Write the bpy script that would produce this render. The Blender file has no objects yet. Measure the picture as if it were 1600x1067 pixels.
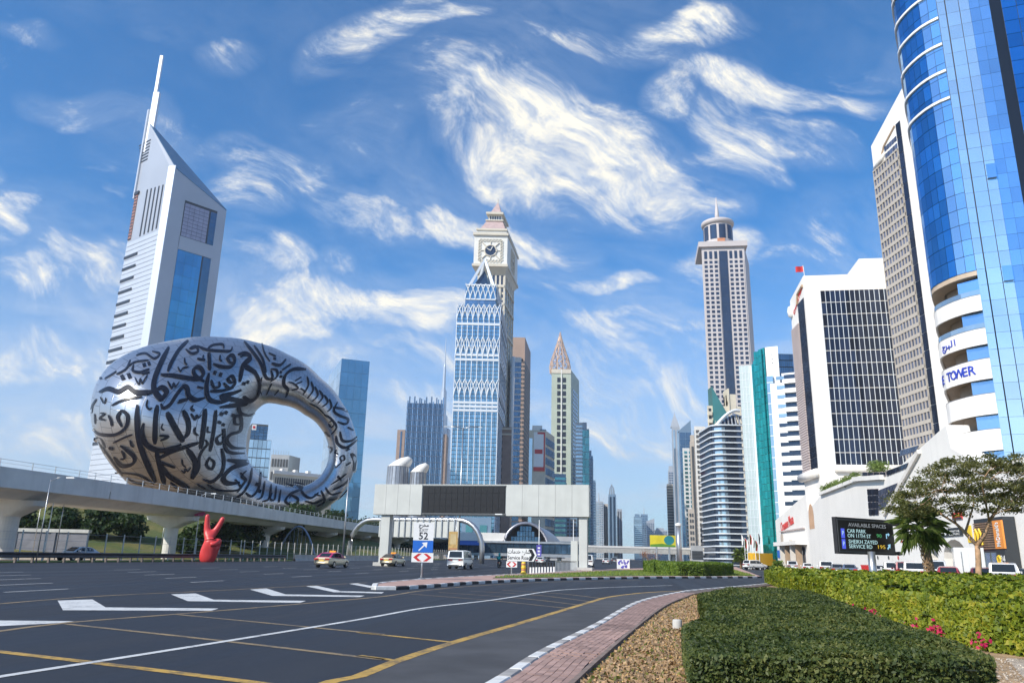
import bpy, math, random
import numpy as np
from mathutils import Vector, Matrix
random.seed(7)
rng = np.random.default_rng(11)
R_ = math.radians
scene = bpy.context.scene
COL = scene.collection

# ------------------------------------------------------------------ camera
CAM_H, FPX = 1.5, 1200.0
PITCH, ROLL = math.atan(335 / 1200.0), R_(1.3)
camd = bpy.data.cameras.new('camera'); camd.sensor_width = 36.0
camd.lens = 36.0 * FPX / 1600.0
camd.clip_start, camd.clip_end = 0.1, 30000.0
cam = bpy.data.objects.new('camera', camd); COL.objects.link(cam)
F_ = Vector((0, math.cos(PITCH), math.sin(PITCH)))
U0_ = Vector((0, -math.sin(PITCH), math.cos(PITCH))); R0_ = Vector((1, 0, 0))
RR_ = R0_ * math.cos(ROLL) + U0_ * math.sin(ROLL)
UU_ = U0_ * math.cos(ROLL) - R0_ * math.sin(ROLL)
CP = Vector((0, 0, CAM_H))
m = Matrix((RR_, UU_, -F_)).transposed().to_4x4(); m.translation = CP
cam.matrix_world = m
scene.camera = cam

# ------------------------------------------------------------------ exposure
scene.view_settings.view_transform = 'Standard'
scene.view_settings.look = 'None'
scene.view_settings.exposure = 0.28
scene.view_settings.gamma = 1.0
scene.view_settings.use_curve_mapping = False
scene.cycles.max_bounces = 8
scene.cycles.diffuse_bounces = 3
scene.cycles.glossy_bounces = 4
scene.cycles.transmission_bounces = 4
scene.cycles.transparent_max_bounces = 8
scene.cycles.volume_bounces = 0
scene.cycles.sample_clamp_indirect = 6.0
scene.cycles.use_denoising = True

# ------------------------------------------------------------------ plan helpers (metres; +Y is down the street, z up)
def ray(px, py): return F_ * FPX + RR_ * (px - 800.0) + UU_ * (533.5 - py)
def at(px, py, Y):
    v = ray(px, py); return CP + v * (Y / v.y)
def gp(px, py, z=0.0):
    v = ray(px, py); return CP + v * ((z - CAM_H) / v.z)
def az(px, py):
    v = ray(px, py); return v.x / v.y
def pxy(P):
    v = Vector(P) - CP; w = max(v.dot(F_), .01)
    return 800 + FPX * v.dot(RR_) / w, 533.5 - FPX * v.dot(UU_) / w
def P2(v): return Vector((v[0], v[1]))
def along(K, dirv, a):
    """point on the plan line K + t*dirv whose bearing x/y is a"""
    t = (a * K[1] - K[0]) / (dirv[0] - a * dirv[1]); return Vector((K[0] + t * dirv[0], K[1] + t * dirv[1]))

# ------------------------------------------------------------------ sun and sky
SUN_AZ, SUN_EL = R_(-131.0), R_(35.0)          # bearing from +Y (clockwise), elevation
sdir = Vector((math.sin(SUN_AZ) * math.cos(SUN_EL), math.cos(SUN_AZ) * math.cos(SUN_EL), math.sin(SUN_EL)))
sund = bpy.data.lights.new('sun', 'SUN'); sund.energy = 4.9; sund.angle = R_(0.53); sund.color = (1.0, 0.93, 0.82)
sun = bpy.data.objects.new('sun', sund); COL.objects.link(sun)
sun.rotation_euler = sdir.to_track_quat('Z', 'Y').to_euler()
sun.location = (-60, -90, 80)

world = bpy.data.worlds.new('World'); scene.world = world; world.use_nodes = True

class NT:
    """little helper to write node trees"""
    def __init__(s, tree): s.t = tree; s.n = tree.nodes; s.l = tree.links
    def set(s, sock, v):
        if isinstance(v, bpy.types.NodeSocket): s.l.new(v, sock)
        elif v is not None:
            try: sock.default_value = v
            except Exception:
                sock.default_value = (v[0], v[1], v[2], 1.0) if hasattr(v, '__len__') else (v, v, v)
    def M(s, op, a, b=None, c=None, clamp=False):
        n = s.n.new('ShaderNodeMath'); n.operation = op; n.use_clamp = clamp
        for i, v in enumerate((a, b, c)):
            if v is not None: s.set(n.inputs[i], v)
        return n.outputs[0]
    def VM(s, op, a, b=None):
        n = s.n.new('ShaderNodeVectorMath'); n.operation = op
        s.set(n.inputs[0], a)
        if b is not None: s.set(n.inputs[1], b)
        return n.outputs[0]
    def xyz(s, x, y, z):
        n = s.n.new('ShaderNodeCombineXYZ')
        for i, v in enumerate((x, y, z)): s.set(n.inputs[i], v)
        return n.outputs[0]
    def sep(s, v):
        n = s.n.new('ShaderNodeSeparateXYZ'); s.l.new(v, n.inputs[0]); return n.outputs
    def noise(s, vec, scale, detail=4, rough=.5, dist=0, col=False):
        n = s.n.new('ShaderNodeTexNoise'); s.set(n.inputs['Vector'], vec)
        n.inputs['Scale'].default_value = scale; n.inputs['Detail'].default_value = detail
        n.inputs['Roughness'].default_value = rough; n.inputs['Distortion'].default_value = dist
        return n.outputs['Color' if col else 'Fac']
    def ramp(s, v, a, b, lo=0., hi=1., smooth=True):
        n = s.n.new('ShaderNodeMapRange'); n.interpolation_type = 'SMOOTHSTEP' if smooth else 'LINEAR'
        s.set(n.inputs[0], v)
        for i, q in enumerate((a, b, lo, hi)): s.set(n.inputs[i + 1], q)
        return n.outputs[0]
    def mix(s, f, a, b, mode='MIX'):
        n = s.n.new('ShaderNodeMix'); n.data_type = 'RGBA'; n.blend_type = mode
        s.set(n.inputs[0], f); s.set(n.inputs[6], a if isinstance(a, bpy.types.NodeSocket) else (*a[:3], 1)); s.set(n.inputs[7], b if isinstance(b, bpy.types.NodeSocket) else (*b[:3], 1))
        return n.outputs[2]

def build_sky():
    w = NT(world.node_tree); w.n.clear()
    out = w.n.new('ShaderNodeOutputWorld'); bg = w.n.new('ShaderNodeBackground')
    sky = w.n.new('ShaderNodeTexSky'); sky.sky_type = 'NISHITA'; sky.sun_disc = False
    sky.sun_elevation = SUN_EL; sky.sun_rotation = SUN_AZ
    sky.air_density = 1.0; sky.dust_density = 0.35; sky.ozone_density = 3.2; sky.altitude = 0
    tc = w.n.new('ShaderNodeTexCoord'); D = tc.outputs['Generated']
    x, y, z = w.sep(D)
    ya = w.M('MAXIMUM', w.M('ABSOLUTE', y), .08)
    u = w.M('DIVIDE', x, ya); v = w.M('DIVIDE', z, ya)
    UV = w.xyz(u, v, w.M('MULTIPLY', w.M('LESS_THAN', y, 0.0), 7.3))
    warp = w.VM('SUBTRACT', w.noise(UV, 3.4, 2, .5, col=True), (.5, .5, .5))
    n = w.n.new('ShaderNodeVectorMath'); n.operation = 'MULTIPLY_ADD'
    w.l.new(warp, n.inputs[0]); n.inputs[1].default_value = (.26, .22, 0); w.l.new(UV, n.inputs[2])
    UVw = n.outputs[0]; uw, vw, _ = w.sep(UVw)
    # cirrus banks: bearing and height of each bank in the sky, its length, width, slope
    banks = [(850,215,205,92,-24,1.0),(960,265,135,50,-22,1.05),(760,180,110,70,-40,.75),(1085,28,95,40,14,1.0),(950,62,130,26,-6,.6),(1165,112,120,30,-8,1.0),(1275,135,90,20,-4,.7),
             (1045,140,42,52,60,.8),(1150,195,62,52,-60,.85),(1230,200,100,40,-8,.62),(1150,255,26,60,70,.6),(600,38,90,44,35,.85),(690,12,70,22,5,.6),
             (420,262,85,40,-20,.85),(370,230,50,34,0,.6),(455,270,60,30,10,.7),(540,335,80,34,-14,.8),(370,310,60,42,10,.6),(690,350,58,28,-6,.85),(820,375,90,34,-12,.85),(130,155,70,26,-20,.5),(200,170,60,28,-15,.4),
             (12,290,40,34,0,.6),(50,340,50,22,0,.7),(15,370,42,36,0,.7),(25,455,60,34,5,.8),(70,470,40,20,5,.5),(160,430,80,42,0,.6),(380,420,60,30,-15,.7),(505,420,40,22,-15,.45),(580,500,180,34,-4,.75),(480,530,130,34,4,.6),
             (660,510,120,28,-8,.6),(960,520,130,26,2,.6),(930,448,90,16,6,.6),(1085,405,52,34,20,.75),(1065,450,40,22,-40,.5),(1290,362,38,44,50,.55),(1230,408,90,16,6,.45),
             (560,215,90,46,-40,.42),(370,85,70,28,10,.45),(250,50,70,24,-10,.3),(1390,85,60,26,30,.35),(40,25,60,16,-15,.35),(620,570,90,20,6,.5),(1000,600,120,26,0,.4),(80,560,140,36,4,.5),(60,690,180,36,0,.45),(480,600,120,36,0,.4),(1010,660,130,30,4,.45),(950,560,110,24,-4,.4),(640,640,120,26,2,.35),(1060,560,90,24,10,.35),(260,600,140,30,0,.4)]
    cov = None
    for (px, py, a, b, rot, dens) in banks:
        c = ray(px, py); cu, cv = c.x / c.y, c.z / c.y
        k = 1.42 / FPX; dens = dens * 1.04 + (.34 if py > 470 else .2 if py > 300 else .06); co, si = math.cos(R_(rot)), math.sin(R_(rot))
        du = w.M('SUBTRACT', uw, cu); dv = w.M('SUBTRACT', vw, cv)
        p = w.M('MULTIPLY_ADD', du, co / (a * k), w.M('MULTIPLY', dv, si / (a * k)))
        q = w.M('MULTIPLY_ADD', dv, co / (b * k), w.M('MULTIPLY', du, -si / (b * k)))
        r2 = w.M('MULTIPLY_ADD', p, p, w.M('MULTIPLY', q, q))
        g = w.ramp(r2, 0.0, 1.75, dens, 0.0)
        cov = g if cov is None else w.M('SMOOTH_MAX', cov, g, .12)
    front = w.M('GREATER_THAN', y, 0.08)
    cov = w.M('MULTIPLY', cov, front)
    # fibrous wisps: noise stretched along slanted directions, folded by a second warp
    warp2 = w.VM('SUBTRACT', w.noise(UV, 11.0, 4, .6, col=True), (.5, .5, .5))
    n2 = w.n.new('ShaderNodeVectorMath'); n2.operation = 'MULTIPLY_ADD'
    w.l.new(warp2, n2.inputs[0]); n2.inputs[1].default_value = (.016, .016, 0); w.l.new(UVw, n2.inputs[2])
    u3, v3, _ = w.sep(n2.outputs[0])
    def stretched(rot, sx, sy, scale, detail, rough, off):
        co, si = math.cos(R_(rot)), math.sin(R_(rot))
        a = w.M('MULTIPLY_ADD', u3, co * sx, w.M('MULTIPLY', v3, si * sx)); b = w.M('MULTIPLY_ADD', v3, co * sy, w.M('MULTIPLY', u3, -si * sy))
        return w.noise(w.xyz(a, b, off), scale, detail, rough, .0)
    f1 = stretched(-22, 1.0, 3.0, 6.5, 9, .66, 1.7)
    f2 = stretched(12, 1.0, 1.9, 3.2, 7, .6, 4.1)
    f3 = stretched(-40, 1.2, 3.4, 13, 7, .65, 9.0)
    f4 = w.noise(n2.outputs[0], 13, 9, .68)
    fib = w.M('ADD', w.M('ADD', w.M('MULTIPLY', f1, .34), w.M('MULTIPLY', f4, .24)), w.M('ADD', w.M('MULTIPLY', f2, .26), w.M('MULTIPLY', f3, .16)))
    # even thin cover all over the sky, thicker towards the horizon (flat layer seen edge-on)
    zz = w.M('ADD', w.M('MAXIMUM', z, 0.0), .16)
    flat = w.xyz(w.M('DIVIDE', x, zz), w.M('DIVIDE', y, zz), 0.0)
    lay = w.noise(flat, 1.35, 7, .6, .5)
    thin = w.M('MULTIPLY', w.ramp(lay, .38, .66), w.ramp(z, .55, .10, .20, .85))
    val = w.M('MULTIPLY_ADD', w.M('SUBTRACT', fib, .5), 5.2, w.M('MULTIPLY', cov, .95))
    body = w.ramp(val, .30, 1.45, 0., .95)
    veil = w.M('MULTIPLY', w.ramp(cov, .05, .8), .30)
    alpha = w.M('MAXIMUM', w.M('MAXIMUM', body, w.M('MULTIPLY', veil, w.ramp(fib, .36, .6))), w.M('MULTIPLY', thin, w.ramp(fib, .34, .62)))
    lit = w.ramp(w.M('ADD', val, w.M('MULTIPLY', w.M('SUBTRACT', f3, .5), 1.6)), .45, 1.75)
    ccol = w.mix(lit, (5.9, 6.7, 7.9), (10.6, 9.9, 8.1))
    skyc = w.mix(1.0, sky.outputs[0], (.32, 1.03, 1.50), 'MULTIPLY')
    low = w.ramp(z, .0, .40, .66, 0.)
    skyc = w.mix(low, skyc, (6.2, 6.8, 7.9))
    w.l.new(w.mix(alpha, skyc, ccol), bg.inputs['Color'])
    bg.inputs['Strength'].default_value = 0.1
    w.l.new(bg.outputs[0], out.inputs[0])
build_sky()

# ------------------------------------------------------------------ materials
MATS = {}
def mat(name, col, rough=.6, metal=0., var=.12, scale=.6, bump=0., bscale=20., spec=.5, emit=None, island=0., col2=None, trans=0., streak=0., coat=0.):
    if name in MATS: return MATS[name]
    mt = bpy.data.materials.new(name); mt.use_nodes = True; MATS[name] = mt
    w = NT(mt.node_tree); b = w.n['Principled BSDF']
    b.inputs['Roughness'].default_value = rough; b.inputs['Metallic'].default_value = metal
    b.inputs['Specular IOR Level'].default_value = spec
    geo = w.n.new('ShaderNodeNewGeometry'); pos = geo.outputs['Position']
    c = None
    if var or col2:
        f = w.noise(pos, scale, 5, .6)
        f = w.ramp(f, .3, .7)
        if col2: c = w.mix(f, col, col2)
        else: c = w.mix(f, [q * (1 - var) for q in col], [min(1, q * (1 + var)) for q in col])
    if streak:      # rain streaks down a facade
        x, y, z = w.sep(pos)
        s = w.noise(w.xyz(x, y, w.M('MULTIPLY', z, .06)), .9, 4, .6)
        c = w.mix(w.M('MULTIPLY', w.ramp(s, .45, .75), streak), c if c is not None else (*col, 1), [q * .55 for q in col])
    if island:
        rnd = geo.outputs['Random Per Island']
        oi = w.n.new('ShaderNodeObjectInfo').outputs['Random']
        k = w.M('FRACT', w.M('ADD', rnd, oi))
        c = w.mix(1.0, c if c is not None else (*col, 1), w.xyz(*[w.M('MULTIPLY_ADD', k, 2 * island, 1 - island)] * 3), 'MULTIPLY')
    if c is not None: w.l.new(c, b.inputs['Base Color'])
    else: b.inputs['Base Color'].default_value = (*col, 1)
    if bump:
        bn = w.n.new('ShaderNodeBump'); bn.inputs['Strength'].default_value = bump; bn.inputs['Distance'].default_value = .02
        w.l.new(w.noise(pos, bscale, 4, .6), bn.inputs['Height']); w.l.new(bn.outputs[0], b.inputs['Normal'])
    if emit: b.inputs['Emission Color'].default_value = (*emit[:3], 1); b.inputs['Emission Strength'].default_value = emit[3]
    if coat: b.inputs['Coat Weight'].default_value = coat; b.inputs['Coat Roughness'].default_value = .05
    if trans: b.inputs['Transmission Weight'].default_value = trans
    return mt
def glass(name, col, rough=.06, metal=.75, island=.18, wav=.02):
    """mirror-coated tower glazing: each pane a little different in tint and flatness"""
    if name in MATS: return MATS[name]
    mt = mat(name, col, rough, metal, var=.10, scale=.05, island=island)
    w = NT(mt.node_tree); b = w.n['Principled BSDF']
    if wav:
        bn = w.n.new('ShaderNodeBump'); bn.inputs['Strength'].default_value = wav; bn.inputs['Distance'].default_value = .5
        g = w.n.new('ShaderNodeNewGeometry'); w.l.new(w.noise(g.outputs['Position'], .35, 2, .5), bn.inputs['Height']); w.l.new(bn.outputs[0], b.inputs['Normal'])
    return mt
def leafmat(name, cols, rough=.55, trl=.3):
    mt = bpy.data.materials.new(name); mt.use_nodes = True; MATS[name] = mt
    w = NT(mt.node_tree); b = w.n['Principled BSDF']; out = w.n['Material Output']
    g = w.n.new('ShaderNodeNewGeometry'); r = w.n.new('ShaderNodeValToRGB')
    el = r.color_ramp.elements
    while len(el) < len(cols): el.new(.5)
    for i, c in enumerate(cols): el[i].position = i / (len(cols) - 1); el[i].color = (*c, 1)
    big = w.noise(g.outputs['Position'], 1.1, 3, .6)
    k = w.M('ADD', w.M('MULTIPLY', g.outputs['Random Per Island'], .6), w.ramp(big, .3, .7, 0., .4), clamp=True)
    w.l.new(k, r.inputs[0]); w.l.new(r.outputs[0], b.inputs['Base Color']); b.inputs['Roughness'].default_value = rough
    b.inputs['Specular IOR Level'].default_value = .35
    t = w.n.new('ShaderNodeBsdfTranslucent'); w.l.new(w.mix(1., r.outputs[0], (1.3, 1.25, .5), 'MULTIPLY'), t.inputs[0])
    ms = w.n.new('ShaderNodeMixShader'); ms.inputs[0].default_value = trl
    w.l.new(b.outputs[0], ms.inputs[1]); w.l.new(t.outputs[0], ms.inputs[2]); w.l.new(ms.outputs[0], out.inputs[0])
    return mt

# ------------------------------------------------------------------ objects
OFF = {}     # world offset of every object we parent things to
def tag(o, label=None, cat=None, group=None, kind=None):
    if label: o['label'] = label
    if cat: o['category'] = cat
    if group: o['group'] = group
    if kind: o['kind'] = kind
    return o
def thing(name, label, cat, loc, group=None, rz=0.):
    o = bpy.data.objects.new(name, None); COL.objects.link(o); o.empty_display_size = .5
    o.location = loc; o.rotation_euler = (0, 0, rz); OFF[o] = Vector(loc)
    return tag(o, label, cat, group)
class MB:
    def __init__(s): s.v = []; s.f = []; s.smooth = False
    def add(s, vs, fs):
        k = len(s.v); s.v += [tuple(q) for q in vs]; s.f += [tuple(i + k for i in f) for f in fs]; return s
    def quad(s, a, b, c, d): return s.add((a, b, c, d), ((0, 1, 2, 3),))
    def hexa(s, p):      # bottom 4 (ccw from above), top 4
        return s.add(p, ((3, 2, 1, 0), (4, 5, 6, 7), (0, 1, 5, 4), (1, 2, 6, 5), (2, 3, 7, 6), (3, 0, 4, 7)))
    def box(s, x0, x1, y0, y1, z0, z1):
        return s.hexa([(x0, y0, z0), (x1, y0, z0), (x1, y1, z0), (x0, y1, z0), (x0, y0, z1), (x1, y0, z1), (x1, y1, z1), (x0, y1, z1)])
    def prism(s, poly, z0, z1):     # ccw plan polygon; z1 number or list
        n = len(poly); zt = z1 if hasattr(z1, '__len__') else [z1] * n; zb = z0 if hasattr(z0, '__len__') else [z0] * n
        a = 0
        for i in range(n): a += poly[i][0] * poly[(i + 1) % n][1] - poly[(i + 1) % n][0] * poly[i][1]
        if a < 0: poly = list(poly)[::-1]; zt = list(zt)[::-1]; zb = list(zb)[::-1]
        vs = [(p[0], p[1], q) for p, q in zip(poly, zb)] + [(p[0], p[1], q) for p, q in zip(poly, zt)]
        return s.add(vs, [tuple(range(n))[::-1], tuple(range(n, 2 * n))] + [(i, (i + 1) % n, n + (i + 1) % n, n + i) for i in range(n)])
    def tube(s, pts, r, n=8, cap=True):
        pts = [Vector(p) for p in pts]; rs = r if hasattr(r, '__len__') else [r] * len(pts); rings = []
        for i, p in enumerate(pts):
            t = (pts[min(i + 1, len(pts) - 1)] - pts[max(i - 1, 0)]).normalized()
            a = t.cross(Vector((0, 0, 1)) if abs(t.z) < .95 else Vector((1, 0, 0))).normalized(); b = a.cross(t)
            rings.append([p + (a * math.cos(6.28318 * k / n) + b * math.sin(6.28318 * k / n)) * rs[i] for k in range(n)])
        fs = [(i * n + k, i * n + (k + 1) % n, (i + 1) * n + (k + 1) % n, (i + 1) * n + k) for i in range(len(pts) - 1) for k in range(n)]
        if cap: fs += [tuple(range(n))[::-1], tuple(range((len(pts) - 1) * n, len(pts) * n))]
        return s.add([q for g in rings for q in g], fs)
    def lathe(s, prof, c=(0, 0), n=24, a0=0., a1=2 * math.pi):   # prof: (r,z)
        full = abs(a1 - a0 - 2 * math.pi) < 1e-6; k = n if full else n + 1
        vs = [(c[0] + r * math.cos(a0 + (a1 - a0) * i / n), c[1] + r * math.sin(a0 + (a1 - a0) * i / n), z) for r, z in prof for i in range(k)]
        fs = [(j * k + i, j * k + (i + 1) % k, (j + 1) * k + (i + 1) % k, (j + 1) * k + i) for j in range(len(prof) - 1) for i in range(n)]
        return s.add(vs, fs)
    def build(s, name, mt, parent=None, smooth=None, kind=None, label=None):
        off = OFF.get(parent, Vector((0, 0, 0))) if parent is not None else Vector((0, 0, 0))
        me = bpy.data.meshes.new(name)
        me.from_pydata([(v[0] - off[0], v[1] - off[1], v[2] - off[2]) for v in s.v], [], s.f)
        if smooth if smooth is not None else s.smooth:
            me.polygons.foreach_set('use_smooth', [True] * len(me.polygons)); 
        me.materials.append(MATS[mt] if isinstance(mt, str) else mt); me.update()
        o = bpy.data.objects.new(name, me); COL.objects.link(o)
        if parent is not None: o.parent = parent
        OFF[o] = off
        if kind: o['kind'] = kind
        if label: o['label'] = label
        return o
def inst(name, me, parent, loc, rz=0., rot=None, scale=None):
    o = bpy.data.objects.new(name, me); COL.objects.link(o); o.parent = parent
    off = OFF.get(parent, Vector((0, 0, 0))); o.location = Vector(loc) - off
    o.rotation_euler = rot if rot else (0, 0, rz)
    if scale: o.scale = scale
    OFF[o] = off
    return o
def mesh_np(name, verts, faces_n, mt, parent=None, kind=None):
    """big mesh from arrays: verts (n,k,3), n separate k-gons"""
    n, k, _ = verts.shape; off = OFF.get(parent, Vector((0, 0, 0))) if parent is not None else Vector((0, 0, 0))
    me = bpy.data.meshes.new(name); me.vertices.add(n * k); me.loops.add(n * k); me.polygons.add(n)
    me.vertices.foreach_set('co', (verts - np.array(off)).astype(np.float32).ravel())
    me.loops.foreach_set('vertex_index', np.arange(n * k, dtype=np.int32))
    me.polygons.foreach_set('loop_start', np.arange(0, n * k, k, dtype=np.int32))
    me.materials.append(MATS[mt] if isinstance(mt, str) else mt); me.update(calc_edges=True)
    o = bpy.data.objects.new(name, me); COL.objects.link(o)
    if parent is not None: o.parent = parent
    OFF[o] = off
    if kind: o['kind'] = kind
    return o
def pane_mesh(name, w, h, d, mt):
    """box w x d x h centred, front at y=-d"""
    b = MB().box(-w / 2, w / 2, -d, 0, -h / 2, h / 2)
    me = bpy.data.meshes.new(name); me.from_pydata(b.v, [], b.f); me.materials.append(MATS[mt] if isinstance(mt, str) else mt); return me

class Face:
    """a vertical facade from plan point A (left, seen from outside) to B (right)"""
    def __init__(s, A, B):
        s.A, s.B = P2(A), P2(B); s.L = (s.B - s.A).length; s.t = (s.B - s.A) / s.L
        s.n = Vector((s.t.y, -s.t.x)); s.rz = math.atan2(s.t.y, s.t.x)
    def P(s, u, z, out=0.): q = s.A + s.t * u + s.n * out; return Vector((q.x, q.y, z))
    def hit(s, px, py):      # where a sight line meets the facade: (metres along, height)
        v = ray(px, py); k = (s.A - P2(CP)).dot(s.n) / P2(v).dot(s.n); q = CP + v * k
        return (P2(q) - s.A).dot(s.t), q.z
    def slab(s, mb, u0, u1, z0, z1, o0, o1):
        p = [s.P(u0, z0, o1), s.P(u1, z0, o1), s.P(u1, z0, o0), s.P(u0, z0, o0), s.P(u0, z1, o1), s.P(u1, z1, o1), s.P(u1, z1, o0), s.P(u0, z1, o0)]
        return mb.hexa(p)
    def rect(s, name, mt, root, u0, u1, z0, z1, o0=0., o1=.1, **k): return s.slab(MB(), u0, u1, z0, z1, o0, o1).build(name, mt, root, **k)
    def panes(s, root, u0, u1, z0, z1, nc, nr, fw, fh, dep, mt, name='window', out=0., skip=None, tilt=0., quota=300, minpx=8.5):
        cw, ch = (u1 - u0) / nc, (z1 - z0) / nr
        a, b, c = (pxy(s.P(u0, z0)), pxy(s.P(u0 + cw, z0)), pxy(s.P(u0, z0 + ch)))
        pw, ph = math.dist(a, b) * fw, math.dist(a, c) * fh
        cells = [(i, j) for i in range(nc) for j in range(nr) if not (skip and skip(i, j))]
        single = max(pw, ph) >= minpx and min(pw, ph) >= 2.0
        rest = []
        if single:
            vis = [(i, j) for i, j in cells if (lambda q: -40 < q[0] < 1640 and -40 < q[1] < 1107)(pxy(s.P(u0 + (i + .5) * cw, z0 + (j + .5) * ch)))]
            vis = sorted(vis, key=lambda q: (s.P(u0 + (q[0] + .5) * cw, z0 + (q[1] + .5) * ch) - CP).length)[:quota]
            vs = set(vis); rest = [q for q in cells if q not in vs]
            me = pane_mesh(name, cw * fw, ch * fh, dep, mt)
            for i, j in vis:
                inst(name, me, root, s.P(u0 + (i + .5) * cw, z0 + (j + .5) * ch, out), rot=(random.gauss(0, tilt), 0, s.rz + random.gauss(0, tilt)))
        else: rest = cells
        if rest:
            mb = MB()
            for i, j in rest:
                x, y = u0 + (i + .5) * cw, z0 + (j + .5) * ch
                s.slab(mb, x - cw * fw / 2, x + cw * fw / 2, y - ch * fh / 2, y + ch * fh / 2, out, out + dep)
            mb.build(name, mt, root, kind='stuff')
    def lattice(s, root, u0, u1, z0, z1, nc, nr, bw, bh, o0, o1, mt, name='facade_frame'):
        """piers and spandrels standing proud between the panes"""
        mb = MB(); cw, ch = (u1 - u0) / nc, (z1 - z0) / nr
        if bw:
            for i in range(nc + 1): x = u0 + i * cw; s.slab(mb, max(u0, x - bw / 2), min(u1, x + bw / 2), z0, z1, o0, o1)
        if bh:
            for j in range(nr + 1): y = z0 + j * ch; s.slab(mb, u0, u1, max(z0, y - bh / 2), min(z1, y + bh / 2), o0, o1 - .02)
        return mb.build(name, mt, root)

def font_mesh(text, size, extr=0., align='CENTER', bold=0., space=1.0):
    c = bpy.data.curves.new('t', 'FONT'); c.body = text; c.size = size; c.extrude = extr; c.align_x = align; c.align_y = 'CENTER'; c.resolution_u = 2; c.offset = bold; c.space_character = space
    o = bpy.data.objects.new('t', c); COL.objects.link(o)
    dg = bpy.context.evaluated_depsgraph_get(); dg.update()
    me = bpy.data.meshes.new_from_object(o.evaluated_get(dg)); bpy.data.objects.remove(o); bpy.data.curves.remove(c)
    return me
def lettering(text, size, P, rz, mt, root, name='lettering', extr=.01, bold=0., roll=0., tilt=math.pi / 2, width=None, **k):
    """flat letters standing on a vertical face: P = centre, rz = facing of the face (t direction)"""
    me = font_mesh(text, size, extr, bold=bold, **k); me.name = name; me.materials.clear(); me.materials.append(MATS[mt] if isinstance(mt, str) else mt)
    o = inst(name, me, root, P)
    o.rotation_euler = (Matrix.Rotation(rz, 3, 'Z') @ Matrix.Rotation(tilt, 3, 'X') @ Matrix.Rotation(roll, 3, 'Z')).to_euler()
    if width:
        xs = [v.co.x for v in me.vertices]; o.scale = (width / max(1e-3, max(xs) - min(xs)),) + (1, 1)
    return o

def boxb(root, name, mt, A, B, D, z0, z1, **k):
    """block on a parallelogram plan: A left-front, B right-front, D left-back"""
    A, B, D = P2(A), P2(B), P2(D); return MB().prism([A, B, B + D - A, D], z0, z1).build(name, mt, root, **k)

STD = [('white_wall', (.74, .72, .68), .7, 0, .05, .2), ('cream_wall', (.62, .56, .44), .75, 0, .08, .2), ('grey_wall', (.4, .41, .42), .7, 0, .08, .2),
       ('concrete', (.46, .45, .42), .8, 0, .12, .8), ('dark_grey', (.08, .085, .09), .5, 0, .1, .5), ('brown_wall', (.30, .22, .18), .7, 0, .1, .2),
       ('white_paint', (.78, .78, .76), .45, 0, .04, 3), ('steel', (.45, .46, .47), .35, .8, .1, 1), ('black_paint', (.015, .015, .017), .4, 0, .1, 3),
       ('rubber', (.02, .02, .02), .8, 0, .1, 3), ('red_paint', (.55, .03, .03), .4, 0, .06, 3), ('yellow_paint', (.75, .48, .03), .45, 0, .08, 3),
       ('blue_paint', (.02, .14, .55), .4, 0, .04, 3), ('bark', (.23, .15, .09), .85, 0, .3, 4)]
for n_, c_, r_, m_, v_, s_ in STD: mat(n_, c_, r_, m_, v_, s_)
glass('glass_blue', (.24, .36, .50)); glass('glass_dark', (.06, .085, .13), .05, .6); glass('glass_teal', (.12, .34, .36)); glass('glass_pale', (.46, .58, .66))
glass('glass_deep', (.09, .17, .27)); glass('car_glass', (.03, .035, .04), .04, .3, island=0, wav=0)
# ------------------------------------------------------------------ ground, roads, markings
def catmull(pts, step=1.0):
    pts = [Vector(p) for p in pts]; out = []
    for i in range(len(pts) - 1):
        p0 = pts[max(i - 1, 0)]; p1 = pts[i]; p2 = pts[i + 1]; p3 = pts[min(i + 2, len(pts) - 1)]
        n = max(1, int((p2 - p1).length / step))
        for k in range(n):
            t = k / n
            out.append(.5 * ((2 * p1) + (p2 - p0) * t + (2 * p0 - 5 * p1 + 4 * p2 - p3) * t * t + (3 * p1 - p0 - 3 * p2 + p3) * t ** 3))
    out.append(pts[-1]); return out
def G2(pts, z=0.): return [P2(gp(x, y, z)) for x, y in pts]
def offs(pts, d):
    out = []
    for i, p in enumerate(pts):
        t = (pts[min(i + 1, len(pts) - 1)] - pts[max(i - 1, 0)]).normalized(); out.append(p + Vector((t.y, -t.x)) * d)
    return out
def ribbon(mb, pts, w, z):
    a, b = offs(pts, -w / 2), offs(pts, w / 2); n = len(pts)
    mb.add([(p.x, p.y, z) for p in a] + [(p.x, p.y, z) for p in b], [(n + i, n + i + 1, i + 1, i) for i in range(n - 1)]); return mb

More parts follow.
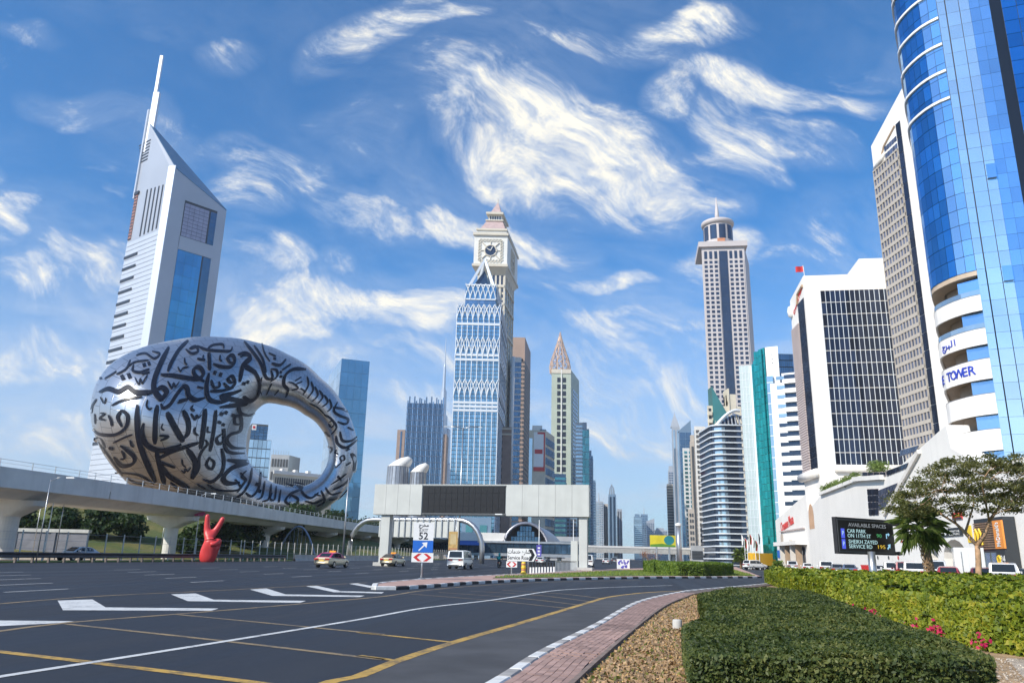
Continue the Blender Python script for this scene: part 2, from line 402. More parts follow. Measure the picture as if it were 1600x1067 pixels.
# surfaces
mat('sand_ground', (.42, .34, .25), .9, var=.2, scale=.15, bump=.3, bscale=3)
def asphalt_mat():
    mt = bpy.data.materials.new('asphalt'); mt.use_nodes = True; MATS['asphalt'] = mt
    w = NT(mt.node_tree); b = w.n['Principled BSDF']; g = w.n.new('ShaderNodeNewGeometry'); pos = g.outputs['Position']
    x, y, z = w.sep(pos)
    # tyre-polished lanes run with the road (bearing about 9 degrees)
    a = w.M('MULTIPLY_ADD', x, .986, w.M('MULTIPLY', y, -.165)); l = w.M('MULTIPLY_ADD', y, .986, w.M('MULTIPLY', x, .165))
    s = w.noise(w.xyz(a, w.M('MULTIPLY', l, .03), 0.), .55, 4, .6)
    p = w.noise(pos, .11, 4, .6); fine = w.noise(pos, 55, 3, .7); mid = w.noise(pos, 6, 4, .65)
    c = w.mix(w.ramp(s, .3, .7), (.016, .020, .029), (.027, .031, .041))
    c = w.mix(w.ramp(p, .42, .62), c, (.021, .025, .034))
    c = w.mix(w.M('MULTIPLY', w.ramp(mid, .5, .8), .35), c, (.05, .053, .06))
    c = w.mix(w.M('MULTIPLY', w.ramp(fine, .55, .75), .5), c, (.075, .078, .085))
    # cracks sealed with bitumen
    vo = w.n.new('ShaderNodeTexVoronoi'); vo.feature = 'DISTANCE_TO_EDGE'; vo.inputs['Scale'].default_value = .16
    wp = w.n.new('ShaderNodeVectorMath'); wp.operation = 'MULTIPLY_ADD'; w.l.new(w.noise(pos, .8, 4, .6, col=True), wp.inputs[0]); wp.inputs[1].default_value = (2.2, 2.2, 0); w.l.new(pos, wp.inputs[2])
    w.l.new(wp.outputs[0], vo.inputs['Vector'])
    c = w.mix(w.M('MULTIPLY', w.ramp(vo.outputs['Distance'], .0, .006, 1, 0), .0), c, (.015, .015, .018))
    w.l.new(c, b.inputs['Base Color']); w.l.new(w.ramp(s, .3, .7, .58, .8), b.inputs['Roughness']); b.inputs['Specular IOR Level'].default_value = .35
    bn = w.n.new('ShaderNodeBump'); bn.inputs['Strength'].default_value = .35; bn.inputs['Distance'].default_value = .01
    w.l.new(w.noise(pos, 70, 3, .7), bn.inputs['Height']); w.l.new(bn.outputs[0], b.inputs['Normal'])
asphalt_mat()
def worn(name, col, col2, cut=.55):
    """road paint, scuffed through to the asphalt in places"""
    mt = mat(name, col, .6, var=.1, scale=2)
    w = NT(mt.node_tree); b = w.n['Principled BSDF']; src = b.inputs['Base Color'].links[0].from_socket
    g = w.n.new('ShaderNodeNewGeometry'); f = w.noise(g.outputs['Position'], 9, 6, .75); f2 = w.noise(g.outputs['Position'], 1.3, 3, .6)
    k = w.ramp(w.M('MULTIPLY_ADD', f2, .5, w.M('MULTIPLY', f, .6)), cut, cut + .16, 0., .75)
    w.l.new(w.mix(k, src, col2), b.inputs['Base Color'])
worn('line_white', (.62, .62, .60), (.10, .10, .11)); worn('line_yellow', (.50, .30, .05), (.07, .06, .05), .5)
worn('line_faded', (.30, .21, .10), (.07, .065, .06), .48)
mat('soil', (.36, .24, .13), .95, var=.4, scale=1.6, bump=.9, bscale=14)
mat('paver_red', (.36, .23, .19), .85, var=.14, scale=1.2, island=.22, bump=.2, bscale=60)
mat('paver_bed', (.13, .10, .085), .95, var=.2, scale=2)
mat('gravel_path', (.44, .36, .27), .95, var=.18, scale=3, bump=.6, bscale=30)
mat('kerb_white', (.66, .65, .62), .75, var=.14, scale=4); mat('kerb_black', (.035, .035, .04), .7, var=.3, scale=4); mat('kerb_grey', (.33, .31, .29), .85, var=.15, scale=4)
mat('lawn_base', (.10, .15, .03), .9, var=.35, scale=1.5)

ROADDIR = Vector((math.sin(R_(9)), math.cos(R_(9))))
def barx(Y): return -43 + (Y - 69) * .158
g = MB().quad((-7000, -3000, -.06), (7000, -3000, -.06), (7000, 9000, -.06), (-7000, 9000, -.06)).build('ground', 'sand_ground', kind='structure')
rp = [(-66, -60), (70, -60), (70, 20), (85, 120), (150, 420), (260, 1100), (90, 1100), (barx(420) - 6, 420), (barx(120) - 9, 120), (barx(40) - 9.5, 40)]
road = MB().add([(x, y, 0.0) for x, y in rp], (tuple(range(len(rp))),)).build('road', 'asphalt', kind='structure')
OFF[road] = Vector((0, 0, 0))

def c8(l): return [(x / 2.6667, 860 + y / 2.6667) for x, y in l]
def c0(l): return [(560 + x / 2.857, 860 + y / 2.857) for x, y in l]
def line(name, px, w, mt, z=.004, step=.8):
    return ribbon(MB(), catmull(G2(px), step), w, z).build(name, mt, road)
wl = [(-60, 1067), (0, 1057), (300, 1010)] + c0([(0, 308), (300, 255), (600, 220), (860, 180), (1000, 170), (1150, 163), (1400, 155)])
line('lane_line', wl, .15, 'line_white', .006)
yl = [(430, 1098), (520, 1064)] + c0([(0, 562), (160, 497), (430, 408), (700, 330), (920, 264), (1040, 228), (1130, 205), (1300, 186), (1500, 178), (1700, 172)])
line('edge_line', yl, .2, 'line_yellow', .006)
line('edge_line', c8([(-150, 234), (0, 221), (400, 190), (800, 171), (1270, 147), (1530, 133)]), .16, 'line_faded')
line('edge_line', c8([(-120, 350), (0, 335), (280, 300), (740, 264), (1200, 226), (1600, 190)]) + [(660, 922.5), (750, 914.5), (860, 909), (1000, 906)], .17, 'line_faded')
for l in ([(-60, 412), (0, 421), (560, 487), (1080, 552), (1180, 565)],): line('hatch_line', c8(l), .19, 'line_yellow', .0045)
for l in ([(280, 306), (900, 373), (1600, 454)], [(740, 266), (1250, 315), (1600, 349)]): line('hatch_line', c8(l), .15, 'line_faded', .0045)
for l in ([(0, 365), (220, 388), (430, 410)], [(0, 468), (90, 480), (170, 491)]): line('hatch_line', c0(l), .15, 'line_yellow', .0045)
for l in ([(230, 193), (590, 222), (930, 257)], [(360, 186), (720, 212), (990, 243)], [(500, 180), (800, 199), (1040, 228)], [(640, 176), (900, 192), (1090, 214)]): line('hatch_line', c0(l), .13, 'line_faded', .0045)
for l in ([(240, 208), (385, 203), (440, 236), (910, 241), (880, 250), (262, 248)], [(712, 182), (815, 178), (890, 204), (1275, 209), (1250, 217), (782, 210)],
          [(1042, 162), (1110, 157), (1190, 182), (1520, 187), (1500, 193), (1135, 188)], [(1275, 148), (1320, 146), (1420, 168), (1600, 173), (1590, 178), (1390, 173)],
          [(1450, 137), (1490, 136), (1570, 151), (1540, 154)], [(-200, 291), (0, 291), (310, 294), (240, 302), (0, 314), (-200, 318)]):
    pts = G2(c8(l)); MB().add([(p.x, p.y, .004) for p in pts], (tuple(range(len(pts)))[::-1],)).build('chevron_marking', 'line_white', road)
dash = MB(); ribbon(dash, [Vector((0, -1.5)), Vector((0, 1.5))], .12, 0); dme = dash.build('lane_dash', 'line_white', road); dme.location = (0, 0, 0)
first = True
for k, x40 in enumerate((-14.3, -18.0, -21.7, -25.4, -29.1)):
    for j in range(14):
        Y = 28 + j * 11 + (k * 4.3) % 11
        c = Vector((x40, 40)) + ROADDIR * ((Y - 40) / ROADDIR.y)
        if c.x > -(Y - 5) * .33 + 2 and Y < 44: continue
        if first: o = dme; first = False; o.location = (c.x, c.y, .004); o.rotation_euler = (0, 0, -R_(9))
        else: inst('lane_dash', dme.data, road, (c.x, c.y, .004), -R_(9))

# older, greyer asphalt between the yellow line and the kerb
mat('old_asphalt', (.062, .062, .066), .85, var=.22, scale=.7, bump=.4, bscale=60)
ya = catmull(G2(yl), .5); kb = catmull([Vector((-1.6, 3.0)), Vector((-.75, 7.0))] + G2([(790, 1067), (850, 1026), (934, 981), (1000, 943), (1060, 928), (1095, 923), (1190, 914)]), .5)
pr_ = [(a_, min(kb, key=lambda q: (q - a_).length)) for a_ in ya if a_.y < 50]
MB().add([(a_.x, a_.y, .003) for a_, b_ in pr_] + [(b_.x, b_.y, .003) for a_, b_ in pr_], [(len(pr_) + i, len(pr_) + i + 1, i + 1, i) for i in range(len(pr_) - 1)]).build('road_shoulder', 'old_asphalt', kind='structure')
# the paved splitter island with its black and white kerb
low = G2([(586, 921), (620, 921), (660, 918.5), (750, 911.5), (860, 906.5), (1000, 903.5), (1100, 903), (1190, 902.5)])
upp = G2([(1150, 886), (1050, 888), (985, 889), (917, 891.5), (850, 896), (772, 900.5), (690, 905.5), (620, 911), (588, 915.5)])
lowc = catmull(low, .5)
isl = MB().prism([tuple(p) for p in lowc] + [tuple(p) for p in catmull(upp, 2.0)], -.02, .115).build('traffic_island', 'paver_red', kind='structure')
def kerb_run(parent, pts, n, L, wd, h, mats_, name='kerb_stone', gap=.012):
    """individual kerb stones laid end to end along a line"""
    c = catmull(pts, .1); s = 0; k = 0; cache = {}
    acc = [0]
    for i in range(len(c) - 1): acc.append(acc[-1] + (c[i + 1] - c[i]).length)
    def pos(d):
        i = min(max(int(np.searchsorted(acc, d)) - 1, 0), len(c) - 2); return c[i].lerp(c[i + 1], (d - acc[i]) / max(1e-6, acc[i + 1] - acc[i]))
    while s + L < acc[-1] and k < n:
        a, b = pos(s), pos(s + L); q = (a + b) / 2; t = b - a; mt = mats_[k % len(mats_)]
        if mt not in cache:
            me = bpy.data.meshes.new(name); l = L - gap; e = .025
            b_ = MB().prism([(-l / 2, -wd / 2), (l / 2, -wd / 2), (l / 2, wd / 2), (-l / 2, wd / 2)], -.02, h - e)
            b_.hexa([(-l / 2, -wd / 2, h - e), (l / 2, -wd / 2, h - e), (l / 2, wd / 2, h - e), (-l / 2, wd / 2, h - e), (-l / 2 + e, -wd / 2 + e, h), (l / 2 - e, -wd / 2 + e, h), (l / 2 - e, wd / 2 - e, h), (-l / 2 + e, wd / 2 - e, h)])
            me.from_pydata(b_.v, [], b_.f); me.materials.append(MATS[mt]); cache[mt] = me
        inst(name, cache[mt], parent, (q.x, q.y, 0), math.atan2(t.y, t.x)); s += L; k += 1
kerb_run(isl, offs(low, .02), 90, .9, .22, .15, ['kerb_white', 'kerb_black'])
kerb_run(isl, [low[0] + Vector((-.05, 0)), upp[-1] + Vector((-.05, .05))], 20, .55, .25, .15, ['kerb_white'])
kerb_run(isl, offs(upp[::-1], -.02), 60, 1.0, .2, .14, ['kerb_grey', 'kerb_white'])
gl = G2([(770, 903), (830, 902.5), (900, 901), (1000, 899.5), (1100, 899.5), (1180, 899.5)], .115) + G2([(1140, 888), (1050, 890), (985, 891), (917, 893.5), (850, 897.5), (790, 900)], .115)
lawn = MB().prism([tuple(p) for p in gl], .11, .15).build('lawn', 'lawn_base', kind='structure')

# right-hand pavement: kerb stones, brick paving, soil bed
pl = [Vector((-1.6, 3.0)), Vector((-.75, 7.0))] + G2([(790, 1067), (850, 1026), (934, 981), (1000, 943), (1060, 928), (1095, 923), (1190, 914), (1230, 908)])
pr = [Vector((-.6, 3.0)), Vector((.25, 7.0))] + G2([(895, 1067), (1000, 975), (1040, 946), (1068, 934)], .08) + [P2(gp(1100, 925.3, .08)), P2(gp(1192, 915.5, .08)), P2(gp(1232, 909.5, .08))]
plc, prc = catmull(pl, .5), catmull(pr, .5)
pav = MB().prism([tuple(p) for p in plc] + [tuple(p) for p in prc[::-1]], -.02, .075).build('pavement', 'paver_bed', kind='structure')
kerb_run(pav, pl, 110, .66, .2, .1, ['kerb_white', 'kerb_grey'])
edge = MB()
for a, b in zip(prc[:-1], prc[1:]):
    t = (b - a).normalized(); nn = Vector((t.y, -t.x)) * .035
    edge.prism([tuple(a - nn), tuple(b - nn), tuple(b + nn), tuple(a + nn)], -.02, .105)
edge.build('edging_strip', mat('edging_brown', (.22, .16, .13), .9, var=.25, scale=3), pav)
# brick pavers, laid in staggered courses along the walk
pv = []; c = plc; acc = 0
pc = catmull(pl, .21); qc = [min(prc, key=lambda q: (q - p).length) for p in pc]
for i in range(len(pc) - 1):
    p, q = pc[i], qc[i]; t = (pc[i + 1] - p).normalized(); nn = Vector((t.y, -t.x)); wid = (q - p).dot(nn)
    k = int((wid - .08) / .105)
    for j in range(k): pv.append((p + nn * (.16 + j * .105) + t * (.105 * (j % 2)), math.atan2(t.y, t.x)))
pv = [q for q in pv if 8.5 < q[0].y < 36]
pv.sort(key=lambda q: abs(q[0].y - 10.6))
pme = bpy.data.meshes.new('paver'); b_ = MB().box(-.1, .1, -.048, .048, 0, .03); pme.from_pydata(b_.v, [], b_.f); pme.materials.append(MATS['paver_red'])
for p, r in pv[:300]: inst('paver', pme, pav, (p.x, p.y, .06 + random.uniform(0, .006)), r)
if len(pv) > 300:
    base = np.array([[(-.1, -.048), (.1, -.048), (.1, .048), (-.1, .048)]])
    P = np.array([[p.x, p.y] for p, r in pv[300:]]); A = np.array([r for p, r in pv[300:]])
    rot = np.stack([np.stack([np.cos(A), -np.sin(A)], -1), np.stack([np.sin(A), np.cos(A)], -1)], 1)
    xy = np.einsum('nij,kj->nki', rot, base[0]) + P[:, None, :]
    z = np.repeat(.09 + rng.uniform(0, .005, (len(P), 1)), 4, 1)
    mesh_np('paver', np.concatenate([xy, z[..., None]], -1), 4, 'paver_red', pav, kind='stuff')
# soil bed between the walk and the hedges
bed = [tuple(p) for p in prc] + [(24, 62), (38, 52), (46, 34), (40, 10), (16, 2), (4, 2)]
n_ = 140; bp = []
MB().prism(bed, -.02, .05).build('planting_bed', 'soil', kind='structure')
gpth = [(4.6, 2.0), (9.0, 2.0), (11.0, 9.0), (9.6, 12.6), (8.3, 13.6), (6.2, 9.6)]
MB().prism(gpth, .045, .062).build('path', 'gravel_path', kind='structure')
MB().prism([(24, 62), (38, 52), (46, 34), (70, 20), (88, 110), (60, 130), (30, 80)], -.02, .03).build('car_park', mat('car_park_surface', (.20, .195, .19), .85, var=.15, scale=.5), kind='structure')
# clods, dry leaves and twigs on the soil
def litter(name, n, poly_fn, size, mt, zz, flat=.35, kind='stuff', parent=None):
    P = poly_fn(n); n = len(P); s = rng.uniform(size[0], size[1], (n, 1, 1))
    a = rng.normal(size=(n, 3)); a[:, 2] *= flat; a /= np.linalg.norm(a, axis=1, keepdims=True)
    b = rng.normal(size=(n, 3)); b[:, 2] *= flat; b -= a * (a * b).sum(1, keepdims=True); b /= np.linalg.norm(b, axis=1, keepdims=True)
    q = np.stack([a, b * .6, -a, -b * .6], 1) * s + P[:, None, :]
    q[..., 2] += zz + s[..., 0] * .4
    return mesh_np(name, q, 4, mt, parent, kind)
mat('dry_leaf', (.42, .26, .10), .8, var=.0, island=.45)
mat('clod', (.33, .22, .125), .95, island=.35)
def along_bed(n):
    y = 8 + 34 * rng.random(n) ** 1.8; xs = np.interp(y, [p.y for p in prc], [p.x for p in prc]); w_ = np.interp(y, [8, 11, 16, 24, 40], [1.2, 1.4, 1.1, 1.8, 1.0])
    return np.stack([xs + .06 + w_ * rng.random(n), y, np.zeros(n) + .05], 1)
o = litter('dry_leaves', 5200, along_bed, (.012, .035), 'dry_leaf', 0.); tag(o, 'dry fallen leaves scattered over the soil beside the brick walk', 'leaves')
def along_path(n): return np.stack([rng.uniform(5.0, 10.0, n), rng.uniform(7.5, 13.5, n), np.zeros(n) + .055], 1)
mat('pebble', (.46, .40, .33), .9, island=.35)
o = litter('gravel', 7000, along_path, (.008, .025), 'pebble', 0., .8); tag(o, 'loose pale gravel at the foot of the tall hedge', 'gravel')
leafmat('leaf_weed', [(.05, .08, .015), (.12, .15, .03), (.25, .22, .06)])
o = litter('weeds', 1500, along_bed, (.012, .04), 'leaf_weed', 0.01, 1.5); tag(o, 'small green weeds sprouting from the soil beside the walk', 'weeds')
o = litter('clods', 8000, along_bed, (.012, .045), 'clod', 0., .9); tag(o, 'small brown clods of earth beside the brick walk', 'soil')
# ------------------------------------------------------------------ foliage helpers
leafmat('leaf_hedge_dark', [(.014, .026, .008), (.045, .07, .017), (.095, .12, .028), (.2, .2, .06)])
leafmat('leaf_hedge_light', [(.03, .055, .008), (.12, .17, .014), (.24, .28, .02), (.42, .36, .04)])
leafmat('leaf_island', [(.05, .10, .012), (.11, .18, .02), (.2, .27, .03)])
leafmat('leaf_tree', [(.015, .035, .01), (.03, .06, .015), (.05, .085, .02)])
leafmat('leaf_acacia', [(.06, .07, .02), (.13, .135, .04), (.23, .21, .07)])
leafmat('leaf_palm', [(.06, .11, .02), (.15, .22, .05), (.26, .3, .1)])
leafmat('leaf_pink', [(.35, .01, .07), (.55, .02, .12), (.6, .05, .1)])
leafmat('grass_blade', [(.07, .11, .015), (.14, .2, .02), (.25, .28, .04)])
def leaf_quads(P, N, size, asp=.5, spread=1.0):
    """leaf-shaped quads at points P facing roughly N"""
    n = len(P); s = rng.uniform(size[0], size[1], (n, 1))
    d = N + rng.normal(size=(n, 3)) * spread; d /= np.linalg.norm(d, axis=1, keepdims=True)
    a = np.cross(d, rng.normal(size=(n, 3))); a /= np.linalg.norm(a, axis=1, keepdims=True); b = np.cross(d, a)
    return np.stack([P - a * s, P + b * s * asp - a * s * .1, P + a * s, P - b * s * asp - a * s * .1], 1)
def crown(name, blobs, n, size, mt, root, asp=.5, fill=.55):
    """leaves spread through a set of uneven lobes: blobs = (centre, radii)"""
    vol = np.array([r[0] * r[1] * r[2] for c, r in blobs]); cnt = (vol ** .75 / (vol ** .75).sum() * n).astype(int) + 1
    Ps, Ns = [], []
    for (c, r), k in zip(blobs, cnt):
        d = rng.normal(size=(k, 3)); d /= np.linalg.norm(d, axis=1, keepdims=True)
        rad = rng.random((k, 1)) ** fill; bumps = 1 + .22 * np.sin(d[:, :1] * 5 + c[0]) * np.sin(d[:, 1:2] * 6 + c[1]) * np.sin(d[:, 2:] * 5)
        Ps.append(np.array(c) + d * rad * bumps * np.array(r)); Ns.append(d)
    return mesh_np(name, leaf_quads(np.concatenate(Ps), np.concatenate(Ns), size, asp), 4, mt, root)
def tree(name, label, base, h, rx, n, size, mt='leaf_tree', group=None, lobes=9, trunk=.22, cat='tree', low=.35, limbs=5):
    t = thing(name, label, cat, base, group); b = Vector(base)
    mb = MB(); mb.tube([b, b + Vector((.05 * h * random.uniform(-1, 1), .02 * h, h * .3)), b + Vector((.05 * h * random.uniform(-1, 1), 0, h * .65))], [trunk, trunk * .75, trunk * .3], 7)
    blobs = []
    for k in range(lobes):
        a = 6.283 * k / lobes + random.uniform(-.4, .4); rr = rx * random.uniform(.25, .7); zz = h * random.uniform(low + .12, .86)
        c = (b.x + math.cos(a) * rr, b.y + math.sin(a) * rr, b.z + zz); s = rx * random.uniform(.32, .55)
        blobs.append((c, (s, s, s * random.uniform(.6, .9))))
        if k < limbs: mb.tube([b + Vector((0, 0, h * .3)), (b + Vector((0, 0, h * .4))).lerp(Vector(c), .5), c], [trunk * .5, trunk * .3, trunk * .1], 5)
    blobs.append(((b.x, b.y, b.z + h * .8), (rx * .5, rx * .5, h * .2)))
    mb.build('trunk', 'bark', t, smooth=True); crown('crown', blobs, n, size, mt, t); return t

# ------------------------------------------------------------------ grassy mound and the far left bank
def hill_mat():
    mt = bpy.data.materials.new('mound_grass'); mt.use_nodes = True; MATS['mound_grass'] = mt
    w = NT(mt.node_tree); b = w.n['Principled BSDF']; g = w.n.new('ShaderNodeNewGeometry'); pos = g.outputs['Position']
    a = w.noise(pos, .12, 5, .6); c = w.noise(pos, 1.6, 5, .7)
    k = w.mix(w.ramp(a, .38, .62), (.085, .12, .025), (.20, .17, .045)); k = w.mix(w.ramp(c, .4, .7, 0, .6), k, (.06, .085, .018))
    x, y, z = w.sep(pos); k = w.mix(w.ramp(w.M('ADD', z, w.M('MULTIPLY', c, 3)), 9.0, 11.5, 0, .8), k, (.24, .14, .075))
    w.l.new(k, b.inputs['Base Color']); b.inputs['Roughness'].default_value = .95
    bn = w.n.new('ShaderNodeBump'); bn.inputs['Strength'].default_value = 1.; bn.inputs['Distance'].default_value = .3
    w.l.new(w.noise(pos, 3.5, 5, .7), bn.inputs['Height']); w.l.new(bn.outputs[0], b.inputs['Normal'])
hill_mat()
def hill_z(x, y):
    u = (x + 92) / 62; v = (y - 225) / 98; r = math.sqrt(u * u + v * v); z = 13.5 * max(0, min(1, 1.45 - 1.25 * r)) ** 1.1
    return max(z, 10.5 * max(0., min(1., (-60 - x) / 22)) * max(0., min(1., (y - 128) / 26)))
def mound():
    mb = MB(); nx, ny = 70, 44; vs = []
    for j in range(ny + 1):
        for i in range(nx + 1):
            x = -190 + 176 * i / nx; y = 108 + 230 * j / ny
            u = (x + 92) / 62; v = (y - 225) / 98; r = math.sqrt(u * u + v * v)
            z = 13.5 * max(0, min(1, 1.45 - 1.25 * r)) ** 1.1
            z2 = 10.5 * max(0., min(1., (-60 - x) / 22)) * max(0., min(1., (y - 128) / 26)) * max(0., min(1., (x + 190) / 8))
            vs.append((x, y, max(z, z2) - .05 + .35 * math.sin(x * .31 + y * .17) * min(1, z / 3)))
    fs = [(j * (nx + 1) + i, j * (nx + 1) + i + 1, (j + 1) * (nx + 1) + i + 1, (j + 1) * (nx + 1) + i) for j in range(ny) for i in range(nx)]
    return mb.add(vs, fs).build('hill', 'mound_grass', smooth=True, kind='structure')
mound()
# retaining wall under the bank
t = thing('retaining_wall', 'long grey retaining wall with a pale coping below the grassy bank', 'wall', (-75, 122, 0))
f = Face((-110, 122), (-64.5, 122))
f.rect('wall_face', mat('dim_wall', (.16, .16, .18), .8, var=.2, scale=.5), t, 0, f.L, 0, 3.5, -.6, 0)
f.rect('coping', 'concrete', t, -.2, f.L + .2, 3.5, 4.0, -.7, .25)
for k in range(7): f.rect('pilaster', 'dim_wall', t, 4 + k * 6, 4.7 + k * 6, 0, 3.48, 0, .18)
for k, (px, Y, h, r) in enumerate([(20, 132, 6.0, 4.2), (95, 134, 5.6, 4.4), (150, 136, 5.5, 4.0), (205, 140, 5.4, 4.0)]):
    p = at(px, 800, Y); tree('bank_shrub', 'dense dark green shrub above the retaining wall ' + ['by the first viaduct pier', 'between the first pier and the silver car', 'over the silver sedan', 'nearest the second viaduct pier'][k], (p.x, p.y, 2.6), h, r, 2600, (.22, .5), group='shrubs on the bank', lobes=8, cat='shrub', low=.05, trunk=.12)
for k, (px, Y, h, r) in enumerate([(335, 140, 5.5, 4.2), (378, 152, 6, 4.6), (425, 166, 6.5, 5.2), (470, 188, 7, 6), (520, 216, 5.5, 6.5), (560, 245, 5.5, 7), (300, 136, 5, 3.6), (610, 285, 7, 8), (650, 300, 7, 8)]):
    p = at(px, 860, Y); tree('broadleaf_tree', 'dense dark green tree ' + ['right behind the red hand sculpture', 'between the red hand sculpture and the third viaduct pier', 'just behind the third viaduct pier', 'behind the blue steel arch', 'behind the fourth viaduct pier', 'behind the fifth viaduct pier', 'between the second viaduct pier and the hand sculpture', 'behind the near gantry column', 'behind the exit sign'][k], (p.x, p.y, hill_z(p.x, p.y) - .3), h, r, 3000, (.25, .55), group='trees behind the viaduct', lobes=10, low=.02)

# ------------------------------------------------------------------ ring-shaped museum covered in calligraphy
HC = (452., 698.)
OUT = [(140,640),(147,603),(172,567),(215,545),(270,532),(345,527),(400,535),(450,554),(500,590),(535,630),(552,665),(558,700),(550,745),(524,783),(490,803),(430,811),(360,808),(290,797),(225,775),(183,738),(157,703),(144,670)]
INN = [(391,664),(385,690),(388,718),(405,740),(440,757),(472,760),(498,746),(512,722),(512,692),(500,668),(475,648),(440,633),(415,630),(400,642)]
def polar(pts):
    a = sorted((math.atan2(y - HC[1], x - HC[0]), math.hypot(x - HC[0], y - HC[1])) for x, y in pts)
    A = np.array([q[0] for q in a]); Rr = np.array([q[1] for q in a])
    A = np.concatenate([A - 2 * np.pi, A, A + 2 * np.pi]); Rr = np.tile(Rr, 3)
    th = np.linspace(-np.pi, np.pi, 721); r = np.interp(th, A, Rr)
    k = np.exp(-np.linspace(-2, 2, 25) ** 2); k /= k.sum()
    rp_ = np.concatenate([r[-13:-1], r, r[1:13]]); return th, np.convolve(rp_, k, 'valid')
TH, RO = polar(OUT); _, RI = polar(INN)
def ring_point(px, py, lift=0., back=False):
    """point of the ring's skin on the sight line px,py"""
    th = math.atan2(py - HC[1], px - HC[0]); rho = math.hypot(px - HC[0], py - HC[1])
    ro, ri = float(np.interp(th, TH, RO)), float(np.interp(th, TH, RI)); mid, half = (ro + ri) / 2, (ro - ri) / 2
    c = max(-1., min(1., (rho - mid) / half)); s = math.sqrt(1 - c * c)
    hm = half * 250 / 1250.; b = 5.0 + .82 * hm
    Yc = 250 + (px - HC[0]) * .10
    return at(px, py, Yc + (b * s if back else -b * s) - lift)
mus = thing('ring_museum', 'silver egg-shaped ring museum wrapped in black Arabic calligraphy', 'museum', (-75, 250, 8))
def museum_metal():
    mt = bpy.data.materials.new('museum_steel'); mt.use_nodes = True; MATS['museum_steel'] = mt
    w = NT(mt.node_tree); b = w.n['Principled BSDF']; uv = w.n.new('ShaderNodeUVMap').outputs[0]
    br = w.n.new('ShaderNodeTexBrick'); w.l.new(w.VM('MULTIPLY', uv, (90., 26., 1.)), br.inputs['Vector'])
    br.inputs['Scale'].default_value = 1.; br.inputs['Mortar Size'].default_value = .02; br.inputs['Brick Width'].default_value = 1.; br.inputs['Row Height'].default_value = 1.
    br.inputs['Color1'].default_value = (.56, .57, .60, 1); br.inputs['Color2'].default_value = (.49, .50, .53, 1); br.inputs['Mortar'].default_value = (.16, .17, .19, 1)
    w.l.new(br.outputs['Color'], b.inputs['Base Color']); b.inputs['Metallic'].default_value = .88; b.inputs['Roughness'].default_value = .3
    bn = w.n.new('ShaderNodeBump'); bn.inputs['Strength'].default_value = .25; bn.inputs['Distance'].default_value = .2
    w.l.new(br.outputs['Fac'], bn.inputs['Height']); bn.invert = True; w.l.new(bn.outputs[0], b.inputs['Normal'])
museum_metal()
def museum_shell():
    nt, nf = 150, 44; vs, fs, uvs = [], [], []
    for i in range(nt):
        th = -math.pi + 2 * math.pi * i / nt; ro, ri = np.interp(th, TH, RO), np.interp(th, TH, RI); mid, half = (ro + ri) / 2, (ro - ri) / 2
        b = 5.0 + .82 * half * .2
        for j in range(nf):
            ph = 2 * math.pi * j / nf; rho = mid + half * math.cos(ph); px, py = HC[0] + rho * math.cos(th), HC[1] + rho * math.sin(th)
            vs.append(at(px, py, 250 + (px - HC[0]) * .10 - b * math.sin(ph)))
    for i in range(nt):
        for j in range(nf):
            a, b2 = (i + 1) % nt, (j + 1) % nf; fs.append((i * nf + j, a * nf + j, a * nf + b2, i * nf + b2)); uvs += [(i / nt, j / nf), ((i + 1) / nt, j / nf), ((i + 1) / nt, (j + 1) / nf), (i / nt, (j + 1) / nf)]
    o = MB().add(vs, fs).build('shell', 'museum_steel', mus, smooth=True)
    ul = o.data.uv_layers.new(); ul.data.foreach_set('uv', np.array(uvs, np.float32).ravel()); return o
museum_shell()
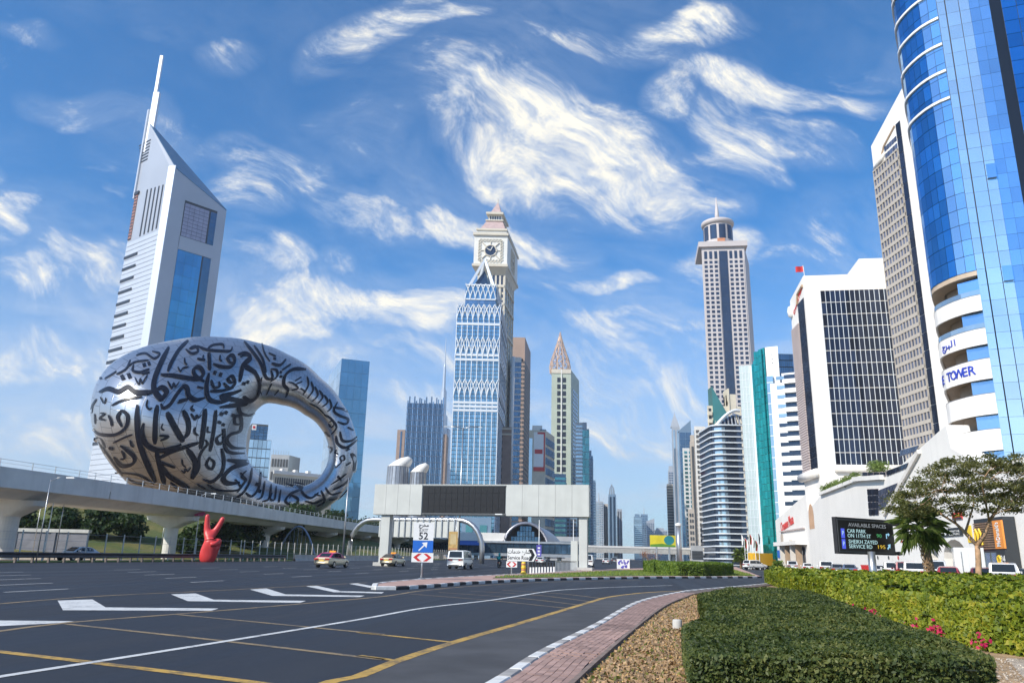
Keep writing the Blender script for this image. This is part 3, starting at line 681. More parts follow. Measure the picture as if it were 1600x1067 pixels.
# outward-facing check is not needed: both sides shade alike
mat('calligraphy_glass', (.004, .006, .016), .35, 0, .0, spec=.25); mat('bright_steel', (.75, .76, .78), .25, .9, .0)
SA = [ # (width, points) traced in the 3.81x enlargement with origin (140,520)
 (30,[(472,82),(425,175),(388,270),(385,335),(425,388),(458,352),(430,322),(388,345)]),(22,[(588,42),(535,95),(492,165),(465,228)]),(25,[(55,352),(110,332),(170,348),(225,322),(270,350),(340,352),(395,342)]),
 (26,[(185,268),(205,258)]),(26,[(225,258),(245,250)]),(18,[(315,192),(335,186)]),(18,[(345,184),(362,178)]),(9,[(268,262),(290,302),(302,272),(312,296),(345,246)]),
 (20,[(422,246),(500,252),(600,268),(655,270),(678,240),(655,202),(622,214),(628,250),(685,288)]),(10,[(465,285),(490,328),(500,298),(512,318),(535,288)]),(8,[(525,200),(542,228),(556,208),(590,200)]),
 (20,[(710,115),(714,170),(716,222)]),(17,[(736,182),(790,200),(845,198),(864,165),(850,130),(822,148),(838,176),(862,172)]),
 (12,[(572,95),(605,120),(645,108),(630,78),(598,92),(640,82)]),(13,[(640,75),(690,96),(760,104),(835,106),(850,82)]),(11,[(700,96),(730,72),(790,66),(800,92)]),
 (24,[(425,420),(440,446),(480,425),(520,365),(560,318),(582,330),(592,372),(632,398),(690,385)]),(22,[(712,238),(698,320),(712,390),(770,412),(830,402)]),(26,[(905,340),(860,358),(790,378),(850,395),(935,416),(860,432),(780,442)]),
 (13,[(725,278),(742,322),(775,318),(772,288)]),(17,[(800,296),(835,330),(866,300),(850,256),(826,274),(845,296),(864,288)]),(17,[(720,345),(790,344),(858,326)]),(20,[(738,232),(756,240)]),(20,[(772,244),(790,250)]),
 (17,[(882,128),(925,118),(955,142),(912,190),(896,292)]),(20,[(912,182),(950,208),(995,240)]),(12,[(128,432),(200,398),(312,376)]),
 (13,[(8,478),(16,432),(40,392)]),(9,[(28,480),(32,542)]),(12,[(62,478),(86,482),(58,508),(92,520)]),(12,[(110,490),(124,520),(130,556)]),(18,[(18,572),(60,604),(150,606),(212,562),(222,492),(190,466),(164,502),(190,560)]),
 (12,[(138,656),(200,626),(256,604)]),(28,[(284,426),(280,520),(292,640),(332,760),(392,892)]),(30,[(404,428),(392,520),(388,664)]),(26,[(322,536),(310,602),(344,672),(424,702),(510,682),(548,664)]),
 (30,[(462,470),(500,546),(560,650)]),(28,[(582,690),(622,750),(632,802),(606,870)]),(24,[(558,458),(590,530),(588,596),(562,630)]),(22,[(408,752),(480,712),(560,684),(655,652)]),
 (26,[(396,700),(418,800),(446,905)]),(24,[(404,762),(466,846),(530,890),(596,925)]),(14,[(420,770),(470,790),(512,802)]),(24,[(692,450),(682,560),(664,692)]),(18,[(756,458),(742,580),(720,706)]),
 (14,[(690,634),(706,662),(682,690),(656,740),(650,810),(616,872)]),(17,[(905,545),(868,540),(868,500),(900,498),(906,545),(896,586),(842,604),(820,640),(856,682),(930,686)]),(18,[(848,488),(866,494)]),
 (18,[(780,478),(798,486)]),(18,[(806,470),(822,478)]),(16,[(766,528),(784,536)]),(16,[(790,544),(806,550)]),(17,[(796,598),(760,628),(772,660),(802,640),(800,570),(808,676),(842,712),(925,716)]),
 (13,[(720,735),(698,785),(728,812),(744,772),(712,742)]),(18,[(676,872),(730,886),(786,836),(802,764),(788,686)]),(26,[(820,756),(880,764),(938,772),(856,800),(800,856),(820,894),(896,890)]),(14,[(936,818),(908,850),(930,872),(916,900),(880,950)]),
 (14,[(530,402),(584,394),(524,416)]),(14,[(414,612),(470,618),(420,642)]),(24,[(24,632),(60,642),(84,690)]),(20,[(142,738),(190,792),(252,782),(264,742),(210,690),(180,672)]),(18,[(112,684),(142,692)]),(12,[(190,700),(206,746),(180,752)]),
 (9,[(150,832),(230,838),(300,852),(384,900)]),(13,[(262,186),(256,222),(300,232),(356,212)]),(10,[(308,242),(358,232)]),(11,[(158,246),(216,212),(242,158)]),(10,[(88,272),(130,246),(160,226)]),(11,[(276,132),(330,120),(384,150),(416,122),(372,108)]),(12,[(58,270),(72,268)]),(9,[(226,202),(268,172),(352,160)]),
 (9,[(566,148),(568,176),(582,188)]),(9,[(678,130),(676,156),(688,164)]),(9,[(778,130),(776,158),(790,166)]),(11,[(346,396),(338,430),(352,452),(374,446)]),(10,[(438,538),(428,566),(446,580)]),(10,[(618,428),(608,448),(628,464)]),(10,[(632,560),(628,592),(650,612)]),
 (10,[(606,478),(632,516),(640,488),(650,506),(668,486)]),(9,[(545,818),(566,834),(572,808),(584,824),(606,800)]),(9,[(706,556),(704,586),(722,592)]),(10,[(240,636),(246,668),(262,680)]),(9,[(346,752),(352,778),(366,790)]),(9,[(552,752),(556,784),(574,800)]),
 (8,[(62,380),(84,418),(96,384)]),(10,[(80,690),(130,760),(196,850)]),(9,[(60,662),(90,720)]),(12,[(640,152),(690,160)]),(9,[(640,320),(680,328)]),(13,[(880,440),(900,480),(950,492),(985,478)]),(14,[(916,380),(950,410),(985,400)]),(18,[(912,300),(930,304)]),(18,[(936,290),(950,296)]),
 (12,[(700,900),(760,935),(860,940),(900,925)]),(10,[(640,900),(690,930)]),(12,[(480,890),(520,925)]),(9,[(220,860),(262,890),(330,905)])]
SB = [ # origin (360,520), 3.8125x
 (14,[(58,142),(98,128),(122,158),(82,198),(60,292)]),(17,[(88,208),(150,240),(176,310),(160,380),(122,402),(84,376)]),(15,[(82,48),(130,108),(180,180),(216,268),(252,268),(244,222)]),(11,[(140,72),(190,150),(214,236)]),(14,[(246,180),(298,190),(332,154)]),
 (12,[(308,222),(362,184)]),(12,[(256,150),(272,154)]),(12,[(294,230),(308,236)]),(12,[(296,256),(310,262)]),(11,[(240,214),(276,220),(280,258),(238,292)]),(17,[(452,216),(380,214),(330,250),(320,306),(342,340),(330,386)]),
 (9,[(346,292),(378,302),(404,330),(366,342)]),(9,[(458,258),(466,310),(432,372)]),(9,[(482,288),(494,340),(458,392)]),(9,[(504,318),(522,370),(484,412)]),(9,[(530,340),(552,380),(520,424)]),(9,[(560,368),(582,410),(546,442)]),(9,[(590,392),(604,440),(578,470)]),
 (8,[(384,286),(424,262)]),(8,[(390,306),(430,288)]),(11,[(640,410),(618,462),(650,490),(702,512),(690,542),(640,528)]),(10,[(612,442),(672,452),(700,470)]),(12,[(556,486),(600,512),(632,560),(600,604)]),(10,[(584,534),(606,524),(618,544),(600,562),(584,540)]),
 (14,[(654,586),(668,640),(722,642),(756,616)]),(16,[(628,612),(640,662),(694,682),(756,636)]),(20,[(722,716),(744,760),(738,832)]),(9,[(652,760),(680,756),(676,730),(652,742),(660,770),(622,802)]),(8,[(630,694),(622,714),(642,718)]),(9,[(580,676),(602,690),(592,716)]),
 (13,[(130,800),(118,880),(78,952),(18,992)]),(14,[(182,828),(170,920),(130,972),(92,950)]),(11,[(206,880),(190,972),(160,990)]),(12,[(244,898),(232,984),(192,1004)]),(10,[(274,910),(264,990),(238,986),(250,950)]),(10,[(300,932),(290,1010)]),(16,[(150,896),(168,902)]),(16,[(168,936),(184,942)]),
 (13,[(328,896),(380,912),(428,922),(356,958),(330,1004),(384,1028),(404,990),(366,966),(352,984)]),(12,[(416,926),(440,962),(482,982),(526,948)]),(11,[(446,1000),(500,1014),(556,990)]),(11,[(540,936),(562,1000),(516,1036)]),(10,[(566,918),(602,962),(664,948)]),(9,[(600,902),(650,872),(694,838)]),
 (11,[(616,934),(680,902),(714,866)]),(10,[(586,994),(650,982),(704,926)]),(14,[(52,432),(64,476),(112,494)]),(8,[(188,60),(204,120),(236,170)]),(8,[(228,118),(272,138)]),(8,[(420,330),(452,352)]),(8,[(700,560),(736,580)]),(9,[(690,700),(712,690)]),(8,[(690,790),(720,770)]),(9,[(560,590),(590,620)]),
 (8,[(190,262),(176,330),(188,370)]),(8,[(248,300),(214,372)]),(8,[(290,340),(262,372)]),(8,[(470,420),(520,446),(560,486)]),(9,[(60,830),(100,880)]),(9,[(30,870),(70,920)]),(8,[(380,890),(440,900)]),(10,[(640,850),(660,880)]),(9,[(500,960),(540,970)]),(8,[(420,1020),(460,1036)])]
def stroke(S, ox, oy, k):
    for wd, pts in S:
        c = catmull([Vector(((ox + x / k), (oy + y / k))) for x, y in pts], 1.6); n = len(c)
        if n < 3: c = [c[0], c[0].lerp(c[-1], .5), c[-1]]; n = 3
        dot = len(pts) == 2 and (Vector(pts[0]) - Vector(pts[1])).length < 26
        def strip(grow, lift, dx=0., dy=0.):
            L, Rr = [], []
            for i, p in enumerate(c):
                t = (c[min(i + 1, n - 1)] - c[max(i - 1, 0)]).normalized(); nn = Vector((-t.y, t.x))
                e = min(i, n - 1 - i) / max(1, n - 1) * 2; ta = 1.0 if dot else .45 + .55 * min(1, e * 3.0)
                # reed-pen nib held at a slant: strokes swell and thin with direction
                nib = 1.0 if dot else .72 + .34 * abs(t.x * .77 + t.y * .64)
                h = wd / k / 2 * 1.18 * ta * nib + grow
                a, b = p + nn * h, p - nn * h
                L.append(ring_point(a.x + dx, a.y + dy, lift)); Rr.append(ring_point(b.x + dx, b.y + dy, lift))
            m_ = MB(); m_.add(L + Rr, [(i, i + 1, n + i + 1, n + i) for i in range(n - 1)]); return m_
        o = strip(0, .30).build('calligraphy_window', 'calligraphy_glass', mus)
        strip(.30, .17, -.10, .22).build('window_frame', 'bright_steel', o)
stroke(SA, 140, 520, 3.81); stroke(SB, 360, 520, 3.8125)
MB().lathe([(17, 3), (15, 8), (14, 13.5)], (-88, 255), 40).build('podium', 'grey_wall', mus, smooth=True)

# ------------------------------------------------------------------ tall office tower with a slanting roof and mast
def cA(x, y): return 120 + x / 2.1333, 60 + y / 2.1333
t = thing('spire_tower', 'tall silver triangular tower with slanting roof, mast and blue recessed glazing', 'tower', (-270, 545, 0))
mat('tower_silver', (.42, .45, .50), .38, .3, .05, .03); mat('tower_pale', (.55, .585, .64), .35, .3, .04, .03); mat('tower_louver', (.40, .46, .54), .3, .5, .05, .1); mat('slot_dark', (.02, .025, .035), .4, 0, 0)
def TP(px, py, Y): a = az(px, py); return Vector((a * Y, Y)), at(px, py, Y).z
(L_, zl), (K1, zk1), (K2, zk2), (Rr_, zr) = TP(231, 189, 560), TP(265, 260, 532), TP(275, 264, 530), TP(354, 330, 562)
MB().prism([L_, K1, K2, Rr_], 0, [zl, zk1, zk2, zr]).build('tower_body', 'tower_silver', t)
fl, fs_, fr = Face(L_, K1), Face(K1, K2), Face(K2, Rr_)
fs_.rect('corner_strip', 'tower_pale', t, 0, fs_.L, 0, zk1 - .5, .05, 1.0)
MB().add([(L_.x, L_.y, zl + 1.), (K2.x, K2.y, zk2 + 1.), (Rr_.x, Rr_.y, zr + 1.), (L_.x, L_.y, zl + .2), (K2.x, K2.y, zk2 + .2), (Rr_.x, Rr_.y, zr + .2)], [(0, 1, 2), (5, 4, 3), (0, 3, 4, 1), (1, 4, 5, 2), (2, 5, 3, 0)]).build('roof', glass('roof_glass', (.16, .26, .34), .2, .6), t)
# louvred west face: bands, dark slots along its outer edge
u, zt = fl.hit(*cA(150, 690)); nb = 58
for k in range(nb):
    z0 = 8 + (zt - 8) * k / nb; fl.rect('louver', 'tower_pale', t, .3, fl.L - .4, z0, z0 + (zt - 8) / nb * .84, .02, .3)
for k in range(17):
    u0, z0 = fl.hit(*cA(160 - k * 6.1, 735 + k * 38.5))
    if z0 > 12: fl.rect('slot', 'slot_dark', t, .2, fl.L * .42, z0 - 1.0, z0 + 1.2, .5, .8)
for k in range(5):
    ua, za = fl.hit(*cA(236 + k * 13, 505 - k * 4)); ub, zb = fl.hit(*cA(222 + k * 13, 655 - k * 6)); fl.rect('tall_slot', 'slot_dark', t, ua - .75, ua + .75, zb, za, .02, .35)
for k in range(7):
    ua, za = fl.hit(*cA(208 + k, 360 + k * 9)); ub, _ = fl.hit(*cA(246, 355)); fl.rect('roof_louver', 'slot_dark', t, ua, max(ua + 3, ub - 1), za - .5, za + .6, .02, .3)
ua, za = fl.hit(*cA(196, 525)); ub, zb = fl.hit(*cA(186, 668))
fl.rect('service_bay', mat('rust_lattice', (.30, .14, .11), .7, 0, .3, .5), t, .4, 5.0, zb, za, .05, .4)
for k in range(14): fl.rect('bay_rung', 'slot_dark', t, .5, 4.9, zb + (za - zb) * k / 14, zb + (za - zb) * (k + .35) / 14, .42, .6)
fl.rect('ledge', 'slot_dark', t, .2, 6.5, za, za + 2.5, .05, 1.2)
# glazed recess on the street face
u0, _ = fr.hit(*cA(352, 600)); u1, _ = fr.hit(*cA(463, 620)); z0, zt = 20, fr.hit(*cA(366, 505))[1]
zt2 = fr.hit(*cA(462, 575))[1]
zA, zB = fr.hit(*cA(345, 655))[1], fr.hit(*cA(340, 690))[1]
fr.rect('recess', 'slot_dark', t, u0, u1, z0, zt2, .02, .1)
w_ = u1 - u0
glass('tower_glass', (.05, .32, .55), .04, .85, .06); glass('tower_glass_dim', (.05, .17, .28), .05, .8, .06)
for a_, b_, mt_ in ((0, .48, 'tower_glass'), (.48, .72, 'tower_glass'), (.76, 1, 'tower_glass_dim')):
    fr.panes(t, u0 + w_ * a_, u0 + w_ * b_, z0, zB - 3, 2, 20, .98, .985, .15, mt_, 'pane', .12)
fr.rect('cross_band', 'tower_silver', t, u0, u1, zB - 3, zA - 1, .12, .9)
mat('sunset_panel', (.36, .34, .42), .3, .5, .1, .2)
fr.panes(t, u0 + w_ * .02, u0 + w_ * .76, zA - .5, zt2 - 2, 5, 9, .95, .9, .15, 'sunset_panel', 'panel', .12)
fr.panes(t, u0 + w_ * .8, u1, zA - .5, zt2 - 2, 1, 9, .95, .95, .15, 'tower_glass_dim', 'pane', .12)
ms = MB(); mz = [at(*cA(*q), 558) for q in ((262, 57), (240, 180), (247, 180), (228, 300), (200, 440))]
b0 = L_ + Vector((3.2, -1.0))
MB().prism([b0 + Vector((-1.2, -1.5)), b0 + Vector((3.6, -1.5)), b0 + Vector((3.6, 1.5)), b0 + Vector((-1.2, 1.5))], zl - 30, mz[1].z).build('mast_base', 'tower_pale', t)
MB().prism([b0 + Vector((-1.1, -1)), b0 + Vector((1.4, -1)), b0 + Vector((1.4, 1)), b0 + Vector((-1.1, 1))], mz[1].z, mz[0].z).build('mast', 'tower_pale', t)
fl.rect('edge_fin', 'tower_pale', t, -1.2, .8, zl - 70, zl + 10, -.5, 1.2)

# ------------------------------------------------------------------ slab of faceted glass behind the ring
def block(name, label, cat, pts, z, z0=0., mt='glass_blue', base=None, group=None):
    """plan polygon tower; pts plan points"""
    c = sum((P2(p) for p in pts), Vector((0, 0))) / len(pts); t = thing(name, label, cat, (c.x, c.y, z0), group)
    MB().prism([P2(p) for p in pts], z0, z).build('tower_body', mt, t); return t
def pz(px, py, Y): return at(px, py, Y).z
def pp(px, py, Y): q = at(px, py, Y); return Vector((q.x, q.y))
Y_ = 430
A, B, D = pp(534, 562, Y_), pp(578, 562, Y_ + 6), pp(517, 562, Y_ + 46)
zt = pz(534, 560, Y_)
t = block('glass_slab_tower', 'plain blue glass slab tower beside the thin side of the ring museum', 'tower', [A, B, B + D - A, D], zt, mt='dark_grey')
glass('slab_glass', (.15, .32, .46), .05, .85, .05)
f1, f2 = Face(A, B), Face(D, A)
f1.panes(t, 0, f1.L, 0, zt, 4, 14, .985, .985, .12, 'slab_glass', 'pane', .02, tilt=.004)
f2.panes(t, 0, f2.L, 0, zt, 4, 14, .985, .985, .12, 'glass_pale', 'pane', .02, tilt=.004)
# seen through the ring: glass tower, a block under construction, a long pale building
A, B, D = pp(392, 668, 420), pp(426, 672, 424), pp(386, 668, 440); zt = pz(410, 662, 420); zm = pz(410, 686, 420)
t = block('stepped_glass_tower', 'stepped blue-grey glass tower seen through the ring museum', 'tower', [A, B, B + (D - A), D], zm, mt='dark_grey')
f = Face(A, B); f.panes(t, 0, f.L, 0, zm, 5, 12, .92, .9, .15, 'glass_pale', 'pane', .02)
boxb(t, 'upper_tower', 'dark_grey', A + (B - A) * .02, A + (B - A) * .78, D + (B - A) * .02, zm, zt)
f = Face(A + (B - A) * .02, A + (B - A) * .78); f.panes(t, 0, f.L, zm, zt - 1, 4, 4, .92, .9, .15, 'glass_deep', 'pane', .02)
f.rect('roof_sign', 'white_paint', t, .3, 2.6, zt - 3.5, zt - .4, .2, .5); f.rect('roof_emblem', 'red_paint', t, .8, 2.0, zt - 2.6, zt - 1.3, .5, .6)
A, B = pp(424, 712, 470), pp(452, 714, 472); zt = pz(438, 710, 470)
t = block('unfinished_block', 'grey concrete block under construction seen through the ring museum', 'building', [A, B, B + Vector((3, 14)), A + Vector((3, 14))], zt, mt='grey_wall')
f = Face(A, B); f.panes(t, .3, f.L - .3, 2, zt - 1, 6, 7, .62, .6, .2, 'dark_grey', 'opening', .02, minpx=4)
for k in range(7): p = f.P(f.L * (k + .5) / 7, zt - .2, -2); MB().tube([p, p + Vector((0, 0, 3.2))], .12, 4).build('rebar_post', 'steel', t)
A, B = pp(428, 740, 380), pp(500, 747, 396); zt = pz(440, 736, 380)
t = block('long_pale_building', 'long cream colonnaded building seen through the ring museum', 'building', [A, B, B + Vector((3, 16)), A + Vector((3, 16))], zt, mt='cream_wall')
f = Face(A, B); f.panes(t, .5, f.L - .5, zt - 9, zt - 2.5, 20, 1, .5, .9, .3, 'dark_grey', 'window', .02, minpx=3); f.rect('parapet', 'white_wall', t, -.3, f.L + .3, zt - 1.2, zt + .4, .05, .5)
for k in range(3): f.rect('roof_box', 'white_wall', t, f.L * (.2 + .28 * k), f.L * (.26 + .28 * k), zt, zt + 1.8, -5, -2)
# ------------------------------------------------------------------ metro viaduct
mat('viaduct_concrete', (.66, .65, .62), .7, 0, .08, .3, streak=.3)
via = thing('metro_viaduct', 'pale concrete elevated metro viaduct on flared piers', 'viaduct', (-50, 100, 0))
vp = catmull([Vector(p) for p in ((-62, 30), (-54.5, 58), (-50.6, 77.2), (-48.5, 88), (-46.4, 104), (-44.6, 131), (-42.6, 170), (-38, 220), (-28, 280), (-10, 350), (16, 430))], 3.0)
vc = offs(vp, -4.6)
sec = [(4.6, 9.0), (4.72, 9.0), (4.72, 7.0), (3.6, 6.75), (2.2, 6.1), (-2.2, 6.1), (-3.6, 6.75), (-4.72, 7.0), (-4.72, 9.0), (-4.45, 9.0), (-4.45, 7.9), (4.45, 7.9), (4.45, 9.0)]
def sweep(path, sec, z=0.):
    mb = MB(); n = len(sec); vs = []
    for i, p in enumerate(path):
        t = (path[min(i + 1, len(path) - 1)] - path[max(i - 1, 0)]).normalized(); nn = Vector((t.y, -t.x))
        vs += [(p.x + nn.x * a, p.y + nn.y * a, b + z) for a, b in sec]
    fs = [(i * n + k, (i + 1) * n + k, (i + 1) * n + (k + 1) % n, i * n + (k + 1) % n) for i in range(len(path) - 1) for k in range(n)]
    return mb.add(vs, fs)
# deck cast in spans, a thin joint between them
seg = [vc[i:i + 11] for i in range(0, len(vc) - 1, 10)]
for s_ in seg:
    if len(s_) > 1:
        q = list(s_); q[-1] = q[-1].lerp(q[-2], .015); sweep(q, sec).build('deck_span', 'viaduct_concrete', via)
rail = MB()
for p, q in zip(offs(vp, -.1)[:-1], offs(vp, -.1)[1:]): rail.tube([(p.x, p.y, 9.75), (q.x, q.y, 9.75)], .022, 4, False); rail.tube([(p.x, p.y, 9.4), (q.x, q.y, 9.4)], .015, 4, False)
rail.build('handrail', 'steel', via)
rpm = MB().box(-.04, .04, -.04, .04, 0, .8).build('handrail_post', 'steel', via); rpm.location = Vector((vp[5].x - .1, vp[5].y, 9.0)) - OFF[via]
pme_ = bpy.data.meshes.new('handrail_post'); b_ = MB().box(-.04, .04, -.04, .04, 0, .8); pme_.from_pydata(b_.v, [], b_.f); pme_.materials.append(MATS['steel']); rpm.data = pme_
for p in offs(vp, -.1)[6:60]: inst('handrail_post', pme_, via, (p.x, p.y, 9.0))
mat('pier_concrete', (.60, .59, .55), .75, 0, .08, .5, streak=.2)
def pier(px):
    best = min(vc, key=lambda p: abs(pxy((p.x, p.y, 3))[0] - px)); i = vc.index(best); t = (vc[min(i + 1, len(vc) - 1)] - vc[i - 1]).normalized(); nn = Vector((t.y, -t.x))
    mb = MB(); prof = [(0, .95, .95), (4.0, .95, .95), (4.4, 1.0, 1.0), (5.0, 2.2, 1.15), (5.55, 3.7, 1.3), (6.1, 3.9, 1.35)]; n = 20; vs = []
    for z, a, b in prof:
        for k in range(n):
            an = 6.28318 * k / n; e = .62 if z > 4.5 else 1.0; ca, sa = math.cos(an), math.sin(an)
            x = a * math.copysign(abs(ca) ** e, ca); y = b * math.copysign(abs(sa) ** e, sa); vs.append((best.x + nn.x * x + t.x * y, best.y + nn.y * x + t.y * y, z))
    fs = [(j * n + k, j * n + (k + 1) % n, (j + 1) * n + (k + 1) % n, (j + 1) * n + k) for j in range(len(prof) - 1) for k in range(n)] + [tuple(range((len(prof) - 1) * n, len(prof) * n))]
    mb.add(vs, fs).build('pier', 'pier_concrete', via, smooth=False)
for px in (22, 262, 412, 504, 556, 592, 622, 650): pier(px)

# ------------------------------------------------------------------ roadside barriers and fence
gr = thing('guardrail', 'long dark steel guardrail along the far edge of the highway', 'guardrail', (barx(80), 80, 0))
gpts = [Vector((barx(Y), Y)) for Y in np.arange(44, 126, 2.)]
mat('rail_dark', (.045, .045, .05), .5, .4, .15, 1)
sweep(gpts, [(.0, .42), (.10, .47), (.03, .66), (.10, .84), (0, .92), (-.05, .84), (-.05, .48)]).build('rail_beam', 'rail_dark', gr)
b_ = MB().box(-.09, .09, -.08, .08, 0, .86); pm = bpy.data.meshes.new('post'); pm.from_pydata(b_.v, [], b_.f); pm.materials.append(mat('post_brown', (.17, .14, .12), .7))
for p in gpts: inst('post', pm, gr, (p.x - .12, p.y, 0), -R_(9))
cb = thing('concrete_barrier', 'low grey concrete barrier on the far side of the highway beyond the guardrail', 'barrier', (barx(150), 150, 0))
cps = [Vector((barx(Y), Y)) for Y in np.arange(127, 215, 4.)]
for a, b in zip(cps[:-1], cps[1:]):
    sweep([a.lerp(b, .004), b.lerp(a, .004)], [(.3, 0), (.22, .25), (.1, .4), (.08, 1.0), (-.08, 1.0), (-.1, .4), (-.22, .25), (-.3, 0)]).build('barrier_block', 'concrete', cb)
verge = MB().prism([(barx(40) - .3, 40), (barx(230) - .3, 230), (barx(230) - 3.2, 230), (barx(40) - 3.2, 40)], -.02, .1).build('verge', 'lawn_base', kind='structure')
fn = thing('roadside_fence', 'pale wire fence on tall posts between the side road and the viaduct', 'fence', (barx(90) - 4, 90, 0))
b_ = MB().box(-.05, .05, -.05, .05, 0, 2.9); pm = bpy.data.meshes.new('post'); pm.from_pydata(b_.v, [], b_.f); pm.materials.append(MATS['concrete'])
fp = [Vector((barx(Y) - 3.7, Y)) for Y in list(np.arange(54, 118, 3.)) + list(np.arange(118, 250, 2.5))]
for p in fp: inst('post', pm, fn, (p.x, p.y, 0), -R_(9))
wr = MB()
for h in (.4, 1.2, 2.0, 2.7): wr.tube([(fp[0].x, fp[0].y, h), (fp[-1].x, fp[-1].y, h)], .012, 4, False)
wr.build('wire', 'steel', fn)

# ------------------------------------------------------------------ overhead variable-message gantry
mat('gantry_white', (.50, .51, .48), .5, 0, .05, .6, streak=.18); mat('led_black', (.012, .010, .010), .35, 0, .2, 6)
gy = thing('message_gantry', 'white overhead gantry with an unlit black message screen across the highway', 'gantry', (0, 92, 0))
A, B = P2(gp(586, 756, 9.9)), P2(gp(920, 757, 9.9)); f = Face(A, B); zb = 6.15
npan = 14
sc0, sc1 = f.hit(659, 780)[0], f.hit(790.5, 780)[0]
f.rect('beam_core', 'gantry_white', gy, 0, f.L, zb, 9.9, -1.6, -.12)
edges = [0] + [sc0 * k / 4 for k in range(1, 5)] + [sc1 + (f.L - sc1) * k / 5 for k in range(0, 6)]
for a, b in zip(edges[:-1], edges[1:]):
    if abs(a - sc0) < .01: continue
    f.rect('panel', 'gantry_white', gy, a + .012, b - .012, zb + .02, 9.88, -.12, 0)
scr = f.rect('message_screen', 'led_black', gy, sc0 + .1, sc1 - .1, zb + .28, 9.65, -.12, -.02)
ncol, nrow = 14, 4
for i in range(ncol):
    for j in range(nrow):
        w_ = (sc1 - sc0 - .3) / ncol; h_ = (9.65 - zb - .34) / nrow
        f.rect('led_module', 'led_black', scr, sc0 + .15 + i * w_ + .02, sc0 + .15 + (i + 1) * w_ - .02, zb + .31 + j * h_ + .02, zb + .31 + (j + 1) * h_ - .02, -.02, 0.015)
f.rect('screen_frame', 'dark_grey', gy, sc0, sc1, zb + .1, zb + .28, -.12, .06); f.rect('screen_frame', 'dark_grey', gy, sc0, sc1, 9.65, 9.78, -.12, .06)
uL, uR = f.hit(592, 840)[0], f.hit(904, 850)[0]
f.rect('column', 'gantry_white', gy, uL, uL + 1.15, 0, zb, -1.5, -.35); f.rect('column', 'gantry_white', gy, uR, uR + .95, 0, zb, -1.5, -.35)
f.rect('column_base', 'concrete', gy, uR - .5, uR + 1.6, 0, .42, -2.0, .2); f.rect('column_base', 'concrete', gy, uL - .5, uL + 1.7, 0, .42, -2.0, .2)
f.rect('maker_plate', 'white_paint', gy, sc1 - 1.3, sc1 - .4, zb + .13, zb + .25, .06, .075)
f.rect('cabinet', 'gantry_white', gy, uR - 1.0, uR - .2, .12, 3.4, -1.4, -.6)

# curved tubular gantry further down the road with the back of its sign boards
t = thing('tube_gantry', 'curved grey steel tube gantry carrying ribbed sign backs over the highway', 'gantry', (-24, 150, 0))
Y_ = 165; q = [pp(546, 860, Y_), pp(753, 866, Y_ - 12)]; zt = pz(650, 812, Y_ - 6)
def GP(s, z): p = q[0].lerp(q[1], s); return Vector((p.x, p.y, z))
arc = [GP(0, 0), GP(.0, zt - 5.5)] + [GP(.17 * (1 - math.cos(a)), zt - 5.5 + 5.5 * math.sin(a)) for a in np.linspace(.2, 1.57, 7)] + [GP(.83, zt)] + [GP(1 - .17 * (1 - math.sin(a)), zt - 5.5 * (1 - math.cos(a))) for a in np.linspace(.2, 1.57, 7)] + [GP(1, 0)]
MB().tube(arc, .5, 12).build('tube', 'steel', t, smooth=True)
f = Face(GP(.24, 0), GP(.84, 0)); f.rect('sign_back', 'gantry_white', t, 0, f.L, zt - 3.4, zt - .3, .55, .75)
for k in range(13): f.rect('rib', 'steel', t, f.L * (k + .3) / 13, f.L * (k + .45) / 13, zt - 3.5, zt + .3, .75, 1.0)

# ------------------------------------------------------------------ metro station shell, footbridge and station wings
t = thing('metro_station', 'golden-grey shell-roofed metro station with a dark glazed end', 'station', (0, 300, 0))
Y_ = 300; c0_, c1_ = pp(784, 862, Y_), pp(858, 866, Y_); zs = pz(818, 817, Y_); cx = (c0_ + c1_) / 2; hw = (c1_ - c0_).length / 2
vs, fs = [], []; na, nl = 24, 10
for j in range(nl + 1):
    d_ = j / nl; sc_ = math.sqrt(max(.05, 1 - (d_ * .9) ** 2))
    for i in range(na + 1):
        a = math.pi * i / na; vs.append((cx.x - hw * math.cos(a) * sc_ + d_ * 16, cx.y + d_ * 70, 1 + (zs - 1) * math.sin(a) ** .8 * sc_))
for j in range(nl):
    for i in range(na): k = j * (na + 1) + i; fs.append((k, k + 1, k + na + 2, k + na + 1))
MB().add(vs, fs).build('roof_shell', mat('shell_metal', (.36, .36, .40), .35, .6, .1, .3), t, smooth=True)
rim = MB().tube([(cx.x - hw * math.cos(math.pi * i / na), cx.y - .2, 1 + (zs - 1) * math.sin(math.pi * i / na) ** .8) for i in range(na + 1)], .55, 8).build('roof_rim', 'shell_metal', t, smooth=True)
f = Face(cx + Vector((-hw, 1.5)), cx + Vector((hw, 1.5))); ncg = 16
for i in range(ncg):
    for j in range(6):
        a0, a1 = i / ncg, (i + 1) / ncg; h = 1 + (zs - 1) * min(math.sin(math.pi * max(.02, a0)), math.sin(math.pi * min(.98, a1))) ** .8
        z0, z1 = 1 + (zs - 2) * j / 6, 1 + (zs - 2) * (j + 1) / 6
        if z1 < h: f.rect('pane', 'glass_deep', t, a0 * f.L + .08, a1 * f.L - .08, z0 + .08, z1 - .08, 0, .1)
f.rect('entrance_wing', 'white_wall', t, -20, 1.5, pz(770, 845, 300), pz(770, 832, 300), -2, 1.2)
f.rect('station_sign', 'blue_paint', t, -17, -2.5, pz(770, 852, 300), pz(770, 845, 300), .5, 1.0)
t = thing('covered_footbridge', 'dark glazed covered footbridge crossing the highway to the metro station', 'footbridge', (20, 296, 0))
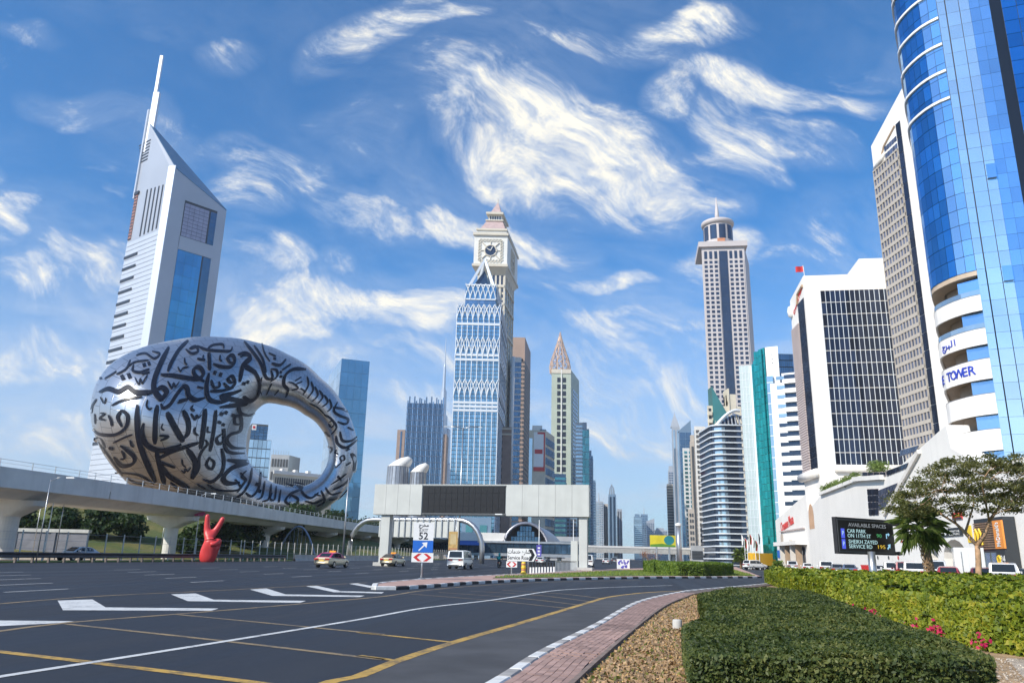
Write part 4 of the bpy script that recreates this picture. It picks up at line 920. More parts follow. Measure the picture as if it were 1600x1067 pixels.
f = Face(pp(600, 850, 310), pp(905, 868, 292)); z0, z1 = pz(700, 862, 300), pz(700, 846, 300)
f.rect('floor_beam', 'steel', t, 0, f.L, z0 - 1.0, z0, -4, .4); f.rect('roof_beam', 'steel', t, 0, f.L, z1, z1 + .7, -4.2, .6); f.rect('core', 'dark_grey', t, 0, f.L, z0, z1, -3.6, -.3)
f.panes(t, 0, f.L, z0, z1, 34, 1, .92, .9, .1, 'glass_deep', 'pane', -.2)
for k in (.12, .3, .48, .66, .9): p = f.P(f.L * k, 0, -2); MB().tube([p, (p.x, p.y, z0 - 1)], .8, 12).build('pier', 'pier_concrete', t, smooth=True)
t = thing('concrete_overpass', 'pale flat overpass crossing the far end of the street', 'overpass', (40, 420, 0))
f = Face(pp(905, 862, 420), pp(1105, 870, 430)); z0, z1 = pz(980, 864, 424), pz(980, 856, 424)
f.rect('deck', 'concrete', t, 0, f.L, z0, z1, -8, 0); f.rect('parapet', 'white_wall', t, 0, f.L, z1, z1 + 1.0, -.3, .2)
for k in (.04, .3, .52, .75, .97): p = f.P(f.L * k, 0, -4); MB().tube([p, (p.x, p.y, z0)], 1.0, 10).build('pier', 'pier_concrete', t, smooth=True)
# small steel arch with mesh by the viaduct
t = thing('steel_arch', 'blue-grey parabolic steel arch with net under the viaduct', 'arch', tuple(pp(463, 862, 160)) + (0,))
a, b = pp(432, 864, 160), pp(494, 866, 160); zt = pz(463, 822, 160)
MB().tube([(a.x + (b.x - a.x) * s, a.y + (b.y - a.y) * s, zt * (1 - (2 * s - 1) ** 2)) for s in np.linspace(0, 1, 22)], .16, 8).build('arch_rib', mat('arch_blue', (.22, .28, .40), .4, .3), t, smooth=True)
for k in range(9): s = .1 + .1 * k; p = (a.x + (b.x - a.x) * s, a.y, 0); MB().tube([p, (p[0], p[1], zt * (1 - (2 * s - 1) ** 2))], .03, 5).build('net_strand', 'arch_blue', t)

# ------------------------------------------------------------------ towers in the middle of the view
def mullions(f, root, u0, u1, n, z0, z1, w, o0, o1, mt, name='mullion'):
    for i in range(n + 1): x = u0 + (u1 - u0) * i / n; f.rect(name, mt, root, x - w / 2, x + w / 2, z0, z1, o0, o1)
def bands(f, root, zs, h, o0, o1, mt, name='floor_band', u0=None, u1=None):
    for z in zs: f.rect(name, mt, root, 0 if u0 is None else u0, f.L if u1 is None else u1, z, z + h, o0, o1)
mat('pale_trim', (.66, .70, .74), .5, .1, .04, .2)
# blue glass tower with lattice arches and an open pyramid on top
def cC(x, y): return 680 + x / 3.81, 280 + y / 3.81
def cD(x, y): return 600 + x / 4.103, 520 + y / 4.103
t = thing('pyramid_tower', 'blue glass tower with interlaced white arches and an open pyramid top', 'tower', (-25, 525, 0))
YB = 520
A, B = pp(703, 750, YB), pp(774.5, 750, YB); D = pp(785, 750, YB + 60) - (B - A)
zT = pz(740, 478, YB)
boxb(t, 'tower_body', 'dark_grey', A, B, D, 0, zT); f = Face(A, B); fR = Face(B, B + (D - A))
nc = 8
lv = {k: f.hit(*cD(570, y))[1] for k, y in dict(a1=45, a2=100, b1=150, b2=165, c1=180, d1=335, d2=395, e1=455, e2=480, g1=505, g2=520).items()}
glass('pyr_glass', (.26, .44, .56), .05, .8, .16)
f.panes(t, 0, f.L, 0, zT, nc * 2, 62, .9, .86, .15, 'pyr_glass', 'pane', .02, tilt=.004, minpx=20)
fR.panes(t, 0, fR.L, 0, zT, 10, 62, .9, .86, .15, 'glass_deep', 'pane', .02, minpx=20)
mullions(f, t, 0, f.L, nc, 0, zT, .55, .1, .7, 'pale_trim'); mullions(fR, t, 0, fR.L, 5, 0, zT, .5, .1, .6, 'pale_trim')
bl = [lv['b1'], lv['c1'], lv['e1'], lv['e2'], lv['g1'], f.hit(*cC(240, 870))[1]]
bands(f, t, bl, 1.6, .1, .9, 'pale_trim'); bands(fR, t, bl, 1.6, .1, .8, 'pale_trim')
def ogive_row(f, root, zlo, zhi, n, r=.42, u0=0., u1=None):
    """interlaced pointed arches"""
    u1 = f.L if u1 is None else u1; w = (u1 - u0) / n
    for i in range(-1, n):
        mb = MB(); m_ = MB()
        for sgn in (-1, 1):
            p = []
            for s in np.linspace(0, 1, 7):
                x = (i + 1) * w + sgn * w * (1 - s ** 1.7)
                if 0 <= x <= u1 - u0 + .01: p.append(f.P(u0 + x, zlo + (zhi - zlo) * s, .75))
            if len(p) > 1: mb.tube(p, r, 4)
        if mb.v: mb.build('arch_tracery', 'pale_trim', root)
for za, zb_ in ((lv['a2'] - 7, lv['a1'] + 2), (lv['d2'] - 2, lv['d1'] + 4), (f.hit(*cC(240, 840))[1], zT + 1)):
    ogive_row(f, t, za, zb_, nc); ogive_row(fR, t, za, zb_, 5)
c_ = (A + B + (B + D - A) + D) / 4
def ring_of(s): return [c_ + (p - c_) * s for p in (A, B, B + D - A, D)]
z2, z3 = pz(740, 466, YB + 6), pz(740, 444, YB + 6)
A2, B2, C2, D2 = ring_of(.72)
MB().prism([A2, B2, C2, D2], zT, z3).build('upper_stage', 'pyr_glass', t)
f2 = Face(A2, B2); f2r = Face(B2, C2); f2.panes(t, 0, f2.L, zT, z2, 8, 2, .9, .8, .2, 'glass_blue', 'pane', .02, minpx=20)
ogive_row(f2, t, z2, z3 + 1, 6, .4); ogive_row(f2r, t, z2, z3 + 1, 5, .4); bands(f2, t, [z2 - .6, z3 - .4], 1.0, .05, .8, 'pale_trim')
zP = pz(752, 399, YB + 22)
A3, B3, C3, D3 = ring_of(.60); ap = (c_.x, c_.y, zP)
for p in (A3, B3, C3, D3): MB().tube([(p.x, p.y, z3), ap], [1.5, 1.1], 4).build('pyramid_rib', 'pale_trim', t)
i3 = ring_of(.5)
MB().add([(p.x, p.y, z3) for p in i3] + [(c_.x, c_.y, zP - 9)], [(0, 1, 4), (1, 2, 4), (2, 3, 4), (3, 0, 4)]).build('pyramid_glass', 'glass_deep', t)

# clock tower
t = thing('clock_tower', 'cream ornate clock tower skyscraper with a tapering pink spire', 'tower', (-15, 620, 0))
YC = 620
mat('clock_cream', (.60, .55, .45), .7, 0, .06, .1); mat('clock_white', (.72, .71, .66), .6, 0, .04, .1); mat('clock_pink', (.46, .34, .32), .7, 0, .1, .3)
A, B = pp(743, 520, YC), pp(786, 520, YC); D = pp(800, 520, YC + 42) - (B - A)
zH = pz(765, 425, YC)
boxb(t, 'tower_body', 'clock_cream', A, B, D, 0, zH); f = Face(A, B); fR = Face(B, B + D - A)
f.panes(t, f.L * .38, f.L * .98, 0, zH - 14, 7, 44, .5, .55, .3, 'glass_dark', 'window', .02, minpx=14); fR.panes(t, 1, fR.L - 1, 0, zH - 14, 8, 44, .6, .6, .3, 'glass_pale', 'window', .02, minpx=14)
mullions(f, t, f.L * .36, f.L, 4, 0, zH, 1.6, .05, .9, 'clock_cream', 'pier_strip'); mullions(fR, t, 0, fR.L, 4, 0, zH, 1.6, .05, .9, 'clock_cream', 'pier_strip')
for z in (zH - 14, zH - 30, pz(790, 520, YC)): bands(f, t, [z], 2.2, .05, 1.4, 'clock_cream', 'cornice'); bands(fR, t, [z], 2.2, .05, 1.4, 'clock_cream', 'cornice')
f.panes(t, f.L * .4, f.L * .97, zH - 12, zH - 3, 4, 1, .55, .95, .3, 'glass_dark', 'window', .02)
def sq(s, dz=None):
    c = (A + B + (B + D - A) + D) / 4; return [c + (p - c) * s for p in (A, B, B + D - A, D)]
def stage(name, s0, s1, z0, z1, mt):
    a, b = sq(s0), sq(s1); return MB().hexa([(p.x, p.y, z0) for p in a] + [(p.x, p.y, z1) for p in b]).build(name, mt, t)
zc0, zc1 = pz(765, 419, YC), pz(765, 372, YC)
stage('corbel', 1.02, 1.3, zH - 3, zc0, 'clock_cream'); stage('clock_stage', 1.24, 1.24, zc0, zc1, 'clock_white'); stage('cornice', 1.32, 1.32, zc0 - .8, zc0 + 1.6, 'clock_cream'); stage('cornice', 1.32, 1.32, zc1, zc1 + 2.2, 'clock_cream')
zd = pz(765, 362, YC); stage('attic', 1.1, 1.1, zc1 + 2.2, zd, 'clock_white'); stage('cornice', 1.16, 1.16, zd, zd + 1.6, 'clock_cream')
ze = pz(770, 340, YC); stage('roof', 1.0, .62, zd + 1.6, ze, 'clock_pink'); stage('cornice', .68, .68, ze, ze + 1.2, 'clock_cream')
zf = pz(771, 329, YC); stage('lantern', .5, .5, ze + 1.2, zf, 'clock_white'); stage('cornice', .66, .66, zf, zf + 2, 'clock_cream')
zg = pz(772, 302, YC); stage('spire', .46, .05, zf + 2, zg, 'clock_pink'); stage('finial', .03, .015, zg, pz(773, 294, YC), 'clock_cream')
q = sq(1.24); fc = Face(q[0], q[1]); fcr = Face(q[1], q[2])
def clock(fc, u, z, r):
    cf = MB()
    n = 40
    cf.add([fc.P(u, z, .3)] + [fc.P(u + r * math.cos(6.2832 * i / n), z + r * math.sin(6.2832 * i / n), .3) for i in range(n)], [(0, 1 + i, 1 + (i + 1) % n) for i in range(n)])
    o = cf.build('clock_face', 'glass_dark', t)
    ring = [fc.P(u + r * math.cos(6.2832 * i / 32), z + r * math.sin(6.2832 * i / 32), .5) for i in range(33)]; MB().tube(ring, .55, 5, False).build('clock_rim', 'clock_cream', o)
    for a in (1.1, 2.6): MB().tube([fc.P(u, z, .7), fc.P(u + r * .8 * math.cos(a), z + r * .8 * math.sin(a), .7)], .4, 4).build('clock_hand', 'clock_white', o)
    for s in (1, -1):
        p = [(u + s * r * 1.4, z + s * r * 1.4 * k) for k in (-1, 1)]
    for a in range(8):
        p0 = fc.P(u + r * math.cos(a * .7854), z + r * math.sin(a * .7854), .5); rr = r * (1.62 if a % 2 == 0 else 2.1); p1 = fc.P(u + rr * math.cos(a * .7854), z + rr * math.sin(a * .7854), .5); MB().tube([p0, p1], .4, 4).build('tracery_bar', 'clock_cream', o)
    for k in range(-3, 4):
        for e in (-1, 1):
            for (du, dz) in ((k * r * .55, e * r * 1.9), (e * r * 1.9, k * r * .55)):
                MB().tube([fc.P(u + du + .8 * math.cos(6.2832 * i / 10) * r * .28, z + dz + .8 * math.sin(6.2832 * i / 10) * r * .28, .45) for i in range(11)], .28, 4, False).build('tracery_ring', 'clock_cream', o)
clock(fc, fc.L * .5, (zc0 + zc1) / 2, 5.0); clock(fcr, fcr.L * .5, (zc0 + zc1) / 2, 4.6)
ql = sq(.5); fl_ = Face(ql[0], ql[1]); fl_.panes(t, .5, fl_.L - .5, ze + 1.6, zf - .5, 5, 1, .5, .9, .2, 'glass_dark', 'window', .02, minpx=2)

# brown tower and the slim blue tower in front of it
def slab_tower(name, label, pxl, pxr, pys, Y, ytop, body, cat='tower', sidepx=None, sideY=40, group=None):
    """front face from pxl to pxr (at height pys) at depth Y, roof at ytop, right side face to sidepx"""
    A, B = pp(pxl, pys, Y), pp(pxr, pys, Y); zt = pz((pxl + pxr) / 2, ytop, Y)
    C = pp(sidepx, pys, Y + sideY) if sidepx else B + Vector((sideY * B.x / B.y, sideY)) ; D = A + (C - B)
    c = (A + C) / 2; t = thing(name, label, cat, (c.x, c.y, 0), group)
    MB().prism([A, B, C, D], 0, zt).build('tower_body', body, t)
    return t, Face(A, B), Face(B, C), Face(D, A), zt
t, f, fR, fL, zt = slab_tower('brown_tower', 'dark brown slab tower with a plain tan top behind the clock tower', 797, 820, 560, 700, 527, mat('tan_top', (.36, .26, .21), .7, 0, .06, .1), sidepx=829, sideY=55)
f.panes(t, f.L * .1, f.L, 0, zt - 22, 6, 44, .7, .5, .3, 'dark_grey', 'window', .02, minpx=14); fR.panes(t, 0, fR.L, 0, zt - 22, 7, 44, .7, .55, .3, 'dark_grey', 'window', .02, minpx=14)
MB().prism([f.P(-2, 0), f.P(f.L * .9, 0), f.P(f.L * .9, 0, -20), f.P(-2, 0, -20)], zt - 24, zt - 21).build('canopy', 'grey_wall', t)
t, f, fR, fL, zt = slab_tower('slim_blue_tower', 'slim blue-banded glass tower with a white rounded edge beside the brown tower', 798, 813, 650, 640, 558, 'white_wall', sideY=20)
f.panes(t, f.L * .3, f.L, 0, zt - 4, 3, 34, .96, .72, .3, 'glass_deep', 'window', .02, minpx=12); MB().tube([f.P(f.L * .12, 0, .5), f.P(f.L * .12, zt, .5)], 1.8, 10).build('corner_column', 'white_paint', t, smooth=True)
t, f, fR, fL, zt = slab_tower('tan_annex', 'plain tan annex block at the foot of the clock tower', 779, 798, 740, 560, 667, 'brown_wall', cat='building', sideY=30)
f.panes(t, 0, f.L * .3, 0, zt - 4, 2, 18, .5, .55, .3, 'slot_dark', 'window', .02, minpx=4); bands(f, t, [zt - 2, zt - 6], 1.2, .05, .8, 'clock_cream', 'cornice')

# dark wide tower pair and the distant needle tower
t, f, fR, fL, zt = slab_tower('ribbed_blue_tower', 'broad dark blue ribbed twin tower with brown wings left of the pyramid tower', 632, 691, 700, 900, 630, mat('rib_base', (.09, .13, .20), .4, .4, .1, .1), sideY=60)
nb = 22
for i in range(nb):
    h = zt + 5 * math.sin(i * 1.9) + 3
    mb = MB(); f.slab(mb, f.L * (i + .15) / nb, f.L * (i + .85) / nb, 0, h, .05, 1.2); mb.build('rib', 'glass_deep' if i % 3 else 'glass_blue', t)
[f.rect('floor_band', 'rib_base', t, 0, f.L, z_, z_ + .8, 1.2, 1.4) for z_ in np.arange(6, zt - 4, 7.0)]
for u0, u1, zz in ((-f.L * .22, -.5, zt - 32), (f.L + .5, f.L * 1.1, zt - 36)): f.rect('wing', 'brown_wall', t, u0, u1, 0, zz, -30, -1)
f.rect('wing_strip', 'glass_deep', t, -f.L * .13, -f.L * .09, 0, zt - 34, -1, -.6)
t = thing('needle_tower', 'very tall pale tapering needle tower in the far haze', 'tower', tuple(pp(690, 700, 1500)) + (0,))
c_ = pp(689, 700, 1500); zN = pz(691, 528, 1500)
prof = []
for z, r in ((0, 24), (.3, 20), (.31, 17), (.48, 15), (.49, 11.5), (.62, 10), (.63, 7), (.74, 6), (.75, 3.6), (.86, 2.7), (.87, 1.6), (.97, .7), (1, .2)): prof.append((r, zN * z))
MB().lathe(prof, (c_.x, c_.y), 9).build('shaft', mat('needle_steel', (.45, .50, .56), .35, .5, .05, .02), t)
for a in (0, 2.1, 4.2): MB().lathe([(12, 0), (10, zN * .4), (6, zN * .41), (5, zN * .56), (.3, zN * .57)], (c_.x + 13 * math.cos(a + .5), c_.y + 13 * math.sin(a + .5)), 8).build('wing', 'needle_steel', t)
# twin domed silos in front of it
for k, (px0, px1, py, lab) in enumerate(((603, 640, 712, 'taller silver domed tower with a white cap and upturned tip behind the gantry'), (639, 667, 722, 'shorter silver domed tower with a white cap and upturned tip behind the gantry'))):
    Y_ = 620; a, b = pp(px0, 750, Y_), pp(px1, 750, Y_); c_ = (a + b) / 2; r = (b - a).length / 2; zt = pz(px1 - 3, py, Y_)
    t = thing('domed_tower', lab, 'tower', (c_.x, c_.y, 0), 'twin domed towers')
    z1 = zt * .89
    MB().lathe([(r * 1.12, 0), (r * 1.02, z1 * .6), (r * .88, z1), ], (c_.x, c_.y), 28).build('drum', mat('dome_grey', (.34, .37, .42), .35, .5, .1, .3), t, smooth=True)
    vs = [];
    for j in range(6):
        s = j / 5; rr = r * .9 * math.sqrt(max(0., 1 - s ** 1.6)) + .25
        vs.append([(c_.x + r * .75 * s + rr * math.cos(6.2832 * i / 20), c_.y + rr * math.sin(6.2832 * i / 20), z1 - .5 + (zt - z1) * s * (1 + .0 * math.cos(6.28 * i / 20))) for i in range(20)])
    MB().add([q for g_ in vs for q in g_], [(j * 20 + i, j * 20 + (i + 1) % 20, (j + 1) * 20 + (i + 1) % 20, (j + 1) * 20 + i) for j in range(5) for i in range(20)]).build('cap', 'white_paint', t, smooth=True)
    for i in range(9): a_ = 3.3 + i * .33; MB().tube([(c_.x + r * 1.12 * math.cos(a_), c_.y + r * 1.12 * math.sin(a_), 1), (c_.x + r * .9 * math.cos(a_), c_.y + r * .9 * math.sin(a_), z1)], .3, 4).build('rib', 'steel', t)

# white tower with a red and white advertising banner
t, f, fR, fL, zt = slab_tower('banner_building', 'white building with a tall red and white advertising banner on its front', 826, 852, 740, 560, 672, 'cream_wall', cat='building', sidepx=866, sideY=30)
f.rect('side_glass', 'glass_pale', t, 0, f.L * .2, 0, zt - 6, .03, .5)
bn = f.rect('banner', 'white_paint', t, f.L * .28, f.L * .96, pz(840, 736, 560), zt - 1.5, .03, .6)
zz0, zz1 = pz(840, 736, 560), zt - 1.5
f.rect('banner_border', 'red_paint', bn, f.L * .28, f.L * .96, zz0, zz0 + 3.0, .6, .68); f.rect('banner_border', 'red_paint', bn, f.L * .88, f.L * .96, zz0 + 3, zz1, .6, .68); f.rect('banner_border', 'red_paint', bn, f.L * .5, f.L * .88, zz1 - 1.4, zz1, .6, .68)
p = f.P(f.L * .58, (zz0 + zz1) / 2, .7); f.rect('banner_panel', 'red_paint', bn, f.L * .34, f.L * .82, (zz0 + zz1) / 2 - 1.6, (zz0 + zz1) / 2 + 1.6, .6, .68)
fR.panes(t, 0, fR.L, 0, zt - 4, 3, 12, .9, .7, .3, 'glass_deep', 'window', .02, minpx=6); f.rect('roof_plant', 'white_wall', t, f.L * .2, f.L * .8, zt, zt + 4, -10, -3)
MB().lathe([(2.4, zt - 10), (2.4, zt + 1)], tuple(fR.P(2.6, 0, -2.6)[:2]), 20).build('corner_drum', 'glass_deep', t, smooth=True)

# green-cream tower with a lattice crown
t, f, fR, fL, zt = slab_tower('lattice_crown_tower', 'green and cream tower topped with a tapering lattice crown', 861, 892, 700, 900, 577, mat('sage_wall', (.42, .47, .38), .65, 0, .06, .05), sidepx=905, sideY=60)
f.panes(t, f.L * .27, f.L * .48, zt * .40, zt - 9, 1, 15, .8, .68, .4, 'slot_dark', 'window', .02, minpx=4); f.panes(t, f.L * .54, f.L * .76, zt * .40, zt - 9, 1, 15, .8, .68, .4, 'slot_dark', 'window', .02, minpx=4)
f.panes(t, f.L * .2, f.L * .8, 6, zt * .39, 6, 16, .6, .6, .4, 'dark_grey', 'window', .02, minpx=9)
f.rect('spine', 'clock_white', t, f.L * .485, f.L * .535, 0, zt, .03, 1.0); bands(f, t, [zt - 5], 5, .05, .8, 'clock_cream', 'cornice')
fR.panes(t, fR.L * .2, fR.L * .8, 0, zt - 20, 4, 40, .8, .6, .4, 'glass_deep', 'window', .02, minpx=9)
cc = f.P(f.L * .5, 0, -24); ap = Vector((cc.x + 2, cc.y, pz(877, 519, 925)))
lat = MB(); lev = [(0, 1.0), (.16, 1.06), (.32, .92), (.52, .62), (.72, .34), (.88, .14), (1, .02)]; R0c = f.L * .52
rg = [[Vector((cc.x + R0c * r * math.cos(6.2832 * i / 10), cc.y + R0c * r * math.sin(6.2832 * i / 10), zt + (ap.z - zt) * s)) for i in range(10)] for s, r in lev]
mat('lattice_gold', (.60, .42, .30), .5, .2, .1, .3)
for i in range(10): MB().tube([g_[i] for g_ in rg], [.6, .6, .55, .5, .4, .3, .2], 5).build('crown_rib', 'lattice_gold', t)
for g_ in rg[:-1]: MB().tube(g_ + [g_[0]], .4, 4, False).build('crown_ring', 'lattice_gold', t)
for a, b in zip(rg[:-2], rg[1:-1]):
    mb = MB()
    for i in range(10): mb.tube([a[i], b[(i + 1) % 10]], .35, 4); mb.tube([a[(i + 1) % 10], b[i]], .35, 4)
    mb.build('crown_lattice', 'lattice_gold', t)

# ------------------------------------------------------------------ receding street walls: generic distant towers, each with floors and windows
mat('far_tan', (.48, .42, .35), .7, 0, .06, .05); mat('far_grey', (.38, .41, .45), .6, .1, .06, .05); mat('far_blue', (.22, .32, .42), .4, .4, .08, .05); mat('far_white', (.66, .66, .64), .6, 0, .05, .05)
def far_tower(label, pxl, pxr, ytop, Y, body, win, style, top=None, group=None, sidepx=None, pys=800, name='far_tower'):
    t, f, fR, fL, zt = slab_tower(name, label, pxl, pxr, pys, Y, ytop, body, sideY=Y * .06, sidepx=sidepx, group=group)
    nr = max(6, int(zt / 3.8)); hwid = max(2, int(f.L / 3.4)); ns = max(2, int(fR.L / 4))
    faces = [(f, hwid)] + [(fR, ns)] if pxl < 930 else [(f, hwid), (fL, ns)]
    for g_, nn in faces:
        if style == 'grid': g_.panes(t, .6, g_.L - .6, 2, zt - 2, nn, nr, .62, .55, .3, win, 'window', .02, minpx=9)
        elif style == 'band': g_.panes(t, .3, g_.L - .3, 2, zt - 2, 1, nr, .97, .55, .35, win, 'window_band', .02, minpx=30)
        elif style == 'glass': g_.panes(t, .1, g_.L - .1, 0, zt - 1, max(2, nn // 2), nr // 2, .93, .93, .2, win, 'pane', .02, minpx=12)
        elif style == 'strip': g_.panes(t, .4, g_.L - .4, 2, zt - 4, max(2, nn // 2), 1, .5, 1., .35, win, 'window_strip', .02, minpx=30)
    if top == 'spire': MB().add([f.P(0, zt), f.P(f.L, zt), f.P(f.L, zt, -f.L), f.P(0, zt, -f.L), f.P(f.L / 2, zt * 1.12, -f.L / 2)], [(0, 1, 4), (1, 2, 4), (2, 3, 4), (3, 0, 4)]).build('spire', body, t)
    if top == 'mast': p = f.P(f.L / 2, zt, -3); MB().tube([p, p + Vector((0, 0, zt * .16))], [1.2, .3], 6).build('mast', 'steel', t)
    if top == 'box': f.rect('roof_plant', body, t, f.L * .2, f.L * .75, zt, zt + zt * .04 + 2, -f.L * .6, -2)
    if top == 'slant': MB().prism([f.P(0, 0), f.P(f.L, 0), f.P(f.L, 0, -f.L * .7), f.P(0, 0, -f.L * .7)], zt, [zt + 1, zt * 1.09, zt * 1.09, zt + 1]).build('slanted_crown', body, t)
    if top == 'claw':
        for k in (-1, 0, 1): MB().tube([f.P(f.L * .5 + k * f.L * .3, zt, -4), f.P(f.L * .5 + k * f.L * .22, zt * 1.1, -4), f.P(f.L * .5 - f.L * .05, zt * 1.16, -4)], [1.4, 1., .3], 5).build('claw_fin', 'steel', t)
    return t
gL, gR, gF = 'towers along the museum side of the street', 'towers along the hotel side of the street', 'towers at the far end of the street'
far_tower('pale pink-edged tower behind the lattice-crown tower', 899, 910, 660, 760, 'far_white', 'glass_pale', 'band', group=gL)
far_tower('pale teal glass tower with flat roof along the museum side', 908, 921, 670, 800, 'far_grey', 'glass_teal', 'glass', 'box', gL)
far_tower('darker blue-grey tower stepping down along the museum side', 919, 927, 712, 950, 'far_blue', 'glass_deep', 'grid', 'box', gL)
far_tower('small teal low-rise in front of the lattice-crown tower', 866, 884, 740, 620, 'far_blue', 'glass_teal', 'band', None, gL)
far_tower('hazy grey-blue low tower beside the gantry column', 925, 931, 750, 1100, 'far_blue', 'glass_deep', 'grid', None, gL)
far_tower('pale grey tower with square top in the far haze', 929, 943, 783, 1300, 'far_grey', 'glass_pale', 'grid', 'mast', gF)
far_tower('narrow tan tower in the far haze', 943, 950, 787, 1350, 'far_tan', 'dark_grey', 'strip', None, gF)
far_tower('bluish tower crowned with curling steel fins', 951, 963, 772, 1250, 'far_blue', 'glass_deep', 'strip', 'claw', gF)
far_tower('thin grey tower with two slim vertical slots in the far haze', 964, 972, 795, 1400, 'far_grey', 'dark_grey', 'strip', None, gF)
far_tower('wide pale blue banded tower at the end of the street', 990, 1003, 807, 1500, 'far_blue', 'glass_pale', 'band', 'box', gF)
far_tower('dark blue domed-shoulder tower at the end of the street', 1001, 1012, 803, 1700, 'far_blue', 'glass_deep', 'grid', 'mast', gF)
far_tower('grey stepped tower at the end of the street', 1010, 1022, 815, 1600, 'far_grey', 'glass_deep', 'grid', 'slant', gF)
far_tower('low hazy block beyond the overpass', 1022, 1042, 828, 1800, 'far_grey', 'glass_deep', 'grid', 'box', gF)
far_tower('tan and grey tower with stacked balconies at the far end of the hotel side', 1043, 1053, 756, 1050, 'far_tan', 'dark_grey', 'band', None, gR)
far_tower('silver tower tapering to a sharp spire on the hotel side', 1054, 1067, 667, 1000, 'far_grey', 'glass_pale', 'strip', 'spire', gR)
far_tower('dark-topped slim glass tower beside the spire tower', 1066, 1085, 674, 900, 'far_blue', 'glass_deep', 'glass', 'slant', gR)
far_tower('pale green and cream tower with recessed windows on the hotel side', 1070, 1087, 700, 700, 'far_white', 'glass_teal', 'grid', None, gR)
far_tower('cream lower tower with rows of small windows on the hotel side', 1075, 1085, 795, 520, 'far_tan', 'dark_grey', 'grid', None, gR)
far_tower('white tower with square window bays beside the green-fronted tower', 1090, 1108, 666, 560, 'far_white', 'dark_grey', 'grid', None, gR)
far_tower('tall cream tower with narrow window strips behind the white bay tower', 1082, 1097, 690, 640, 'far_tan', 'dark_grey', 'strip', 'box', gR)
far_tower('grey-blue tower with a stepped roof behind the silver spire tower', 1046, 1058, 735, 1200, 'far_grey', 'glass_deep', 'grid', 'box', gR)
far_tower('low grey car-park block at the foot of the hotel side towers', 1077, 1096, 852, 330, 'grey_wall', 'dark_grey', 'band', None, gR)
far_tower('low grey commercial block beyond the metro station', 860, 905, 838, 380, 'grey_wall', 'glass_deep', 'band', None, gL)
for k, (a, b, y0, Y) in enumerate(((833, 846, 800, 700), (846, 858, 806, 640), (858, 872, 790, 720), (872, 884, 812, 660), (884, 902, 800, 740))):
    far_tower(['tan apartment block seen under the gantry beam', 'grey apartment block above the station shell', 'cream apartment block between the gantry columns', 'brown-grey apartment block seen under the gantry', 'blue-windowed block beside the gantry column'][k], a, b, y0, Y, ['far_tan', 'far_grey', 'far_tan', 'brown_wall', 'far_blue'][k], 'dark_grey', 'grid', None, 'blocks behind the gantry')
far_tower('teal ribbed glass block behind the tube gantry', 722, 768, 808, 420, 'far_blue', 'glass_teal', 'strip', None, 'blocks behind the gantry')
# ------------------------------------------------------------------ hotel side of the street
# tower with square windows, drum and spire
t = thing('drum_top_tower', 'grey tower with square windows, dark central strip, round drum and spire', 'tower', (150, 525, 0))
mat('drum_wall', (.50, .46, .45), .65, 0, .05, .05)
YD = 525; A, B = pp(1097, 410, YD), pp(1164, 410, YD - 4); zr = pz(1130, 388, YD)
D = A + Vector((14, 34)); boxb(t, 'tower_body', 'drum_wall', A, B, D, 0, zr); f = Face(A, B)
fL = Face(D, A)
u = lambda px, py=480: f.hit(px, py)[0]
c0u, c1u = f.L * .405, f.L * .60
zw = pz(1130, 408, YD); nrow = 34; rh = (zw - pz(1130, 606, YD)) / 27.6
zlow = zw - rh * nrow
for a, b in ((f.L * .03, c0u - .6), (c1u + .6, f.L * .97)):
    f.lattice(t, a, b, zlow, zw, 3, nrow, (b - a) / 3 * .36, rh * .36, .05, .55, 'drum_wall', 'facade_frame')
    f.panes(t, a, b, zlow, zw, 3, nrow, .72, .72, .12, 'glass_dark', 'window', .02, minpx=4)
    f.panes(t, a, b, zw + 1, zr - 3, 3, 1, .55, .95, .3, 'glass_dark', 'tall_window', .02, minpx=4)
f.rect('glazed_strip', 'glass_dark', t, c0u, c1u, zlow, zr - 3, .02, .35)
for z in np.arange(zlow, zr - 4, rh * 2): f.rect('strip_joint', 'slot_dark', t, c0u, c1u, z, z + .3, .35, .42)
c_ = (A + B) / 2 + Vector((4, 14)); hw = f.L / 2 * 1.1
MB().prism([f.P(-2.2, 0, 2), f.P(f.L + 2.2, 0, 2), f.P(f.L + 4, 0, -34), f.P(-1, 0, -34)], zr, zr + 4).build('roof_slab', 'drum_wall', t)
zd = pz(1123, 352, YD + 12); rd = f.L * .37; cd = P2(f.P(f.L * .47, 0, -13))
MB().lathe([(rd * .93, zr + 4), (rd * .93, zd - 1)], tuple(cd), 40).build('drum', 'drum_wall', t, smooth=True)
MB().lathe([(.1, zd - 2.5), (rd * 1.02, zd - 2.5), (rd * 1.08, zd - .5), (rd * 1.06, zd + .8), (rd * .6, zd + 2.2), (.1, zd + 3)], tuple(cd), 40).build('drum_roof', 'drum_wall', t, smooth=True)
zq0 = pz(1123, 371, YD)
for k in range(9):
    a0 = -math.pi / 2 + (k - 4) * .62 + .03; m_ = MB(); n = 6
    m_.add([(cd.x + rd * .955 * math.cos(a0 + (i / n - .5) * .46), cd.y + rd * .955 * math.sin(a0 + (i / n - .5) * .46), z) for z in (zq0, zd - 4) for i in range(n + 1)], [(i, i + 1, n + 2 + i, n + 1 + i) for i in range(n)]); m_.build('drum_window', 'glass_dark', t)
f.rect('rust_screen', mat('rust_orange', (.48, .20, .10), .7), t, f.L * .40, f.L * .58, zr + 4.2, zq0 - .5, -.2 - 13 + rd * .94, 13 * 0 - 13 + rd * 1.0)
